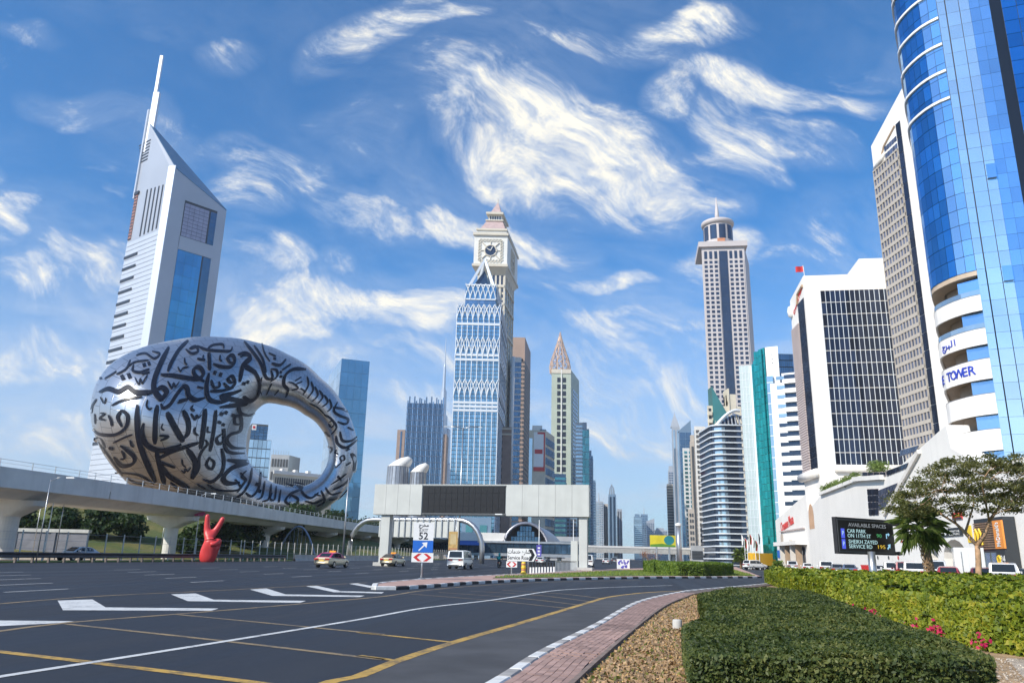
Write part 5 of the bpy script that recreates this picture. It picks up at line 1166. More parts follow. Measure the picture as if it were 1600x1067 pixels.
zs_ = pz(1121, 310, YD + 12); MB().tube([(cd.x, cd.y, zd + 2), (cd.x, cd.y, zd + 9), (cd.x, cd.y, zs_)], [1.9, 1.5, .25], 10).build('spire', 'drum_wall', t, smooth=True)
# green-fronted cream tower
t = thing('green_fronted_tower', 'cream tower with a green glass gable and little stacked balconies', 'tower', (120, 410, 0))
Yg = 400; A, B = pp(1105, 640, Yg), pp(1158, 640, Yg); zt = pz(1120, 634, Yg); zt2 = pz(1120, 604, Yg); f = Face(A, B)
boxb(t, 'tower_body', 'cream_wall', A, B, A + Vector((8, 26)), 0, zt)
ua, ub = f.L * .16, f.L * .62
MB().add([f.P(ua, 60, .6), f.P(ub, 60, .6), f.P(ub, zt - 6, .6), f.P(ua, zt2, .6), f.P(ua, 60, -8), f.P(ub, 60, -8), f.P(ub, zt - 6, -8), f.P(ua, zt2, -8)], [(0, 1, 2, 3), (7, 6, 5, 4), (3, 2, 6, 7), (1, 5, 6, 2), (0, 3, 7, 4), (0, 4, 5, 1)]).build('gable_glass', glass('gable_green', (.10, .30, .26), .12, .5), t)
for z in np.arange(62, zt - 8, 4.2): f.rect('gable_joint', 'cream_wall', t, ua + .1, ub - .1, z, z + .3, .6, .68)
mullions(f, t, ua + 1, ub - 1, 6, 60, zt - 8, .2, .6, .7, 'cream_wall')
f.rect('gable_wall', 'cream_wall', t, ub, f.L * .66, 60, zt2 - 1, -8, .8); f.rect('gable_wall', 'cream_wall', t, ub, f.L * .86, zt - 8, zt2 - 4, -8, .3)
for k in range(26):
    z = zt - 4 - k * 4.1
    if z > 6: f.rect('balcony', 'cream_wall', t, .4, ua - .6, z - 1.2, z + .8, .05, 1.3); f.rect('balcony_opening', 'slot_dark', t, .7, ua - .8, z + .8, z + 2.6, .02, .1); f.rect('balcony', 'cream_wall', t, f.L * .68, f.L * .98, z - 1.2, z + .8, .05, 1.3); f.rect('balcony_opening', 'slot_dark', t, f.L * .7, f.L * .96, z + .8, z + 2.7, .02, .1)
# dark blue banded tower with rounded corner
t = thing('banded_blue_tower', 'dark blue glass tower with white floor slabs, rounded corner and curved crown', 'tower', (88, 300, 0))
Yb = 300; A, B = pp(1118, 760, Yb), pp(1163, 760, Yb); zt = pz(1140, 664, Yb)
def rounded(A, B, r, dep, n=8):
    f = Face(A, B); pts = []
    for i in range(n + 1): a = math.pi / 2 * i / n; pts.append(P2(f.P(r - r * math.cos(a), 0, -r + r * math.sin(a))))
    return [P2(f.P(0, 0, -dep))] + pts + [P2(f.P(f.L, 0, 0)), P2(f.P(f.L, 0, -dep))], f
poly, f = rounded(A, B, 4.5, 22)
MB().prism(poly, 0, zt).build('tower_body', 'glass_dark', t)
nf = 23; fh = zt / nf
pol2, _ = rounded(P2(f.P(-.5, 0, .5)), P2(f.P(f.L + .3, 0, .5)), 5, 22.5)
for k in range(nf + 1): MB().prism(pol2, k * fh - .25, k * fh + .25).build('floor_slab', 'pale_trim', t)
pol3, _ = rounded(P2(f.P(.2, 0, .25)), P2(f.P(f.L * .3, 0, .25)), 4.5, 21)
for k in range(nf): MB().prism(pol3, k * fh + .25, k * fh + 1.3).build('balcony_glass', 'glass_pale', t)
for k in range(7): a = k / 6; MB().tube([f.P(4 + a * 9, zt, -2), f.P(5 + a * 8, zt + 5 * math.sin(.5 + a * 1.6), -5), f.P(f.L, zt + 6.5 * (.6 + .4 * a), -10)], .35, 5).build('crown_rib', 'steel', t)
MB().tube([f.P(2 + i * f.L / 10, zt + 6.5 * math.sin(math.pi * min(1, i / 10 * .62)), -3) for i in range(10)], .7, 6).build('crown_arc', 'pale_trim', t)
MB().add([f.P(3, zt, -3), f.P(f.L, zt, -3), f.P(f.L, zt + 5.5, -7), f.P(8, zt + 4.5, -7)], [(0, 1, 2, 3)]).build('crown_glass', 'glass_dark', t)
# pale slab and teal glass tower
t = thing('teal_glass_tower', 'teal green glass tower between a pale slab and a white shaft', 'tower', (90, 262, 0))
Yt = 262
A, B = pp(1156, 600, Yt), pp(1176, 600, Yt - 2); f = Face(A, B); zt = pz(1165, 572, Yt)
boxb(t, 'pale_slab', mat('pale_cyan_wall', (.40, .48, .49), .5, .1, .06, .1), A, B, A * 1.09, 0, zt)
f.lattice(t, 0, f.L, 0, zt, 4, 26, .12, .12, .02, .1, 'pale_trim', 'panel_joints')
f.rect('edge_column', 'pale_trim', t, f.L - .6, f.L + .1, 0, zt - .5, 0, .5)
Aq, Bq = pp(1176, 600, Yt - 3), pp(1199, 600, Yt - 6); f = Face(Aq, Bq); zt2 = pz(1188, 551, Yt - 4); zt1 = pz(1178, 568, Yt - 4)
glass('teal_strip', (.03, .33, .30), .06, .8, .2)
boxb(t, 'glass_core', 'dark_grey', Aq, Bq, Aq * 1.09, 0, zt1)
for k, (a, b, z, o) in enumerate(((.0, .12, zt1, .0), (.14, .26, zt1 + 1, .3), (.28, .60, zt2, 1.2), (.63, .80, zt2 + .5, 1.5), (.82, 1.0, zt2 + 1, .9))):
    f.rect('bay_core', 'dark_grey', t, f.L * a, f.L * b, 0, z, -8, o)
    f.panes(t, f.L * a, f.L * b, 0, z, 2 if b - a > .2 else 1, 30, .95, .95, .12, 'teal_strip', 'pane', o + .01, tilt=.01, minpx=7)
    f.rect('bay_mullion', 'teal_strip', t, f.L * b, f.L * b + .25, 0, z, -6, o + .5)
Aw, Bw = pp(1197, 570, Yt - 8), pp(1217, 570, Yt - 10); f = Face(Aw, Bw); ztw = pz(1207, 543, Yt - 8); zmid = pz(1205, 589, Yt - 8)
boxb(t, 'white_shaft', 'white_paint', Aw, Bw, Aw * 1.08, 0, ztw)
f.panes(t, f.L * .4, f.L * .62, zmid + 4, ztw - 2, 1, 3, .5, .14, .1, 'slot_dark', 'vent', .01, minpx=2)
f.rect('pale_glass_strip', 'glass_pale', t, f.L * .0, f.L * .5, 0, zmid, .02, 1.0)
for z in np.arange(2, zmid, 3.6): f.rect('strip_joint', 'pale_trim', t, 0, f.L * .5, z, z + .25, 1.0, 1.06)
# dark grid block behind
t, f, fR, fL, zt = slab_tower('dark_grid_block', 'dark glass office block with a fine grid behind the white balcony building', 1217, 1240, 570, 280, 553, 'slot_dark', cat='building', sideY=20)
f.panes(t, 0, f.L, 0, zt, 7, 30, .86, .86, .2, 'glass_deep', 'pane', .02, minpx=5)
# white building with wide window bays
t = thing('white_balcony_building', 'bright white building with stepped balconies and wide dark window bays', 'building', (83, 208, 0))
Yw = 208; A, B = pp(1206, 640, Yw), pp(1252, 640, Yw - 4); f = Face(A, B); zt = pz(1222, 600, Yw); zt2 = pz(1235, 586, Yw)
boxb(t, 'wall', 'white_paint', A, B, A * 1.11, 0, zt); f.rect('upper_wall', 'white_paint', t, f.L * .42, f.L, zt, zt2, -10, 0)
nfl = 14; z0 = pz(1230, 795, Yw); fh = (zt2 - z0) / nfl
for k in range(nfl):
    z = z0 + k * fh
    f.rect('window', 'glass_dark' if k < 9 else 'glass_pale', t, f.L * .22, f.L * .5, z + fh * .32, z + fh * .70, .02, .08); f.rect('balcony_recess', 'glass_dark', t, f.L * .5, f.L * .92, z + fh * .28, z + fh * .80, .02, .1)
    f.rect('balcony_front', 'white_paint', t, f.L * .48, f.L * .94, z - fh * .18, z + fh * .28, .02, 1.1 if k > 6 else .5)
    if k < 4: f.rect('window', 'glass_dark', t, f.L * 1.0, f.L * 1.15, z + fh * .3, z + fh * .68, .02, .08)
f.rect('side_wall', 'white_paint', t, f.L, f.L * 1.2, 0, pz(1255, 700, Yw), -10, .0)

# ------------------------------------------------------------------ white hotel with the dark glass front
mat('hotel_white', (.82, .79, .74), .6, 0, .04, .15, streak=.12); mat('hotel_trim', (.70, .66, .60), .6, 0, .05, .3)
t = thing('hotel', 'white hotel block with a large dark glass front and rounded slots', 'hotel', (66, 155, 0))
K, Rr2 = P2(gp(1255, 431, 60)), P2(gp(1377, 427, 60)); tdir = (Rr2 - K).normalized(); Rr2 = K + tdir * 26
L_ = along(K, (.10, 1.0), az(1235, 480)); zl = at(1236, 470, L_.y).z
back = Vector((.42, 1.0)).normalized() * 18
MB().prism([L_, K, Rr2, Rr2 + back, L_ + back], 0, [zl, 60, 60, 60, zl]).build('tower_body', 'hotel_white', t)
f, fl = Face(K, Rr2), Face(L_, K)
u0, zt = f.hit(1281, 455); u1 = f.hit(1388, 453)[0]; zb = f.hit(1305, 728)[1]
u1 = max(u1, u0 + 12.5)
f.rect('glass_backing', 'slot_dark', t, u0, u1, zb, zt, .02, .06)
glass('hotel_glass', (.035, .045, .075), .04, .55, .35)
f.panes(t, u0, u1, zb, zt, 14, 14, .93, .955, .1, 'hotel_glass', 'pane', .06, tilt=.006)
mullions(f, t, u0, u1, 14, zb, zt, .10, .06, .24, 'pale_trim'); bands(f, t, [zb + (zt - zb) * k / 14 for k in range(15)], .1, .06, .2, 'hotel_trim', 'transom', u0, u1)
MB().tube([f.P(u0 - .3, zb - .5, .4), f.P(u1 + .6, zb - .5, .4)], .75, 12).build('window_lip', 'hotel_white', t, smooth=True)
mb = MB()
for k in range(1, 19): z = 60 - k * 3.0; f.slab(mb, 0, u0, z, z + .05, .005, .012)
mb.build('panel_joint', 'hotel_trim', t)
ug0, ug1 = fl.L * .52, fl.L * .93; zg0, zg1 = fl.hit(1268, 735)[1], fl.hit(1245, 478)[1]
fl.panes(t, ug0, ug1, zg0, zg1, 1, 16, .94, .96, .12, 'hotel_glass', 'pane', .02)
mat('pink_louver', (.52, .44, .42), .6, 0, .06, .4)
for k in range(60): fl.rect('louver', 'pink_louver', t, .1, ug0 - .15, zg0 + (zg1 - 4 - zg0) * k / 60, zg0 + (zg1 - 4 - zg0) * (k + .7) / 60, .02, .3)
MB().tube([fl.P(-.2, zg0 - 1, .5), fl.P(ug1 + .2, zg0 - 1, .5)], .9, 12).build('window_lip', 'hotel_white', t, smooth=True)
MB().tube([fl.P(ug0, zg1, .1), fl.P(ug0 + .8, zg1 + 2, .1), fl.P(ug1, zg1 + 2.6, .1)], .35, 6).build('slot_head', mat('slot_tan', (.42, .30, .2), .7), t)
o = lettering('Crowne Plaza', 1.5, fl.P(fl.L * .55, (zl + 60) / 2 - 3.0, .12), fl.rz, 'red_paint', t, 'roof_lettering', .05, roll=.45)
MB().lathe([(.1, zg1 - 1.4), (.7, zg1 - 1.1), (.9, zg1), (.7, zg1 + 1.1), (.1, zg1 + 1.4)], tuple(fl.P(.8, 0, .1)[:2]), 14).build('roundel', 'white_paint', t, smooth=True)
f.rect('stair_head', 'hotel_white', t, f.hit(1352, 415)[0], f.L, 60, f.hit(1366, 400)[1] + 1, -14, -4)
p = fl.P(fl.L * .8, 60, -1); fp_ = thing('flag', 'small red flag flying on the hotel roof corner', 'flag', tuple(p))
MB().tube([p, p + Vector((-.2, 0, 3.2))], .07, 6).build('pole', 'white_paint', fp_)
vs = [(p.x - .2 - 1.7 * i / 6 + .5, p.y + .15 * math.sin(i), p.z + 3.1 - j * 1.3 - .25 * i / 6) for j in (0, 1) for i in range(7)]
MB().add([(x - .5, y, z) for x, y, z in vs], [(i, i + 1, 8 + i, 7 + i) for i in range(6)]).build('cloth', 'red_paint', fp_)

# grey slab tower with white slanted head
t = thing('grey_grid_tower', 'tall slab tower with a slanted white head and a fine grid of windows', 'tower', (74, 130, 0))
K = P2(gp(1409, 139, 88)); L_ = along(K, (-.05, 1.0), az(1361, 229)); zl = at(1361, 229, L_.y).z
R3 = K + Vector((12, -2)); back = Vector((.56, 1.0)) * 16
MB().prism([L_, K, R3, R3 + back, L_ + back], 0, [zl, 88, 90, 90, zl]).build('tower_body', 'hotel_white', t)
fl = Face(L_, K); uG = fl.hit(1402, 221)[0]; uS = fl.hit(1420, 380)[0] * .0 + uG + (fl.L - uG) * .5
zb, zt = 12, fl.hit(1372, 262)[1]
mat('grid_frame', (.44, .40, .35), .6, 0, .06, .3); glass('grid_glass', (.16, .19, .28), .06, .6, .3)
nr = 34; fl.rect('grid_backing', 'slot_dark', t, .05, uG, zb, zt, .01, .04)
fl.panes(t, .05, uG, zb, zt, 9, nr, .82, .62, .08, 'grid_glass', 'window', .05, minpx=6)
fl.lattice(t, .05, uG, zb, zt, 9, nr, .16, (zt - zb) / nr * .34, .04, .32, 'grid_frame', 'facade_frame')
fl.panes(t, uG * .5, uG, zt, zt + 3, 5, 2, .82, .62, .08, 'grid_glass', 'window', .02, minpx=6)
fl.panes(t, uG + .15, uS, zb, zt + 5, 1, 22, .9, .96, .1, 'hotel_glass', 'pane', .02)
MB().tube([fl.P(.3, zt + .3, .05), fl.P(uG * .4, zt + .7, .3), fl.P(uG * .52, zt + 1.6, .1)], [.3, .6, .2], 10).build('head_lip', 'hotel_white', t, smooth=True)
MB().tube([fl.P(uG * .34, zt + 1.2, .02), fl.P(uG * .5, zt + 3.0, .04), fl.P(uG * .98, zt + 4.9, .02)], .25, 6).build('slot_head', 'slot_tan', t)
fK = Face(K, R3)
for k in range(1, 30): fK.rect('panel_joint', 'hotel_trim', t, 0, fK.L, 88 - k * 3, 88 - k * 3 + .05, .005, .012)
for z in (58, 46): p = fK.P(2.0, z, .1); MB().box(p.x - .3, p.x + .3, p.y - .4, p.y, p.z - .15, p.z + .15).build('floodlight', 'dark_grey', t)

# ------------------------------------------------------------------ round-cornered blue glass tower
t = thing('blue_curved_tower', 'huge blue mirrored glass tower with a curved corner and white balconies', 'tower', (52, 80, 0))
cur = catmull([Vector(p) for p in ((56, 94), (52, 89), (49.0, 84.6), (47.0, 81.4), (46.3, 79.6), (46.45, 77.2), (47.0, 75.5), (47.9, 74.3))], .25)
acc = [0]
for a, b in zip(cur[:-1], cur[1:]): acc.append(acc[-1] + (b - a).length)
def on_curve(s):
    i = min(max(int(np.searchsorted(acc, s)) - 1, 0), len(cur) - 2); return cur[i].lerp(cur[i + 1], (s - acc[i]) / (acc[i + 1] - acc[i]))
SL = acc[-1]; nseg = 24; cp = [on_curve(SL * i / nseg) for i in range(nseg + 1)]
seam = cp[-1]; fdir = Vector((1, -.42)).normalized()
e1 = along(seam, fdir, .7263); e2 = e1 + fdir * .9 + Vector((.9, .9)); e3 = e2 + Vector((12, -4.6)); TOP = 86.0; ZB = 31.0
poly = list(cp) + [e1, e2, e3, e3 + Vector((4, 20)), Vector((60, 96))]
MB().prism(poly, ZB, TOP).build('tower_body', 'slot_dark', t)
MB().prism([seam + Vector((.3, 1.2))] + [e1, e2, e3, e3 + Vector((4, 20)), Vector((56, 92)), Vector((52, 86))], 0, ZB).build('lower_body', 'slot_dark', t)
glass('blue_mirror', (.06, .29, .64), .03, .88, .2, .03); glass('pale_mirror', (.72, .86, .97), .10, .8, .08, .03); glass('mid_mirror', (.38, .62, .90), .06, .85, .12, .03)
fh = 1.72; nr = int((TOP - ZB) / fh); pan = []
for i in range(nseg):
    fa = Face(cp[i], cp[i + 1]); q = pxy(fa.P(0, 50)); 
    if i < 10: fa.panes(t, 0, fa.L, ZB, TOP, 1, nr, .965, .97, .05, 'blue_mirror', 'pane', .01, quota=0); continue
    fa.panes(t, 0, fa.L, ZB, TOP, 1, nr, .965, .97, .05, 'blue_mirror' if i < 22 else 'mid_mirror', 'pane', .01, tilt=.006, quota=21)
zb0 = at(1409, 175, 77).z
mb_l = [zb0 + k * 3.44 for k in range(9) if zb0 + k * 3.44 < TOP]
for z in mb_l:
    m_ = MB()
    for a, b in zip(cp[5:-1], cp[6:]): fa = Face(a, b); fa.slab(m_, 0, fa.L, z, z + .28, .05, .25)
    m_.build('white_band', 'white_paint', t)
ff = Face(seam, e1); nrf = int(TOP / fh)
for k, (a, b, mt_) in enumerate(((0, .15, 'pale_mirror'), (.17, .42, 'pale_mirror'), (.43, .62, 'pale_mirror'), (.62, .81, 'mid_mirror'), (.81, 1., 'mid_mirror'))):
    ff.panes(t, ff.L * a, ff.L * b, .2, TOP, 1, nrf, .985, .985, .05, mt_, 'panel', .02 + .0 * k, tilt=.004, quota=60)
for z in (29.5, 41.0): ff.rect('open_vent', 'mid_mirror', t, ff.L * .44, ff.L * .61, z, z + 1.6, .1, .35)
fg = Face(e2, e3); fg.panes(t, 0, fg.L, .2, TOP, 9, nrf, .96, .97, .05, 'blue_mirror', 'pane', .02, tilt=.006, quota=120)
# balconies under the curved glass
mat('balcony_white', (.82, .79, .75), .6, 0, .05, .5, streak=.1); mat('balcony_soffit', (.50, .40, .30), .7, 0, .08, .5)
crv = [p for p in cp[1:]]
inn = [p + (Vector((52, 82)) - p) * .38 for p in crv]
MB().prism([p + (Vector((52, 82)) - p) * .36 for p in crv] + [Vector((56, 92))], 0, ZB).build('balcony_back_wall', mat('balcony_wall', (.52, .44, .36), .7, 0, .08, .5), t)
bz = [27.4 - k * 3.55 for k in range(7)]
for k, z in enumerate(bz):
    out = offs(crv, -.0)
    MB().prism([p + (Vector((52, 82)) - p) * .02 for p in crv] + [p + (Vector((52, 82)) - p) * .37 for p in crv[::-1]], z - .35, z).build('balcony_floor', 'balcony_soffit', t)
    m_ = MB(); hgt = .95 if k < 2 else 1.35
    for a, b in zip(crv[:-1], crv[1:]): fa = Face(a, b); fa.slab(m_, -.005, fa.L + .005, z - .7, z + hgt, -.18, .02)
    par = m_.build('parapet', 'balcony_white', t)
    if k < 2:
        m2 = MB()
        for a, b in zip(crv[:-1], crv[1:]): fa = Face(a, b); fa.slab(m2, 0, fa.L, z + hgt, z + hgt + .6, -.12, -.06)
        m2.build('glass_rail', 'glass_pale', t)
    fa = Face(crv[-6], crv[-1])
    q0 = crv[-1] + (Vector((52, 82)) - crv[-1]) * .30; q1 = crv[-9] + (Vector((52, 82)) - crv[-9]) * .34
    fb = Face(q1, q0); fb.rect('balcony_door', 'glass_dark', t, fb.L * .35, fb.L * .72, z, z + 2.3, .02, .3); 
    for s in (.35, .52, .7): fb.rect('door_frame', 'white_paint', t, fb.L * s, fb.L * s + .12, z, z + 2.3, .3, .4)
    fs2 = Face(crv[-3], crv[-1]); fs2.rect('blue_window', 'mid_mirror', t, fs2.L * -.2, fs2.L, z + 1.35, z + 2.85, -.7, -.5)
    MB().tube([(p.x, p.y, z + hgt + .02) for p in offs(crv, .0)], .05, 4, False).build('handrail', 'steel', t)
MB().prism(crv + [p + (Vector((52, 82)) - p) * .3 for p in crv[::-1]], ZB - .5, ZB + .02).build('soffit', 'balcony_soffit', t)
# letters on the parapets follow the curve
accb = [0]
for a, b in zip(crv[:-1], crv[1:]): accb.append(accb[-1] + (b - a).length)
def curve_text(chars, s0, z, size, pitch, mt):
    for i, ch in enumerate(chars):
        s = s0 + i * pitch
        if ch == ' ' or s > accb[-1]: continue
        j = min(max(int(np.searchsorted(accb, s)) - 1, 0), len(crv) - 2); fa = Face(crv[j], crv[j + 1])
        lettering(ch, size, fa.P(s - accb[j], z, .06), fa.rz, mt, t, 'letter', .03, bold=.02)
mat('sign_blue', (.03, .06, .42), .4, 0, 0)
curve_text('THE TOWER', accb[-1] - 8.1, bz[2] + .35, 1.35, .78, 'sign_blue')
curve_text('\uFE8D\uFEDF\uFE92\uFEAE\uFE9D'[::-1], accb[-1] - 5.2, bz[1] + .15, .95, .45, 'sign_blue')

# ------------------------------------------------------------------ white podium with sloping buttress, arches and shops
t = thing('podium', 'white arcaded podium with a sloping buttress below the hotel and towers', 'building', (50, 110, 0))
PA, PB = Vector((57.2, 150)), Vector((39.8, 48)); f = Face(PA, PB)
def U(px, py): return f.hit(px, py)
def arch_pts(pxl, pxr, ytop, n=10):
    u0, u1 = U(pxl, 880)[0], U(pxr, 880)[0]; zt = U((pxl + pxr) / 2, ytop)[1]; r = (u1 - u0) / 2; rise = min(r, zt * .45)
    return [(u1, 0.02)] + [((u0 + u1) / 2 + r * math.cos(a), zt - rise + rise * math.sin(a)) for a in np.linspace(0, math.pi, n)] + [(u0, .02)], (u0, u1, zt)
prof = [U(1260, 800), U(1284, 771), U(1348, 745), U(1392, 741), U(1478, 664), U(1486, 700), (f.L * .80, U(1560, 742)[1]), (f.L, 9.5)]
prof = [(max(0, prof[0][0]), 0.02), (max(0, prof[0][0]), prof[0][1])] + prof[1:] + [(f.L, .02)]
notch = []
arches = []
for a in ((1513, 1476, 842), (1467, 1441, 842)):
    pts, inf = arch_pts(a[1], a[0], a[2]); notch += pts; arches.append(inf)
outl = prof + notch
n = len(outl)
vs = [f.P(u_, z_, 0) for u_, z_ in outl] + [f.P(u_, z_, -2.2) for u_, z_ in outl]
MB().add(vs, [tuple(range(n))[::-1], tuple(range(n, 2 * n))] + [(i, (i + 1) % n, n + (i + 1) % n, n + i) for i in range(n)]).build('arcade_wall', 'hotel_white', t)
f.rect('arcade_back', mat('arcade_tan', (.50, .43, .34), .8, 0, .1, .5), t, 2, f.L, 0, 7.0, -6, -4.5)
f.rect('arcade_ceiling', 'hotel_white', t, 2, f.L, 7.0, 7.3, -6, -2.2)
MB().prism([f.P(2, 0, -2.3), f.P(f.L, 0, -2.3), f.P(f.L, 0, -14), f.P(2, 0, -14)], 7.3, 11.0).build('upper_floor', 'hotel_white', t)
def strip_panes(q, nc, nr, mt, name='window', out=.03):
    """panes over a skewed quad on the facade: q = four pixel corners tl,tr,br,bl"""
    tl, tr, br, bl = [Vector(U(*p)) for p in q]
    m_ = MB().add([f.P(*p, out - .02) for p in (bl, br, tr, tl)], [(0, 1, 2, 3)]); m_.build('window_frame', 'pink_louver', t)
    for i in range(nc):
        for j in range(nr):
            def pt(a, b): return tl.lerp(tr, a).lerp(bl.lerp(br, a), b)
            e, g_ = .08, .06; c4 = [pt((i + e) / nc, (j + g_) / nr), pt((i + 1 - e) / nc, (j + g_) / nr), pt((i + 1 - e) / nc, (j + 1 - g_) / nr), pt((i + e) / nc, (j + 1 - g_) / nr)]
            m_ = MB(); k_ = [f.P(*p, out) for p in c4] + [f.P(*p, out + .08) for p in c4]
            m_.add(k_, [(7, 6, 5, 4), (0, 1, 5, 4), (1, 2, 6, 5), (2, 3, 7, 6), (3, 0, 4, 7)]); m_.build(name, mt, t)
def c6(*l): return [(1180 + x / 3.81, 700 + y / 3.81) for x, y in l]
strip_panes(c6((668, 242), (735, 240), (738, 398), (680, 402)), 3, 4, 'hotel_glass')
strip_panes(c6((735, 250), (850, 205), (800, 345), (740, 372)), 6, 3, 'grid_glass')
strip_panes(c6((785, 135), (915, 85), (905, 120), (785, 168)), 7, 1, 'hotel_glass')
strip_panes(c6((640, 142), (780, 142), (780, 168), (640, 168)), 4, 1, 'hotel_glass')
strip_panes(c6((870, 10), (980, -20), (960, 20), (862, 52)), 7, 1, 'grid_glass')
# raised rib along the sloping buttress, ledges and slot
def bar(p, w, o0, o1, mt, name):
    a, b = Vector(U(*p[0])), Vector(U(*p[1])); d_ = (b - a).normalized(); nn = Vector((-d_.y, d_.x)) * w / 2
    c4 = [a - nn, b - nn, b + nn, a + nn]; MB().hexa([f.P(*q, o1) for q in c4[:2]] + [f.P(*q, o0) for q in c4[:2][::-1]] + [f.P(*q, o1) for q in (c4[3], c4[2])] + [f.P(*q, o0) for q in (c4[2], c4[3])]).build(name, mt, t)
bar(c6((985, 20), (775, 395)), .5, .02, .35, 'hotel_trim', 'buttress_rib'); bar(c6((395, 272), (640, 176)), .5, .02, .5, 'hotel_white', 'planter_edge'); bar(c6((600, 185), (770, 172)), .6, .02, .6, 'hotel_white', 'planter_edge')
s0, s1 = U(*c6((340, 480))[0]), U(*c6((360, 320))[0]); 
m_ = MB(); w2 = 2.2; nn = 10; uc = s0[0]
m_.add([f.P(uc - w2, s0[1], .03), f.P(uc + w2, s0[1], .03)] + [f.P(uc + w2 * math.cos(a), s1[1] - w2 + w2 * math.sin(a), .03) for a in np.linspace(0, math.pi, nn)], [tuple(range(nn + 2))]); m_.build('arched_niche', mat('niche_tan', (.58, .36, .22), .7), t)
for k, (px, py) in enumerate(((1287, 766), (1295, 763), (1304, 759), (1313, 757), (1322, 753), (1333, 749), (1362, 733), (1370, 732))):
    u_, z_ = U(px, py + 6); b = f.P(u_, z_ - .3, -.6); pl_ = thing('terrace_plant', 'bushy green plant on the podium terrace edge', 'plant', tuple(b), 'plants on the podium terrace')
    MB().tube([b, b + Vector((0, 0, .8))], .08, 5).build('stem', 'bark', pl_); crown('foliage', [((b.x, b.y, b.z + 1.0), (1.3, 1.5, 1.0)), ((b.x, b.y + .9, b.z + 1.3), (.9, .9, .8))], 420, (.15, .38), 'leaf_palm', pl_, .25)
# shop lettering on the arcade wall
mat('sign_dark', (.03, .035, .04), .5, 0, 0); mat('sign_orange', (.75, .27, .05), .45, 0, .05, 1); mat('sign_red', (.62, .06, .05), .45, 0, 0); mat('sign_yellow', (.85, .58, .04), .4, 0, 0); mat('wood_slat', (.22, .14, .09), .6, 0, .2, 2)
def board(px0, px1, py0, py1, mt, name, o=.12):
    a, b = U(px0, py1), U(px1, py0); return f.rect(name, mt, t, a[0], b[0], a[1], b[1], .02, o), (a[0] + b[0]) / 2, (a[1] + b[1]) / 2, b[0] - a[0], b[1] - a[1]
o, cu, cz, w_, h_ = board(1466, 1504, 823, 839, 'sign_dark', 'dental_sign')
lettering('DENTAL', h_ * .36, f.P(cu + w_ * .22, cz + h_ * .05, .15), f.rz, 'white_paint', o, width=w_ * .42); lettering('CLINIC', h_ * .36, f.P(cu + w_ * .22, cz - h_ * .3, .15), f.rz, 'white_paint', o, width=w_ * .42)
pts = [(-.45, .4), (-.32, .48), (-.2, .36), (-.08, .48), (.0, .36), (-.04, .05), (-.12, -.42), (-.2, -.1), (-.28, -.1), (-.36, -.42), (-.43, .05)]
MB().add([f.P(cu + a * w_, cz + b * h_, .16) for a, b in pts], [tuple(range(len(pts)))[::-1]]).build('tooth_emblem', 'white_paint', o)
o, cu, cz, w_, h_ = board(1490, 1503.5, 799, 812, 'sign_red', 'square_sign'); MB().add([f.P(cu + a * w_, cz + b * h_, .16) for a, b in ((-.4, -.1), (.4, -.1), (.3, .3), (.1, .1), (0, .35), (-.15, .1), (-.3, .3))], [tuple(range(7))[::-1]]).build('emblem', 'sign_yellow', o)
f.rect('sign_foot', 'sign_dark', o, cu - w_ * .5, cu + w_ * .5, cz - h_ * .5, cz - h_ * .25, .12, .14)
a = U(1413, 828); lettering('R', 1.0, f.P(a[0], a[1], .1), f.rz, 'sign_red', t, 'wall_emblem', bold=.02); f.rect('wall_lettering_bar', 'sign_red', t, a[0] - 2.3, a[0] + 2.3, a[1] - 1.0, a[1] - .7, .03, .08); f.rect('wall_lettering_bar', 'sign_red', t, a[0] - 1.5, a[0] + 1.5, a[1] - 1.4, a[1] - 1.2, .03, .08)
# burger restaurant front: timber slats, orange panel, yellow arches
t2 = thing('restaurant_front', 'timber-slatted restaurant front with yellow arches and orange name panel', 'shop front', tuple(f.P(U(1565, 880)[0], 0, 1.5)))
uA, uB = U(1546, 860)[0], U(1577, 850)[0]; uC = U(1592, 850)[0]; zA, zB2 = U(1560, 858)[1], U(1560, 815)[1]
f.rect('backing', 'sign_dark', t2, uA, uC, 0, zB2 + .3, .05, 1.0)
for k in range(12): z = zA + (zB2 - zA) * k / 12; f.rect('slat', 'wood_slat', t2, uA, uB, z, z + (zB2 - zA) / 12 * .62, 1.0, 1.12)
f.rect('name_panel', 'sign_orange', t2, uB + .05, uC, zA, zB2, 1.0, 1.15); lettering("McDonald's", .95, f.P((uB + uC) / 2, (zA + zB2) / 2, 1.18), f.rz, 'white_paint', t2, 'name_lettering', .02, roll=math.pi / 2, bold=.015, width=(zB2 - zA) * .85)
def arches_m(u, z, w, h, o):
    for s in (-1, 1): MB().tube([f.P(u + s * w * .5, z - h / 2, o), f.P(u + s * w * .42, z + h * .2, o), f.P(u + s * w * .25, z + h * .5, o), f.P(u + s * w * .08, z + h * .2, o), f.P(u, z - h * .35, o)], w * .055, 6).build('yellow_arch', 'sign_yellow', t2)
arches_m(U(1549, 842)[0] + .3, zA + (zB2 - zA) * .45, 1.5, 1.4, 1.2)
f.rect('shop_window', 'glass_pale', t2, uA + .3, uB, .3, zA - .3, 1.0, 1.08); mullions(f, t2, uA + .3, uB, 3, .3, zA - .3, .1, 1.08, 1.14, 'dark_grey')
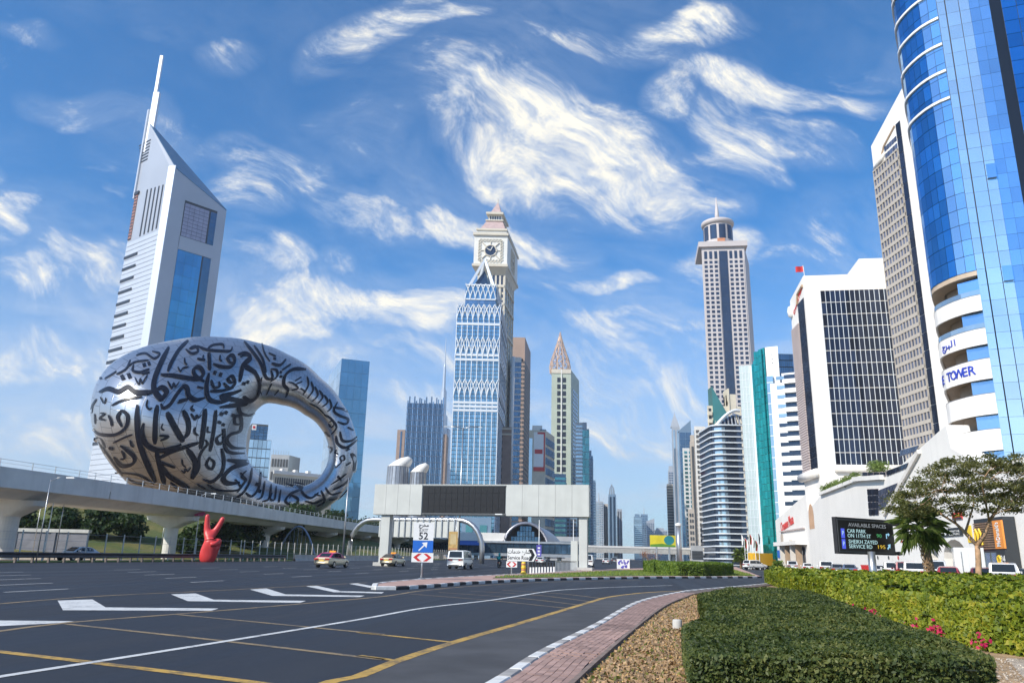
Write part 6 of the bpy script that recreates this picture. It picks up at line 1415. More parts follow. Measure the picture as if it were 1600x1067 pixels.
f.rect('side_panel', 'sign_dark', t2, uB + .05, uC, .1, zA - .1, 1.0, 1.15); lettering('24', .9, f.P(uB + (uC - uB) * .7, zA - .9, 1.18), f.rz, 'white_paint', t2, 'opening_lettering'); MB().tube([f.P(uB + (uC - uB) * .3 + .3 * math.cos(a), zA - .9 + .3 * math.sin(a), 1.18) for a in np.linspace(0, 6.283, 9)], .1, 5, False).build('sun_emblem', 'sign_yellow', t2)
f.rect('canopy', 'sign_red', t2, uA - .6, uA + 1.0, zA - .1, zA + .12, 1.0, 2.4)
for px, py, mt_ in ((1516, 834, 'sign_yellow'), (1528, 838, 'sign_red')): a = U(px, py); f.rect('shop_poster', mt_, t, a[0] - .5, a[0] + .5, a[1] - .8, a[1] + .8, .03, .1)
for k, px in enumerate((1372, 1389, 1404)): a = U(px, 870); lettering(('♥', 'A', '●')[k] if False else 'o', .9, f.P(a[0], a[1], .06), f.rz, 'sign_dark' if k < 2 else 'sign_red', t, 'window_decal', bold=.03)
# hotel entrance pavilion with red script name
t = thing('hotel_entrance', 'low cream hotel entrance pavilion with red script name and arched niche', 'building', (64, 170, 0))
f = Face(pp(1214, 850, 186), pp(1266, 850, 156)); U = f.hit
z0 = U(1240, 800)[1]; zl_ = U(1216, 812)[1]
MB().add([f.P(*q, o_) for o_ in (0, -10) for q in ((0, 0), (f.L, 0), (f.L, z0 + 3), (0, zl_))], [(0, 1, 2, 3), (7, 6, 5, 4), (3, 2, 6, 7), (0, 3, 7, 4), (1, 5, 6, 2)]).build('wall', 'hotel_white', t)
a = U(1230, 818); lettering('Crowne Plaza', 3.0, f.P(a[0], a[1], .1), f.rz, 'sign_red', t, 'name_lettering', .03, width=f.L * .42, roll=.12, bold=.03)
b_ = U(1235, 829)[1]; f.rect('cornice', 'pink_louver', t, f.L * .18, f.L * .9, b_, b_ + .25, .02, .4)
a = U(1222, 842); MB().add([f.P(a[0] - 1.4, a[1] - 2, .03), f.P(a[0] + 1.4, a[1] - 2, .03)] + [f.P(a[0] + 1.4 * math.cos(q), a[1] + 1.4 * math.sin(q), .03) for q in np.linspace(0, math.pi, 9)], [tuple(range(11))]).build('arched_niche', 'balcony_wall', t)
a = U(1238, 850); f.rect('hotel_plaque', 'hotel_trim', t, a[0] - 2.6, a[0] + 2.6, a[1] - .15, a[1] + .1, .02, .08); MB().lathe([(.1, a[1] + .6), (.7, a[1] + .9), (.1, a[1] + 1.2)], tuple(f.P(a[0], 0, .1)[:2]), 10).build('crest', 'hotel_trim', t)
for k in range(4): f.rect('column', 'slot_tan' if k % 2 else 'hotel_trim', t, f.L * (.3 + .16 * k), f.L * (.3 + .16 * k) + .9, 0, 5.0, .3, 1.4)
f.rect('glass_doors', 'glass_dark', t, f.L * .28, f.L * .86, .2, 4.6, .02, .12); f.rect('canopy', 'hotel_white', t, f.L * .22, f.L * .92, 5.0, 5.8, 0, 2.2)
f.rect('entrance_sign', 'blue_paint', t, f.L * .02, f.L * .18, 2.5, 4.2, .02, .2)
for k in range(12):
    s = .35 + .05 * k; p = f.P(f.L * s, 0, 9 + k % 2); q = thing('flagpole', 'slim white flagpole with a furled %s flag before the hotel entrance' % ['red', 'white', 'dark', 'green'][k % 4], 'flagpole', tuple(p), 'flagpoles before the hotel entrance')
    h = 6.5 + .8 * math.sin(k * 2.1); MB().tube([p, p + Vector((0, 0, h))], [.07, .04], 6).build('pole', 'white_paint', q)
    MB().tube([p + Vector((.05, 0, h - .1)), p + Vector((.2, 0, h - 1.0)), p + Vector((.12, .0, h - 2.2))], [.06, .2, .1], 6).build('furled_flag', ['red_paint', 'white_paint', 'sign_dark', 'leaf_tree'][k % 4], q)
# ------------------------------------------------------------------ vehicles
for nm, c_ in dict(car_white=(.74, .74, .72), car_silver=(.58, .59, .60), car_cream=(.74, .63, .42), car_red=(.40, .03, .03), car_maroon=(.16, .02, .03), car_black=(.02, .02, .022), car_grey=(.18, .19, .20), car_blue=(.12, .16, .26), car_yellow=(.72, .42, .03)).items():
    mat(nm, c_, .3, .15, .02, 1, coat=.6)
mat('roof_pink', (.55, .03, .16), .35, 0, .02, 1, coat=.5); mat('roof_brown', (.10, .05, .04), .3, 0, .02, 1, coat=.5)
mat('tail_red', (.45, .01, .01), .25, 0, 0); mat('lamp_clear', (.75, .75, .72), .15, .2, 0); mat('plate_yellow', (.75, .5, .1), .5, 0, 0); mat('alloy', (.5, .5, .51), .3, .8, 0); mat('trim_black', (.02, .02, .022), .55, 0, .1, 2); mat('lamp_orange', (.85, .32, .02), .4, 0, 0)
SHAPES = {
 'sedan': dict(L=4.8, W=.91, body=[(-2.4, .35, .80, .74), (-2.33, .28, .98, .84), (-1.9, .25, 1.02, .90), (-1.0, .22, .96, .91), (.6, .22, .95, .91), (1.5, .23, .88, .90), (2.1, .27, .76, .85), (2.4, .36, .62, .70)],
               cab=[(-2.0, .98, .99, .80, .66), (-1.25, .95, 1.40, .84, .62), (-.4, .94, 1.47, .85, .63), (.35, .94, 1.42, .85, .62), (1.25, .90, .93, .82, .68)]),
 'suv': dict(L=4.8, W=.96, body=[(-2.4, .45, 1.0, .86), (-2.35, .40, 1.12, .92), (-1.8, .36, 1.14, .95), (0, .34, 1.10, .96), (1.3, .34, 1.08, .95), (2.1, .38, 1.0, .90), (2.4, .5, .84, .78)],
             cab=[(-2.34, 1.10, 1.13, .88, .80), (-2.1, 1.10, 1.72, .88, .74), (-.6, 1.08, 1.80, .90, .75), (.3, 1.08, 1.75, .90, .74), (1.2, 1.05, 1.08, .88, .78)]),
 'van': dict(L=4.9, W=.96, body=[(-2.45, .35, 1.05, .92), (-2.4, .32, 1.12, .95), (0, .30, 1.12, .96), (1.6, .3, 1.08, .95), (2.2, .34, .95, .9), (2.45, .45, .8, .8)],
             cab=[(-2.44, 1.08, 1.12, .93, .88), (-2.3, 1.1, 1.92, .93, .80), (-.5, 1.1, 2.0, .94, .82), (1.1, 1.1, 1.93, .93, .80), (2.0, 1.0, 1.04, .90, .82)])}
def loft(mb, rings):
    n = len(rings[0]); vs = [p for r in rings for p in r]
    fs = [(i * n + k, i * n + (k + 1) % n, (i + 1) * n + (k + 1) % n, (i + 1) * n + k) for i in range(len(rings) - 1) for k in range(n)]
    fs += [tuple(range(n)), tuple(range((len(rings) - 1) * n, len(rings) * n))[::-1]]; return mb.add(vs, fs)
def car(label, kind, P, heading, paint, cat='car', roof=None, sign=None, group=None, name=None, plate='white_paint'):
    """P: plan point under the middle of the car; heading: bearing it drives to (degrees from +Y, clockwise)"""
    S = SHAPES[kind]; t = bpy.data.objects.new(name or ('parked_car' if group else 'car'), None); COL.objects.link(t); t.location = (P[0], P[1], .02); t.rotation_euler = (0, 0, math.pi / 2 - R_(heading)); OFF[t] = Vector((0, 0, 0))
    tag(t, label, cat, group); W = S['W']; L = S['L']
    def bring(x, zb, zt, w): e = .10; return [(x, -w, zb + e), (x, -w * .96, zb), (x, w * .96, zb), (x, w, zb + e), (x, w * 1.0, (zb + zt) / 2 + .08), (x, w * .97, zt - .06), (x, w * .86, zt), (x, -w * .86, zt), (x, -w * .97, zt - .06), (x, -w * 1.0, (zb + zt) / 2 + .08)]
    body = loft(MB(), [bring(*s) for s in S['body']]).build('body', paint, t, smooth=True)
    md = body.modifiers.new('soft', 'SUBSURF'); md.levels = md.render_levels = 1
    cab = [[(x, -wb, zb), (x, wb, zb), (x, wr * 1.0 + .02, zt - .05), (x, wr * .86, zt), (x, -wr * .86, zt), (x, -wr - .02, zt - .05)] for x, zb, zt, wb, wr in S['cab']]
    loft(MB(), cab).build('roof', roof or paint, t, smooth=False)
    c = S['cab']
    def glassq(name, pts): MB().add(pts, [tuple(range(len(pts)))]).build(name, 'car_glass', t)
    def mid(a, b, k, s, o=.012):      # point on the cabin side: between station a,b at k, height s
        x = c[a][0] + (c[b][0] - c[a][0]) * k; zb = c[a][1] + (c[b][1] - c[a][1]) * k; zt = c[a][2] + (c[b][2] - c[a][2]) * k - .05; wb = c[a][3] + (c[b][3] - c[a][3]) * k; wr = c[a][4] + .02 + (c[b][4] - c[a][4]) * k
        return x, wb + (wr - wb) * s + o, zb + (zt - zb) * s
    for sg in (1, -1):
        for (a, b, k0, k1) in ((0, 1, .45, .97), (1, 2, .03, .97), (2, 3, .04, .97), (3, 4, .03, .72)):
            p = [mid(a, b, k0, .12), mid(a, b, k1, .12), mid(a, b, k1, .9), mid(a, b, k0, .9)]
            if (c[a][2] - c[a][1]) < .1: p[3] = mid(a, b, k0, .6)
            p = [(x, sg * y, z) for x, y, z in p]; glassq('side_window', p if sg < 0 else p[::-1])
    a, b = c[0], c[1]; e = .06
    def panel(a, b, sgn):
        k0, k1 = .1, .9; q = []
        for k, w in ((k0, 0), (k1, 0)):
            x = a[0] + (b[0] - a[0]) * k; z = a[2] + (b[2] - a[2]) * k + .012; wr = (a[4] + (b[4] - a[4]) * k) * .84; q.append((x + sgn * .012, wr, z))
        return [(q[0][0], -q[0][1], q[0][2]), (q[0][0], q[0][1], q[0][2]), (q[1][0], q[1][1], q[1][2]), (q[1][0], -q[1][1], q[1][2])]
    glassq('rear_window', panel(c[0], c[1], -1)[::-1]); glassq('windscreen', panel(c[-1], c[-2], 1))
    r = .34 if kind != 'sedan' else .32
    for x in (-L * .29, L * .30):
        for sg in (1, -1):
            w = MB(); y = sg * (W - .1)
            w.tube([(x, y - .11, r), (x, y + .11, r)], r, 18); wo = w.build('wheel', 'rubber', t)
            MB().tube([(x, y + sg * .10, r), (x, y + sg * .118, r)], r * .62, 12).build('rim', 'alloy', wo)
    bx, zt0 = -L / 2, S['body'][1][2]
    for sg in (1, -1):
        MB().box(bx + .0, bx + .22, sg * W * .62 - W * .24, sg * W * .62 + W * .24, zt0 - .26, zt0 - .08).build('tail_light', 'tail_red', t)
        MB().box(-bx - .26, -bx - .03, sg * W * .6 - W * .2, sg * W * .6 + W * .2, S['body'][-1][2] - .08, S['body'][-1][2] + .05).build('headlight', 'lamp_clear', t)
        m_ = c[3]; MB().box(m_[0] + .35, m_[0] + .55, sg * (W + .06) - .09, sg * (W + .06) + .09, c[3][1] + .02, c[3][1] + .16).build('mirror', paint, t)
    MB().box(bx - .03, bx + .2, -W * .8, W * .8, S['body'][0][1] - .06, S['body'][0][1] + .1).build('rear_bumper', 'trim_black', t); MB().box(-bx - .2, -bx + .02, -W * .7, W * .7, S['body'][-1][1] - .04, S['body'][-1][1] + .1).build('front_bumper', 'trim_black', t)
    MB().box(bx - .02, bx + .12, -.26, .26, zt0 - .36, zt0 - .22).build('number_plate', plate, t)
    if sign: MB().box(-.12, .12, -.32, .32, c[2][2], c[2][2] + .15).build('roof_sign', sign, t)
    return t
g2 = lambda px, py: P2(gp(px, py))
hd = lambda h: Vector((math.sin(R_(h)), math.cos(R_(h))))
car('cream taxi with a pink roof and orange roof sign on the highway', 'sedan', g2(502, 887) + hd(13) * 2.3, 13, 'car_cream', 'taxi', 'roof_pink', 'lamp_orange', name='taxi', plate='plate_yellow')
car('cream taxi with a dark roof and orange roof sign further along the highway', 'sedan', g2(603, 884.5) + hd(13) * 2.3, 13, 'car_cream', 'taxi', 'roof_brown', 'lamp_orange', name='taxi', plate='plate_yellow')
car('white delivery van driving away behind the exit sign', 'van', g2(711, 889) + hd(11) * 2.4, 11, 'car_white', 'van', name='van')
car('silver sedan on the side road behind the guardrail', 'sedan', Vector((barx(88) - 6.2, 86)), 195, 'car_silver', 'car')
car('white car partly hidden behind the service road sign', 'sedan', g2(843, 881.5) + hd(9) * 2.3, 9, 'car_white', 'car')
car('white people carrier driving away beside the gantry column', 'van', g2(917, 886.5) + hd(9) * 2.4, 9, 'car_white', 'van', name='van')
car('small white car far down the highway', 'sedan', P2(at(947, 880, 210)), 9, 'car_white')
car('dark car far down the highway under the overpass', 'suv', P2(at(960, 880, 250)), 9, 'car_grey')
car('pale car turning at the far junction beside the hotel', 'suv', P2(at(1180, 885, 150)), 60, 'car_white')
gpk = 'cars parked in front of the hotel podium'
PK = [(1414, 74, 'suv', 'car_maroon', 24, 'maroon car tucked beside the white estate car'), (1429, 68, 'suv', 'car_white', 26, 'white estate car parked beside the palm trunk'), (1462, 73, 'van', 'car_silver', 28, 'silver-blue van behind the palm trunk'),
      (1481, 62, 'sedan', 'car_red', 28, 'bright red sedan parked right of the palm'), (1534, 56, 'sedan', 'car_maroon', 30, 'dark maroon car behind the acacia trunk'), (1567, 54, 'suv', 'car_silver', 31, 'silver estate car parked before the restaurant front'), (1603, 56, 'sedan', 'car_black', 31, 'black car parked beyond the silver estate car'),
      (1291, 104, 'suv', 'car_white', 20, 'white car parked by the hotel pavement'), (1308, 100, 'sedan', 'car_grey', 20, 'grey car parked next to a white car at the hotel'), (1327, 96, 'sedan', 'car_blue', 21, 'dark blue car parked left of the parking board'), (1377, 84, 'sedan', 'car_white', 23, 'white sedan parked behind the parking board'), (1395, 80, 'suv', 'car_white', 23, 'white off-roader between parking board and maroon car'),
      (1238, 140, 'suv', 'car_silver', 18, 'beige off-roader beside the hotel entrance'), (1262, 130, 'sedan', 'car_white', 18, 'white sedan before the hotel flagpoles')]
for px, Y, k, c_, h, lab in PK: car(lab, k, P2(at(px, 890, Y)), h, c_, group=gpk)
def truck(label, P, heading, box, cab, L=5.2, H=2.9, name='box_truck'):
    t = bpy.data.objects.new(name, None); COL.objects.link(t); t.location = (P[0], P[1], .02); t.rotation_euler = (0, 0, math.pi / 2 - R_(heading)); OFF[t] = Vector((0, 0, 0)); tag(t, label, 'truck')
    MB().box(-L / 2, L / 2 - 1.5, -1.02, 1.02, .75, H).build('cargo_box', box, t); MB().box(-L / 2, L / 2 - .3, -.8, .8, .5, .75).build('chassis', 'trim_black', t)
    loft(MB(), [[(x, -.95, .5), (x, .95, .5), (x, .9, z), (x, -.9, z)] for x, z in ((L / 2 - 1.45, 2.0), (L / 2 - .6, 2.0), (L / 2 - .1, 1.2), (L / 2, 1.1))]).build('cab', cab, t)
    for y in (-.52, .52): o = MB().box(-L / 2 - .03, -L / 2, y - .46, y + .46, .85, H - .1).build('rear_door', box, t); MB().box(-L / 2 - .07, -L / 2 - .03, y - .03, y + .03, 1.1, H - .3).build('door_bar', 'steel', o)
    for x in (-L * .28, L * .34):
        for y in (-.85, .85): wo = MB().tube([(x, y - .13, .42), (x, y + .13, .42)], .42, 16).build('wheel', 'rubber', t); MB().tube([(x, y - .14, .42), (x, y + .14, .42)], .2, 10).build('rim', 'alloy', wo)
    for y in (-.8, .8): MB().box(-L / 2 - .03, -L / 2 + .1, y - .12, y + .12, .55, .72).build('tail_light', 'tail_red', t)
truck('white box truck parked beside the acacia tree', P2(at(1514, 890, 64)), 27, 'car_white', 'car_white')
truck('yellow truck beyond the junction near the teal tower', P2(at(1193, 882, 165)), 60, 'car_yellow', 'car_yellow', 6.5, 3.2)
# motorcycle and rider
def skin_body(name, joints, edges, mt, parent, root=0, sub=2):
    me = bpy.data.meshes.new(name); me.from_pydata([j[:3] for j in joints], edges, []); o = bpy.data.objects.new(name, me); COL.objects.link(o)
    if parent is not None: o.parent = parent
    sk = o.modifiers.new('skin', 'SKIN'); sk.use_smooth_shade = True
    if not me.skin_vertices: me.skin_vertices.new() if hasattr(me.skin_vertices, 'new') else None
    for i, j in enumerate(joints):
        sv = me.skin_vertices[0].data[i]; sv.radius = (j[3], j[4] if len(j) > 4 else j[3]); sv.use_root = i == root
    ss = o.modifiers.new('sub', 'SUBSURF'); ss.levels = ss.render_levels = sub
    dg = bpy.context.evaluated_depsgraph_get(); dg.update(); m2 = bpy.data.meshes.new_from_object(o.evaluated_get(dg)); o.modifiers.clear(); o.data = m2; m2.name = name
    m2.materials.clear(); m2.materials.append(MATS[mt] if isinstance(mt, str) else mt); m2.polygons.foreach_set('use_smooth', [True] * len(m2.polygons)); OFF[o] = Vector((0, 0, 0)); return o
P = g2(780, 887); hm = 10
def empty_at(name, label, cat, P, heading, z=.01): t = bpy.data.objects.new(name, None); COL.objects.link(t); t.location = (P[0], P[1], z); t.rotation_euler = (0, 0, math.pi / 2 - R_(heading)); OFF[t] = Vector((0, 0, 0)); return tag(t, label, cat)
mb_ = empty_at('motorcycle', 'black delivery motorcycle riding away on the highway', 'motorcycle', P, hm)
for x in (-.62, .66): wo = MB().tube([(x, -.06, .31), (x, .06, .31)], .31, 18).build('wheel', 'rubber', mb_); MB().tube([(x, -.065, .31), (x, .065, .31)], .18, 10).build('rim', 'alloy', wo)
loft(MB(), [[(x, -w, z0), (x, w, z0), (x, w * .8, z1), (x, -w * .8, z1)] for x, w, z0, z1 in ((-.75, .1, .55, .75), (-.3, .17, .35, .78), (.2, .18, .32, .95), (.55, .1, .55, .9))]).build('frame_body', 'car_black', mb_)
MB().tube([(.66, 0, .31), (.48, 0, 1.0)], .05, 6).build('fork', 'steel', mb_); MB().tube([(.42, -.36, 1.05), (.5, 0, 1.02), (.42, .36, 1.05)], .025, 6).build('handlebar', 'trim_black', mb_); MB().box(-.8, -.74, -.09, .09, .62, .7).build('tail_light', 'tail_red', mb_)
rd = empty_at('person', 'motorcycle rider in a teal jacket and helmet leaning on the handlebar', 'person', P, hm)
J = [(-.25, 0, .86, .16, .15), (-.2, 0, 1.12, .17, .13), (-.1, 0, 1.36, .2, .12), (-.05, 0, 1.5, .07), (-.02, 0, 1.66, .1, .11), (-.08, .2, 1.38, .07), (.1, .3, 1.15, .055), (.38, .33, 1.08, .04), (-.08, -.2, 1.38, .07), (.1, -.3, 1.15, .055), (.38, -.33, 1.08, .04), (-.22, .12, .82, .1), (.18, .2, .72, .085), (.0, .2, .34, .06), (.12, .2, .28, .05), (-.22, -.12, .82, .1), (.18, -.2, .72, .085), (.0, -.2, .34, .06), (.12, -.2, .28, .05)]
E = [(0, 1), (1, 2), (2, 3), (3, 4), (2, 5), (5, 6), (6, 7), (2, 8), (8, 9), (9, 10), (0, 11), (11, 12), (12, 13), (13, 14), (0, 15), (15, 16), (16, 17), (17, 18)]
skin_body('body', J, E, mat('rider_dark', (.03, .035, .05), .8), rd)
J2 = [(-.25, 0, .98, .185, .175), (-.2, 0, 1.12, .195, .16), (-.1, 0, 1.36, .225, .15), (-.06, 0, 1.44, .12), (-.08, .21, 1.39, .09), (.1, .31, 1.15, .075), (-.08, -.21, 1.39, .09), (.1, -.31, 1.15, .075)]
mat('rider_teal', (.02, .32, .30), .6); skin_body('jacket', J2, [(0, 1), (1, 2), (2, 3), (2, 4), (4, 5), (2, 6), (6, 7)], 'rider_teal', rd)
MB().lathe([(.02, 1.86), (.1, 1.84), (.155, 1.74), (.16, 1.64), (.12, 1.55), (.09, 1.53)], (-.02, 0), 16).build('helmet', 'rider_teal', rd, smooth=True)

# ------------------------------------------------------------------ road signs
def board_at(P, rz, mt, root, name, x0, x1, z0, z1, d0, d1): c, s = math.cos(rz), math.sin(rz); f = Face((P[0], P[1]), (P[0] + c, P[1] + s)); return f.rect(name, mt, root, x0, x1, z0, z1, d0, d1)
def poly_on(f, pts, o, mt, root, name): return MB().add([f.P(a, b, o) for a, b in pts] + [f.P(a, b, o - .008) for a, b in pts], [tuple(range(len(pts))), tuple(range(len(pts), 2 * len(pts)))[::-1]] + [(i, len(pts) + i, len(pts) + (i + 1) % len(pts), (i + 1) % len(pts)) for i in range(len(pts))]).build(name, mt, root)
mat('sign_white', (.78, .78, .76), .35, 0, .03, 4)
def chevrons(f, u, z, w, h, o, root):
    for s in (1, -1):
        poly_on(f, [(u + s * q[0] * w, z + q[1] * h) for q in ([(-.1, .42), (-.48, 0), (-.1, -.42), (-.28, -.42), (-.49, -.02), (-.49, .02), (-.28, .42)][:0] or [(.22, .44), (.46, 0), (.22, -.44), (.04, -.44), (.28, 0), (.04, .44)])][::1 if s > 0 else -1], o, 'red_paint', root, 'chevron')
Y_ = 46; P = P2(gp(658, 908)); b = Vector((P.x, P.y, .1)); t = thing('exit_sign', 'tall white and blue exit 52 sign with red chevrons on the island nose', 'sign', tuple(b))
rz = -math.atan2(P.x, P.y); f = Face(P + Vector((-.6 * math.cos(rz), -.6 * math.sin(rz))), P + Vector((.6 * math.cos(rz), .6 * math.sin(rz))))
Zs = lambda py: f.hit(660, py)[1]
zt, zm, zb_, zc = Zs(816), Zs(844), Zs(863), Zs(878)
MB().tube([(P.x, P.y, .1), (P.x, P.y, zb_)], .055, 10).build('post', 'steel', t, smooth=True); MB().lathe([(.2, .1), (.2, .16), (.06, .2)], (P.x, P.y), 12).build('post_foot', 'steel', t)
f.rect('white_board', 'sign_white', t, .02, f.L - .02, zm, zt, .06, .1); bb = f.rect('blue_board', 'blue_paint', t, .02, f.L - .02, zb_ + .01, zm - .01, .06, .1); f.rect('chevron_board', 'sign_white', t, -.02, f.L + .02, zc, zb_ - .01, .06, .1)
u = f.L / 2; H = zt - zm
lettering('\uFEE3\uFEA8\uFEAE\uFE9D'[::-1], .26, f.P(u, zt - H * .15, .105), f.rz, 'black_paint', t, 'arabic_lettering', .003, bold=.006); lettering('EXIT', .25, f.P(u, zt - H * .44, .105), f.rz, 'black_paint', t, 'lettering', .003); lettering('52', .56, f.P(u, zt - H * .77, .105), f.rz, 'black_paint', t, 'number', .003, bold=.008)
zz = (zm + zb_) / 2; poly_on(f, [(u - .26 + a * .52, zz - .26 + b_ * .52) for a, b_ in ((.0, .1), (.1, .0), (.68, .58), (.9, .36), (.98, .98), (.36, .9), (.58, .68))], .108, 'sign_white', bb, 'arrow')
chevrons(f, u, (zc + zb_) / 2, f.L * .95, (zb_ - zc) * .9, .108, t)
# service road direction sign
P = P2(gp(818, 899)); t = thing('direction_sign', 'white pointed service road sign in Arabic and English with black chevron', 'sign', (P.x, P.y, .15)); rz = -math.atan2(P.x, P.y)
f = Face(P, P + Vector((math.cos(rz), math.sin(rz)))); U = f.hit
u0, u1, z0, z1 = U(792, 870)[0], U(839.5, 870)[0], U(815, 877)[1], U(815, 856)[1]; um = U(834, 870)[0]
def arrowplate(o, mt, name, e=0.): return poly_on(f, [(u0 + e, z0 + e), (um - e * .5, z0 + e), (u1 - e * 1.3, (z0 + z1) / 2), (um - e * .5, z1 - e), (u0 + e, z1 - e)], o, mt, t, name)
arrowplate(.06, 'black_paint', 'board_back'); arrowplate(.075, 'sign_white', 'board', .03)
h_ = z1 - z0; uc = u0 + (um - u0) * .45
lettering('Service Road', .42, f.P(uc, z0 + h_ * .27, .08), f.rz, 'black_paint', t, 'lettering', .003, width=(um - u0) * .84, bold=.006); lettering(('\uFEB7\uFE8E\uFEAD\uFEC9 \uFEA7\uFEAA\uFEE3\uFE8E\uFE95')[::-1], .42, f.P(uc, z0 + h_ * .72, .08), f.rz, 'black_paint', t, 'arabic_lettering', .003, width=(um - u0) * .84, bold=.006)
poly_on(f, [(um - .42, z0 + .08), (um - .16, z0 + .08), (u1 - .2, (z0 + z1) / 2), (um - .16, z1 - .08), (um - .42, z1 - .08), (u1 - .48, (z0 + z1) / 2)], .085, 'black_paint', t, 'chevron')
for uu in (u0 + .35, um - .45): q = f.P(uu, 0, .0); MB().tube([(q.x, q.y, .1), (q.x, q.y, z1 - .1)], .05, 8).build('post', 'steel', t, smooth=True)
P = P2(gp(799, 900)); t = thing('chevron_sign', 'small red and white double chevron plate on a short post', 'sign', (P.x, P.y, .15)); f = Face(P, P + Vector((math.cos(rz), math.sin(rz))))
ua, ub = f.hit(791, 881)[0], f.hit(808, 881)[0]; za, zb_ = f.hit(800, 886)[1], f.hit(800, 876.5)[1]
f.rect('plate', 'sign_white', t, ua, ub, za, zb_, .05, .07); chevrons(f, (ua + ub) / 2, (za + zb_) / 2, ub - ua, (zb_ - za) * .9, .08, t); MB().tube([(P.x, P.y, .1), (P.x, P.y, za + .1)], .04, 8).build('post', 'steel', t)
P = P2(gp(818, 900)); t = thing('yellow_bollard', 'yellow fluted plastic bollard beside the service road sign', 'bollard', (P.x, P.y, .15))
MB().lathe([(.26, .15), (.26, .25), (.18, .3), (.18, .6), (.2, .62), (.2, .7), (.17, .72), (.17, 1.05), (.12, 1.1), (.01, 1.1)], (P.x, P.y), 16).build('shaft', 'yellow_paint', t, smooth=True)
for z in (.42, .85): MB().lathe([(.185, z), (.19, z + .02), (.19, z + .1), (.185, z + .12)], (P.x, P.y), 16).build('reflective_band', 'rust_orange', t)
for k in range(9):
    P = P2(gp(829 + k * 4.6, 897.5 - k * .25)); t = thing('bollard', 'short black and white post in the row behind the service road sign', 'bollard', (P.x, P.y, .1), 'posts on the island')
    MB().tube([(P.x, P.y, .1), (P.x, P.y, .62)], .09, 10).build('lower_sleeve', 'white_paint', t); MB().tube([(P.x, P.y, .62), (P.x, P.y, 1.05)], .1, 10).build('upper_sleeve', 'black_paint', t)
t = thing('island_railing', 'low grey steel railing on the island beside the gantry column', 'railing', tuple(P2(gp(885, 894))) + (.1,)); a, b = P2(gp(868, 895)), P2(gp(900, 893.5)); f = Face(a, b)
for k in range(17): f.rect('bar', 'steel', t, f.L * k / 16 - .03, f.L * k / 16 + .03, .1, 1.05, 0, .05)
f.rect('top_rail', 'steel', t, 0, f.L, 1.05, 1.13, -.02, .07)

# parking guidance board
P = P2(at(1364, 890, 45)); t = thing('parking_board', 'black electronic parking board with lit text on a grey post', 'sign', (P.x, P.y, 0))
MB().tube([(P.x, P.y, 0), (P.x, P.y, 2.2)], [.24, .2], 16).build('post', 'steel', t, smooth=True)
A, B = P2(at(1308, 840, 44)), P2(at(1397, 840, 46.5)); f = Face(A, B); U = f.hit
z0, z1 = U(1352, 866)[1], U(1352, 810)[1]
f.rect('cabinet', 'trim_black', t, 0, f.L, z0, z1, -.25, 0); f.rect('bezel', 'dark_grey', t, .08, f.L - .08, z0 + .1, z1 - .1, 0, .02); f.rect('screen', 'led_black', t, .14, f.L - .14, z0 + .16, z1 - .16, .02, .03)
for z in (z0 + .12, z1 - .2): f.rect('bracket', 'trim_black', t, f.L, f.L + .55, z - .1, z + .1, -.3, -.1); q = f.P(f.L + .6, z, -.2); MB().lathe([(.01, q.z - .12), (.2, q.z - .08), (.2, q.z + .08), (.01, q.z + .12)], (q.x, q.y), 12).build('beacon', 'trim_black', t)
def led(nm, c, s): return mat(nm, (.02, .02, .02), .5, 0, 0, emit=(*c, s))
led('led_white', (.55, .85, .9), .75); led('led_green', (.1, .6, .2), .5); led('led_amber', (.9, .6, .05), .7); led('led_blue', (.08, .12, .85), .8); led('led_sky', (.35, .7, .95), .8); led('led_dim', (.45, .5, .55), .5)
Hh = z1 - z0; W_ = f.L
def ltext(s, cx, cz, wid, mt): lettering(s, Hh * .15, f.P(W_ * cx, z0 + Hh * cz, .035), f.rz, mt, t, 'led_lettering', .002, width=W_ * wid)
ltext('AVAILABLE SPACES', .53, .80, .66, 'led_dim'); ltext('CAR PARK', .33, .63, .32, 'led_white'); ltext('ON 11TH ST', .37, .50, .40, 'led_white'); ltext('SHEIKH ZAYED', .43, .34, .50, 'led_white'); ltext('SERVICE RD', .38, .21, .40, 'led_white'); ltext('195', .74, .22, .13, 'led_amber'); ltext('90', .72, .53, .09, 'led_green')
for cz in (.56, .27):
    p_ = f.rect('blue_square', 'led_blue', t, W_ * .065, W_ * .125, z0 + Hh * (cz - .13), z0 + Hh * (cz + .13), .03, .034); lettering('P', Hh * .17, f.P(W_ * .095, z0 + Hh * cz, .04), f.rz, 'led_white', t, 'led_lettering', .002)
def parr(pts, cx, cz, s): poly_on(f, [(W_ * cx + a * s, z0 + Hh * cz + b_ * s) for a, b_ in pts], .038, 'led_sky', t, 'led_arrow')
parr([(-.5, -.5), (-.3, -.5), (-.3, .1), (.1, .1), (.1, -.1), (.5, .2), (.1, .5), (.1, .3), (-.5, .3)], .88, .55, .34); parr([(-.5, -.3), (-.3, -.5), (.1, -.1), (.3, -.3), (.45, .45), (-.3, .3), (-.1, .1)], .88, .24, .34)

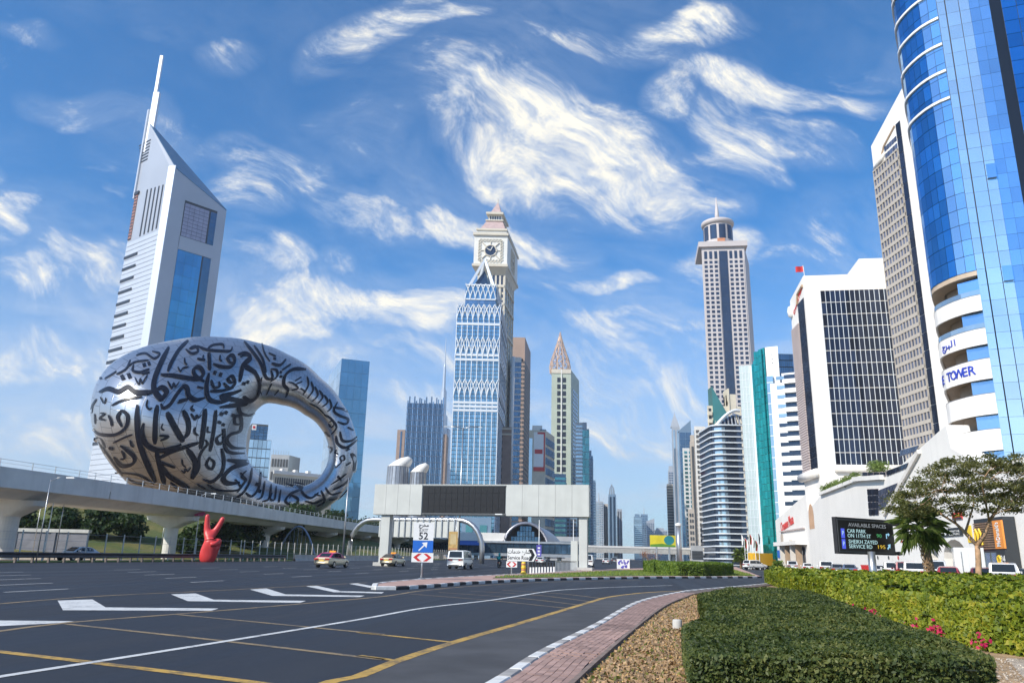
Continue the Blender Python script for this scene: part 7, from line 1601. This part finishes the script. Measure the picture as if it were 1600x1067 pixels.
# ------------------------------------------------------------------ lamp posts, banners, billboard
def lamp(label, P, h, arms=(1,), r=.11, name='street_lamp', L=2.4, mt='steel'):
    t = thing(name, label, 'street lamp', (P[0], P[1], 0), 'street lamps'); MB().tube([(P[0], P[1], 0), (P[0], P[1], h)], [r, r * .55], 8).build('pole', mt, t, smooth=True)
    for s in arms:
        MB().tube([(P[0], P[1], h - .2), (P[0] + s * L * .4, P[1], h + .15), (P[0] + s * L, P[1], h + .2)], r * .45, 6).build('arm', mt, t, smooth=True); MB().box(P[0] + s * L - .05 if s > 0 else P[0] + s * L - .7, P[0] + s * L + .7 if s > 0 else P[0] + s * L + .05, P[1] - .15, P[1] + .15, h + .1, h + .24).build('lamp_head', 'white_paint', t)
    return t
def lamp_px(label, px, py0, py1, Y, **k): q = at(px, py0, Y); lamp(label, (q.x, q.y), at(px, py1, Y).z, **k)
lamp_px('tall thin lamp post in front of the faceted slab tower', 536, 862, 746, 118, arms=(), r=.16)
lamp_px('double-armed lamp post before the pyramid tower', 716, 862, 668, 175, arms=(-1, 1), r=.26, L=3.6)
lamp_px('short lamp post carrying a gold banner behind the exit sign', 711, 868, 800, 140, arms=(), r=.12)
lamp_px('white lamp post by the station with a purple sign', 842, 872, 812, 230, arms=(), r=.15, mt='white_paint'); lamp_px('white lamp post left of the gantry column', 896, 872, 812, 230, arms=(), r=.13, mt='white_paint')
for k, (px, y1, Y) in enumerate(((58, 748, 72), (86, 752, 90), (8, 756, 92), (50, 776, 100), (250, 805, 128), (303, 772, 120))): lamp_px(['bent lamp post rising in front of the viaduct deck', 'slim lamp post beside the pink hexagon sign', 'slim pole at the first viaduct pier', 'pole between the first two viaduct piers', 'pole just before the second viaduct pier', 'lamp post above the second pink hexagon sign'][k], px, 868, y1, Y, arms=(1,) if k in (0, 5) else (), r=.06, L=1.5)
for px, py, Y, lb in ((85, 775, 88, 'beside the first pier'), (311, 802, 118, 'above the hand sculpture')):
    q = at(px, py, Y); t = thing('hexagon_sign', 'small pink hexagonal sign below the viaduct deck ' + lb, 'sign', tuple(q), 'pink hexagon signs'); r = 1.0
    MB().add([(q.x + r * a, q.y, q.z + b_ * r * .42) for a, b_ in ((-1, 0), (-.6, .9), (.6, .9), (1, 0), (.6, -.9), (-.6, -.9))] + [(q.x + r * a, q.y + .08, q.z + b_ * r * .42) for a, b_ in ((-1, 0), (-.6, .9), (.6, .9), (1, 0), (.6, -.9), (-.6, -.9))], [tuple(range(6))[::-1], tuple(range(6, 12))] + [(i, (i + 1) % 6, 6 + (i + 1) % 6, 6 + i) for i in range(6)]).build('plate', mat('sign_pink', (.5, .08, .2), .5), t); MB().tube([(q.x, q.y + .04, q.z), (q.x, q.y + .04, 0.)], .05, 6).build('post', 'steel', t)
q = at(708, 844, 139); t = thing('banner', 'gold and red vertical banner hung on a lamp post', 'banner', tuple(q)); f = Face((q.x - .8, q.y), (q.x + .8, q.y)); f.rect('cloth', mat('banner_gold', (.52, .34, .12), .6, 0, .2, 2), t, 0, 1.6, at(708, 859, 139).z, at(708, 830, 139).z, 0, .05); f.rect('lower_strip', 'rust_orange', t, .05, 1.55, at(708, 859, 139).z + .1, at(708, 856, 139).z, .05, .06); f.rect('inner_panel', mat('banner_tan', (.62, .48, .25), .6), t, .3, 1.3, at(708, 850, 139).z, at(708, 834, 139).z, .05, .06)
q = at(842, 858, 226); t = thing('pole_sign', 'purple-blue vertical pole sign by the station', 'sign', tuple(q)); f = Face((q.x - .7, q.y), (q.x + .7, q.y)); f.rect('board', mat('sign_violet', (.10, .08, .42), .5), t, 0, 1.4, at(842, 869, 226).z, at(842, 851, 226).z, 0, .1)
for k in range(3): f.rect('symbol', 'white_paint', t, .35, 1.05, at(842, 867 - 5 * k, 226).z, at(842, 864.5 - 5 * k, 226).z, .1, .12)
# billboard
t = thing('billboard', 'curved-top yellow and green billboard above the far junction', 'billboard', tuple(P2(at(1037, 870, 230))) + (0,)); f = Face(P2(at(1016, 850, 230)), P2(at(1056, 850, 230))); z0, z1 = f.hit(1035, 854)[1], f.hit(1035, 836)[1]
f.rect('panel', mat('bill_yellow', (.62, .52, .03), .5, 0, .15, .3), t, 0, f.L, z0, z1, -.5, 0); poly_on(f, [(f.L * .74 + 1.5 * math.cos(a), z0 + 1.9 + 1.3 * math.sin(a)) for a in np.linspace(0, 6.283, 17)[:-1]], .02, mat('bill_teal', (.02, .2, .22), .5), t, 'printed_disc'); poly_on(f, [(0.02, z0 + .02), (f.L * .98, z0 + .02), (f.L * .98, z0 + .5), (f.L * .45, z0 + .9), (0.02, z0 + .6)], .012, mat('bill_green', (.10, .25, .03), .5), t, 'printed_band')
for s in (.25, .75): p = f.P(f.L * s, 0, -.3); MB().tube([p, (p.x, p.y, z0)], .25, 8).build('leg', 'steel', t)
t = thing('sign_column', 'plain grey round column beside the billboard', 'column', tuple(P2(at(1062, 880, 150))) + (0,)); q = at(1062, 880, 150); MB().tube([(q.x, q.y, 0), (q.x, q.y, at(1062, 822, 150).z)], [.55, .42], 14).build('shaft', 'steel', t, smooth=True); MB().lathe([(.44, at(1062, 822, 150).z), (.6, at(1062, 821, 150).z), (.6, at(1062, 818, 150).z), (.02, at(1062, 816, 150).z)], (q.x, q.y), 14).build('cap', 'white_paint', t)
t = thing('flower_hoarding', 'low pale hoarding printed with purple flowers on the far median', 'hoarding', tuple(P2(at(975, 884, 118))) + (0,)); f = Face(P2(at(964, 885, 118)), P2(at(984, 885, 118))); f.rect('panel', 'white_paint', t, 0, f.L, 0, at(975, 873, 118).z, -.1, 0)
for k in range(26): a, b_ = random.uniform(.1, .9), random.uniform(.15, .85); poly_on(f, [(f.L * a + .13 * math.cos(q), at(975, 873, 118).z * b_ + .13 * math.sin(q)) for q in np.linspace(0, 6.28, 7)[:-1]], .01 + .001 * k, 'sign_violet', t, 'printed_flower')
# red sculpture of a hand making a V sign
q = P2(at(325, 866, 98)); t = thing('hand_sculpture', 'giant red hand sculpture with two fingers raised in a V', 'sculpture', (q.x, q.y, 0)); t.rotation_euler = (0, 0, R_(12)); mat('hand_red', (.62, .05, .05), .4, 0, .06, 1)
s = 1.22
J = [(0, 0, -.3, .85, .6), (0, 0, .9, .95, .62), (0, 0, 1.9, .9, .55), (-.1, 0, 2.5, .62, .45), (-.38, 0, 2.95, .34), (-.46, 0, 3.8, .29), (-.5, 0, 4.7, .24), (.4, 0, 2.9, .34), (.78, 0, 3.7, .28), (1.08, 0, 4.45, .24), (.95, -.2, 2.0, .34), (.7, -.62, 1.75, .3), (.15, -.68, 1.7, .25)]
o = skin_body('hand', [(x * s, y * s, z * s, *[r * s for r in rr]) for x, y, z, *rr in J], [(0, 1), (1, 2), (2, 3), (3, 4), (4, 5), (5, 6), (3, 7), (7, 8), (8, 9), (2, 10), (10, 11), (11, 12)], 'hand_red', t)

# ------------------------------------------------------------------ hedges
def in_poly(P, poly):
    x, y = P[:, 0], P[:, 1]; c = np.zeros(len(P), bool); n = len(poly)
    for i in range(n):
        x0, y0 = poly[i]; x1, y1 = poly[(i + 1) % n]; k = (y0 > y) != (y1 > y); c ^= k & (x < (x1 - x0) * (y - y0) / (y1 - y0 + 1e-12) + x0)
    return c
def edge_dist(P, poly):
    d = np.full(len(P), 1e9); n = len(poly)
    for i in range(n):
        a, b = np.array(poly[i]), np.array(poly[(i + 1) % n]); ab = b - a; tt = np.clip(((P - a) @ ab) / (ab @ ab), 0, 1); d = np.minimum(d, np.linalg.norm(P - a - tt[:, None] * ab, axis=1))
    return d
def lump(P, amp, sc): return amp * (np.sin(P[:, 0] * sc + 1.3) * np.sin(P[:, 1] * sc * .9 + .4) + .6 * np.sin(P[:, 0] * sc * 2.3 + P[:, 1] * 1.7 * sc) + .4 * np.sin(P[:, 1] * sc * 3.1 - P[:, 0] * sc))
def hedge(name, label, poly, h, n, size, mt, cat='hedge', rnd=.25, amp=.05, sc=1.2, near=0., asp=.5, core=(.02, .03, .012), fall=1.6, drop=.45):
    c = np.mean(poly, 0); t = thing(name, label, cat, (c[0], c[1], .05)); lo, hi = np.min(poly, 0), np.max(poly, 0)
    def H(P): d = edge_dist(P, poly); e = np.clip(d / rnd, 0, 1); return (h + lump(P, amp, sc)) * (1 - drop + drop * np.sqrt(1 - (1 - e) ** 2))
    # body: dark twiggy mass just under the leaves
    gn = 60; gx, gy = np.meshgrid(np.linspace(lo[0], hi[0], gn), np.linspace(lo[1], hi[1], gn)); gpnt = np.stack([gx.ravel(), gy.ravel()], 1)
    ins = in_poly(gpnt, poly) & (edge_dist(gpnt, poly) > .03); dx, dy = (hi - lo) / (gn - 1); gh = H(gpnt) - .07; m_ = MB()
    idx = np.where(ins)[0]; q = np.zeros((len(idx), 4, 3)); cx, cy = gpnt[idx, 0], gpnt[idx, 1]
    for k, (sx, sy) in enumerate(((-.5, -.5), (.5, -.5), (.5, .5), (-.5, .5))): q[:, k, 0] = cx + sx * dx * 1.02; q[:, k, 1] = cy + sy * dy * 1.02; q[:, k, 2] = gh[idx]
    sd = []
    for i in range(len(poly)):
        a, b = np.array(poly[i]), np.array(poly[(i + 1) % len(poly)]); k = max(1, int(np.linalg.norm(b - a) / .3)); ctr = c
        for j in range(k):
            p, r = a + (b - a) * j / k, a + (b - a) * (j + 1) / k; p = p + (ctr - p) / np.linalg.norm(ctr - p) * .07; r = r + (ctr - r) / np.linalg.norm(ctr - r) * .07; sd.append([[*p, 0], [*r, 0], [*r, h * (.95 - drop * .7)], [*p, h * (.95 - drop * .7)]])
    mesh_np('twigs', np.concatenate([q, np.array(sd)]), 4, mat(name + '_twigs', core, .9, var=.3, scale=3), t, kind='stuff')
    # leaves on top, thicker near the viewer's side, and down the flanks
    P = lo + rng.random((n * 6, 2)) * (hi - lo); P = P[in_poly(P, poly)]
    dist = np.linalg.norm(P, axis=1); keep = rng.random(len(P)) < (dist.min() / dist) ** fall; P = P[keep][:n]
    d = edge_dist(P, poly); z = H(P) - rng.random(len(P)) ** 2 * .10; e = np.clip(1 - d / rnd, 0, 1); top = np.stack([P[:, 0], P[:, 1], z + .05], 1); N = np.tile([0, 0, 1.], (len(P), 1))
    S, SN = [], []
    for i in range(len(poly)):
        a, b = np.array(poly[i]), np.array(poly[(i + 1) % len(poly)]); L = np.linalg.norm(b - a); mid = (a + b) / 2; k = int(n * .5 * L * h * (1 / max(np.linalg.norm(mid), 5)) ** fall / (sum(np.linalg.norm(np.array(poly[j]) - np.array(poly[(j + 1) % len(poly)])) * h * (1 / max(np.linalg.norm((np.array(poly[j]) + np.array(poly[(j + 1) % len(poly)])) / 2), 5)) ** fall for j in range(len(poly))) + 1e-9))
        if k < 1: continue
        s = rng.random((k, 1)); p = a + (b - a) * s; nn = mid - c; nn = nn / np.linalg.norm(nn); zz = rng.random(k) ** .8 * h * .95; ov = rng.normal(0, .035, (k, 1)) + .0 + .05 * np.sin(p[:, :1] * 4) * np.sin(p[:, 1:2] * 3.1)
        p = p + nn * ov; S.append(np.stack([p[:, 0], p[:, 1], zz + .05], 1)); SN.append(np.tile([nn[0], nn[1], .5], (k, 1)))
    allP = np.concatenate([top] + S); allN = np.concatenate([N] + SN); dl = np.linalg.norm(allP[:, :2], axis=1)
    sz = np.clip(dl / dl.min(), 1, 2.6)
    q = leaf_quads(allP, allN, size, asp, .75); cen = q.mean(1, keepdims=True); q = cen + (q - cen) * sz[:, None, None] ** .8
    mesh_np('foliage', q, 4, mt, t); return t
LOWP = [(2.02, 8.9), (3.2, 8.75), (4.5, 8.8), (5.5, 9.3), (6.1, 11.4), (7.0, 15.0), (8.7, 21.0), (10.6, 28.0), (10.4, 31.0), (8.3, 30.0), (5.7, 23.8), (4.1, 16.4), (3.55, 14.2), (3.1, 13.4), (2.75, 12.6)]
hedge('clipped_hedge', 'low dark green clipped hedge filling the bed beside the brick walk', LOWP, .50, 120000, (.016, .038), 'leaf_hedge_dark', rnd=.16, amp=.026, sc=1.7, fall=1.3, drop=.14)
TALL = [(9.0, 13.0), (8.6, 14.6), (8.8, 16.6), (9.0, 17.6), (9.7, 18.4), (9.5, 20.2), (10.2, 22.6), (10.9, 23.4), (10.9, 25.0), (11.6, 27.4), (12.4, 28.8), (12.3, 31.0), (14.0, 39.0), (16.4, 48.5), (18.4, 57.0), (20.8, 63.5), (24, 62), (27, 52), (30, 42), (33, 36), (29, 24), (20, 14), (13, 11.6)]
hd_ = hedge('flowering_hedge', 'tall bright green bushy hedge with pink flowers along its foot', TALL, .86, 110000, (.032, .075), 'leaf_hedge_light', rnd=.8, amp=.15, sc=1.5, fall=1.2, asp=.62, drop=.5, core=(.035, .05, .012))
# bougainvillea blossoms along its foot
bl = []
for px, py, n, r in ((1370, 936, 40, .12), (1286, 941, 22, .12), (1320, 949, 24, .12), (1354, 958, 90, .2), (1395, 950, 70, .3), (1378, 945, 40, .2), (1390, 962, 30, .2), (1472, 986, 110, .2), (1487, 988, 70, .15), (1530, 992, 60, .14), (1508, 976, 35, .12), (1536, 1002, 40, .12), (1493, 968, 20, .1), (1420, 962, 18, .15), (1440, 975, 20, .2)):
    g0 = gp(px, py + 7, 0.); p = at(px, py, g0.y * .94 - .6); n = max(10, int(n * .8)); bl.append(np.array(p) + rng.normal(size=(n, 3)) * np.array([r * 1.3, r * .5, .09]))
mesh_np('blossoms', leaf_quads(np.concatenate(bl), np.tile([-.3, -.8, .5], (sum(len(b) for b in bl), 1)), (.028, .055), .8, .8), 4, 'leaf_pink', hd_)
A0 = [P2(gp(x, y)) for x, y in ((1027, 899), (1060, 901.5), (1100, 902), (1146, 900.5))]; A1 = [p + Vector((1.5, 8.0)) for p in A0[::-1]]
hedge('rounded_hedge', 'clipped rounded green hedge on the grass of the traffic island', [tuple(p) for p in A0 + A1], 1.25, 26000, (.07, .13), 'leaf_island', rnd=1.3, amp=.05, sc=.9, fall=.2)
A0 = [P2(gp(x, y)) for x, y in ((1006, 895.5), (1022, 896.5), (1038, 896))]; A1 = [p + Vector((1.2, 5.0)) for p in A0[::-1]]
hedge('small_hedge', 'smaller dark clump of hedge beside the rounded hedge on the island', [tuple(p) for p in A0 + A1], 1.35, 9000, (.08, .14), 'leaf_island', rnd=1.4, amp=.05, sc=.9, fall=.2)
# lawn grass
lp = [tuple(p) for p in gl]; lo, hi = np.min(lp, 0), np.max(lp, 0); P = lo + rng.random((60000, 2)) * (hi - lo); P = P[in_poly(P, lp)][:22000]
hgt = rng.uniform(.05, .13, len(P)); an = rng.random(len(P)) * 6.28; w_ = .03
q = np.zeros((len(P), 4, 3)); dx, dy = np.cos(an) * w_, np.sin(an) * w_
for k, (s, z) in enumerate(((-1, 0), (1, 0), (.3, 1), (-.3, 1))): q[:, k, 0] = P[:, 0] + s * dx; q[:, k, 1] = P[:, 1] + s * dy + z * .03; q[:, k, 2] = .15 + z * hgt
tag(mesh_np('grass', q, 4, 'grass_blade', None, 'stuff'), 'short yellow-green grass on the traffic island', 'grass')
# concrete marker and fallen white sheet by the low hedge
q = gp(1060, 985); t = thing('marker_stone', 'small round-topped pale concrete marker at the hedge edge', 'marker', tuple(q)); MB().lathe([(.105, 0), (.105, .2), (.09, .235), (.01, .24)], (q.x - .02, q.y), 18).build('block', 'concrete', t, smooth=True)
q = gp(1166, 971, .5); o = MB().add([(q.x - .14, q.y - .05, .50), (q.x, q.y - .07, .53), (q.x + .14, q.y - .03, .50), (q.x + .12, q.y + .09, .52), (q.x, q.y + .07, .54), (q.x - .12, q.y + .06, .51)], [(0, 1, 4, 5), (1, 2, 3, 4)]).build('paper_scrap', 'white_paint'); tag(o, 'crumpled white paper scrap lying on the low clipped hedge', 'paper')

# ------------------------------------------------------------------ palm and acacia
def palm(label, base, top, r, nf=24, R=1.6, name='palm_tree'):
    t = thing(name, label, 'palm', base); b, tp = Vector(base), Vector(top); pts = [b.lerp(tp, s) + Vector((.12 * math.sin(s * 3), 0, 0)) for s in np.linspace(0, 1, 9)]
    MB().tube(pts, [r * (1.15 - .3 * s) for s in np.linspace(0, 1, 9)], 12).build('trunk', 'bark', t, smooth=True)
    n = 170; k = np.arange(n); s = k / n; an = k * 2.4
    stub = []
    for i in range(n):
        c = b.lerp(tp, s[i]); rr = r * (1.12 - .3 * s[i]); d = Vector((math.cos(an[i]), math.sin(an[i]), 0)); e = Vector((-d.y, d.x, 0)) * .09; p = c + d * rr; stub.append([p - e, p + e, p + d * .08 + Vector((0, 0, .16)) + e * .4, p + d * .08 + Vector((0, 0, .16)) - e * .4])
    mesh_np('trunk_scales', np.array([[tuple(v) for v in q] for q in stub]), 4, mat('palm_scale', (.34, .22, .12), .9, var=.3, scale=5, island=.3), t, kind='stuff')
    var = []
    for v in range(4):
        m_ = MB(); nb = 20; pet = R * .42; m_.tube([(0, 0, 0), (pet * .6, 0, .05), (pet, 0, 0)], [.03, .022, .015], 4)
        for j in range(nb):
            a = (j / (nb - 1) - .5) * 3.5; L = R * .72 * (1 - .25 * abs(a) / 1.75) * random.uniform(.88, 1.08); ca, sa = math.cos(a), math.sin(a); w = .04; dr = random.uniform(.2, .38) * L
            m_.add([(pet, 0, 0), (pet + ca * L * .5 - sa * w, sa * L * .5 + ca * w, .06), (pet + ca * L, sa * L, -dr), (pet + ca * L * .5 + sa * w, sa * L * .5 - ca * w, .06)], [(0, 1, 2), (0, 2, 3)])
        me = bpy.data.meshes.new('frond'); me.from_pydata(m_.v, [], m_.f); me.materials.append(MATS['leaf_palm']); var.append(me)
    for i in range(nf):
        a = i * 2.39996; el_ = math.radians(75 - 130 * (i / nf) ** .85); o = inst('frond', var[i % 4], t, tp + Vector((0, 0, .1 - .25 * i / nf)), rot=(random.uniform(-.4, .4), -el_, a), scale=(random.uniform(.9, 1.1),) * 3)
    return t
b = P2(at(1456, 900, 45)); tp = at(1436, 822, 45); palm('short fan palm with a scaly leaning trunk beside the parking board', (b.x, b.y, 0), tuple(tp), .21)
b = P2(at(1158, 888, 175)); palm('small distant palm at the foot of the teal tower', (b.x, b.y, 0), (b.x, b.y, at(1158, 868, 175).z), .2, 22, 1.9)
def acacia():
    Y = 42.0; b = P2(at(1529, 905, Y)); t = thing('acacia_tree', 'spreading acacia tree with forked tan trunk and feathery flat crown', 'tree', (b.x, b.y, 0)); T = lambda px, py, dy=0.: at(px, py, Y + dy)
    mat('acacia_bark', (.42, .26, .15), .85, var=.25, scale=4)
    limbs = [([(1529, 912, 0), (1529, 880, 0), (1527, 852, 0)], .17, .13), ([(1527, 852, 0), (1512, 836, .3), (1494, 818, .6), (1475, 806, 1.0), (1455, 790, 1.2)], .11, .03), ([(1527, 852, 0), (1538, 835, -.2), (1547, 812, -.4), (1560, 793, -.6), (1570, 770, -.8)], .12, .04),
             ([(1508, 832, .3), (1516, 806, .8), (1522, 780, 1.2), (1515, 755, 1.5)], .07, .02), ([(1546, 815, -.4), (1540, 785, -1), (1535, 755, -1.6), (1545, 735, -2)], .06, .02), ([(1560, 793, -.6), (1585, 780, -.4), (1615, 765, 0)], .06, .02), ([(1494, 818, .6), (1482, 785, -.2), (1470, 765, -.6)], .05, .015), ([(1455, 790, 1.2), (1430, 785, 1.4), (1410, 782, 1.6)], .03, .01), ([(1566, 780, -.7), (1590, 750, 1), (1605, 730, 1.6)], .05, .015), ([(1522, 780, 1.2), (1495, 760, 2), (1470, 750, 2.4)], .04, .012), ([(1535, 760, -1.5), (1560, 738, -2.4)], .03, .01), ([(1547, 812, -.4), (1560, 800, -2), (1580, 795, -3)], .04, .01)]
    tips = []
    for pts, r0, r1 in limbs:
        c = catmull([T(*p) for p in pts], .35); MB().tube(c, list(np.linspace(r0, r1, len(c))), 8).build('limb' if r0 < .15 else 'trunk', 'acacia_bark', t, smooth=True); tips += c[len(c) // 2:]
    # crown: flat sprays of tiny leaflets held on twigs
    sp = [(1410, 778), (1418, 765), (1428, 790), (1436, 752), (1447, 770), (1452, 742), (1462, 757), (1470, 735), (1478, 772), (1483, 748), (1490, 726), (1496, 765), (1503, 742), (1510, 722), (1514, 770), (1520, 748), (1527, 730), (1532, 762), (1538, 742), (1544, 718), (1550, 768), (1553, 732), (1560, 750), (1566, 722), (1572, 765), (1578, 738), (1584, 718), (1588, 755), (1594, 735), (1600, 768), (1606, 724), (1612, 748), (1625, 735), (1635, 755), (1425, 802), (1443, 795), (1462, 790), (1505, 785), (1540, 790), (1575, 788), (1598, 792), (1400, 790), (1618, 780), (1490, 795), (1560, 778)]
    Ps, Ns = [], []
    for px, py in sp:
        for rep in range(3):
            c = np.array(T(px + random.uniform(-9, 9), py + random.uniform(-10, 10), random.uniform(-2.6, 2.6))); k = 150; r = random.uniform(.28, .68)
            d = rng.normal(size=(k, 3)) * np.array([r, r, .13]) * .62; d[:, 2] -= .12 * (d[:, 0] ** 2 + d[:, 1] ** 2); Ps.append(c + d); Ns.append(np.tile([0, 0, 1.], (k, 1)))
            near = min(tips, key=lambda q: (q - Vector(c)).length); 
            if rep == 0: m_ = MB().tube([near, near.lerp(Vector(c), .55) + Vector((0, 0, -.08)), Vector(c)], [.018, .012, .005], 4); m_.build('twig', 'acacia_bark', t)
    mesh_np('crown', leaf_quads(np.concatenate(Ps), np.concatenate(Ns), (.05, .115), .42, .8), 4, 'leaf_acacia', t)
acacia()
q = P2(at(1014, 885, 110)); tree('bare_shrub_tree', 'small sparse reddish leafless tree at the end of the island', (q.x, q.y, 0), 2.9, 1.9, 500, (.04, .09), mt=leafmat('leaf_russet', [(.2, .1, .08), (.3, .16, .12), (.35, .2, .16)]), lobes=9, trunk=.07, limbs=9)
q = P2(at(1213, 886, 130)); tree('round_bush', 'small round green bush in front of the hotel entrance', (q.x, q.y, 0), 1.8, 1.4, 900, (.1, .2), mt='leaf_island', lobes=7, cat='bush', low=.0, trunk=.06)
q = at(1357, 895, 88); t = thing('red_bin', 'square red bin standing among the parked cars', 'bin', (q.x, q.y, 0)); MB().hexa([(q.x - .45, q.y - .4, .05), (q.x + .45, q.y - .4, .05), (q.x + .45, q.y + .4, .05), (q.x - .45, q.y + .4, .05), (q.x - .55, q.y - .5, 1.35), (q.x + .55, q.y - .5, 1.35), (q.x + .55, q.y + .5, 1.35), (q.x - .55, q.y + .5, 1.35)]).build('tub', 'red_paint', t); MB().box(q.x - .58, q.x + .58, q.y - .53, q.y + .53, 1.355, 1.43).build('lid', 'red_paint', t)

# ------------------------------------------------------------------ air
hz = bpy.data.materials.new('haze'); hz.use_nodes = True; w = NT(hz.node_tree); w.n.clear()
out = w.n.new('ShaderNodeOutputMaterial'); pv = w.n.new('ShaderNodeVolumePrincipled'); pv.inputs['Color'].default_value = (.86, .91, 1.0, 1); pv.inputs['Density'].default_value = .00013; pv.inputs['Anisotropy'].default_value = .2
w.l.new(pv.outputs[0], out.inputs['Volume'])
MB().box(-3200, 3200, -400, 3400, -1.2, 440).build('haze', hz, kind='stuff')
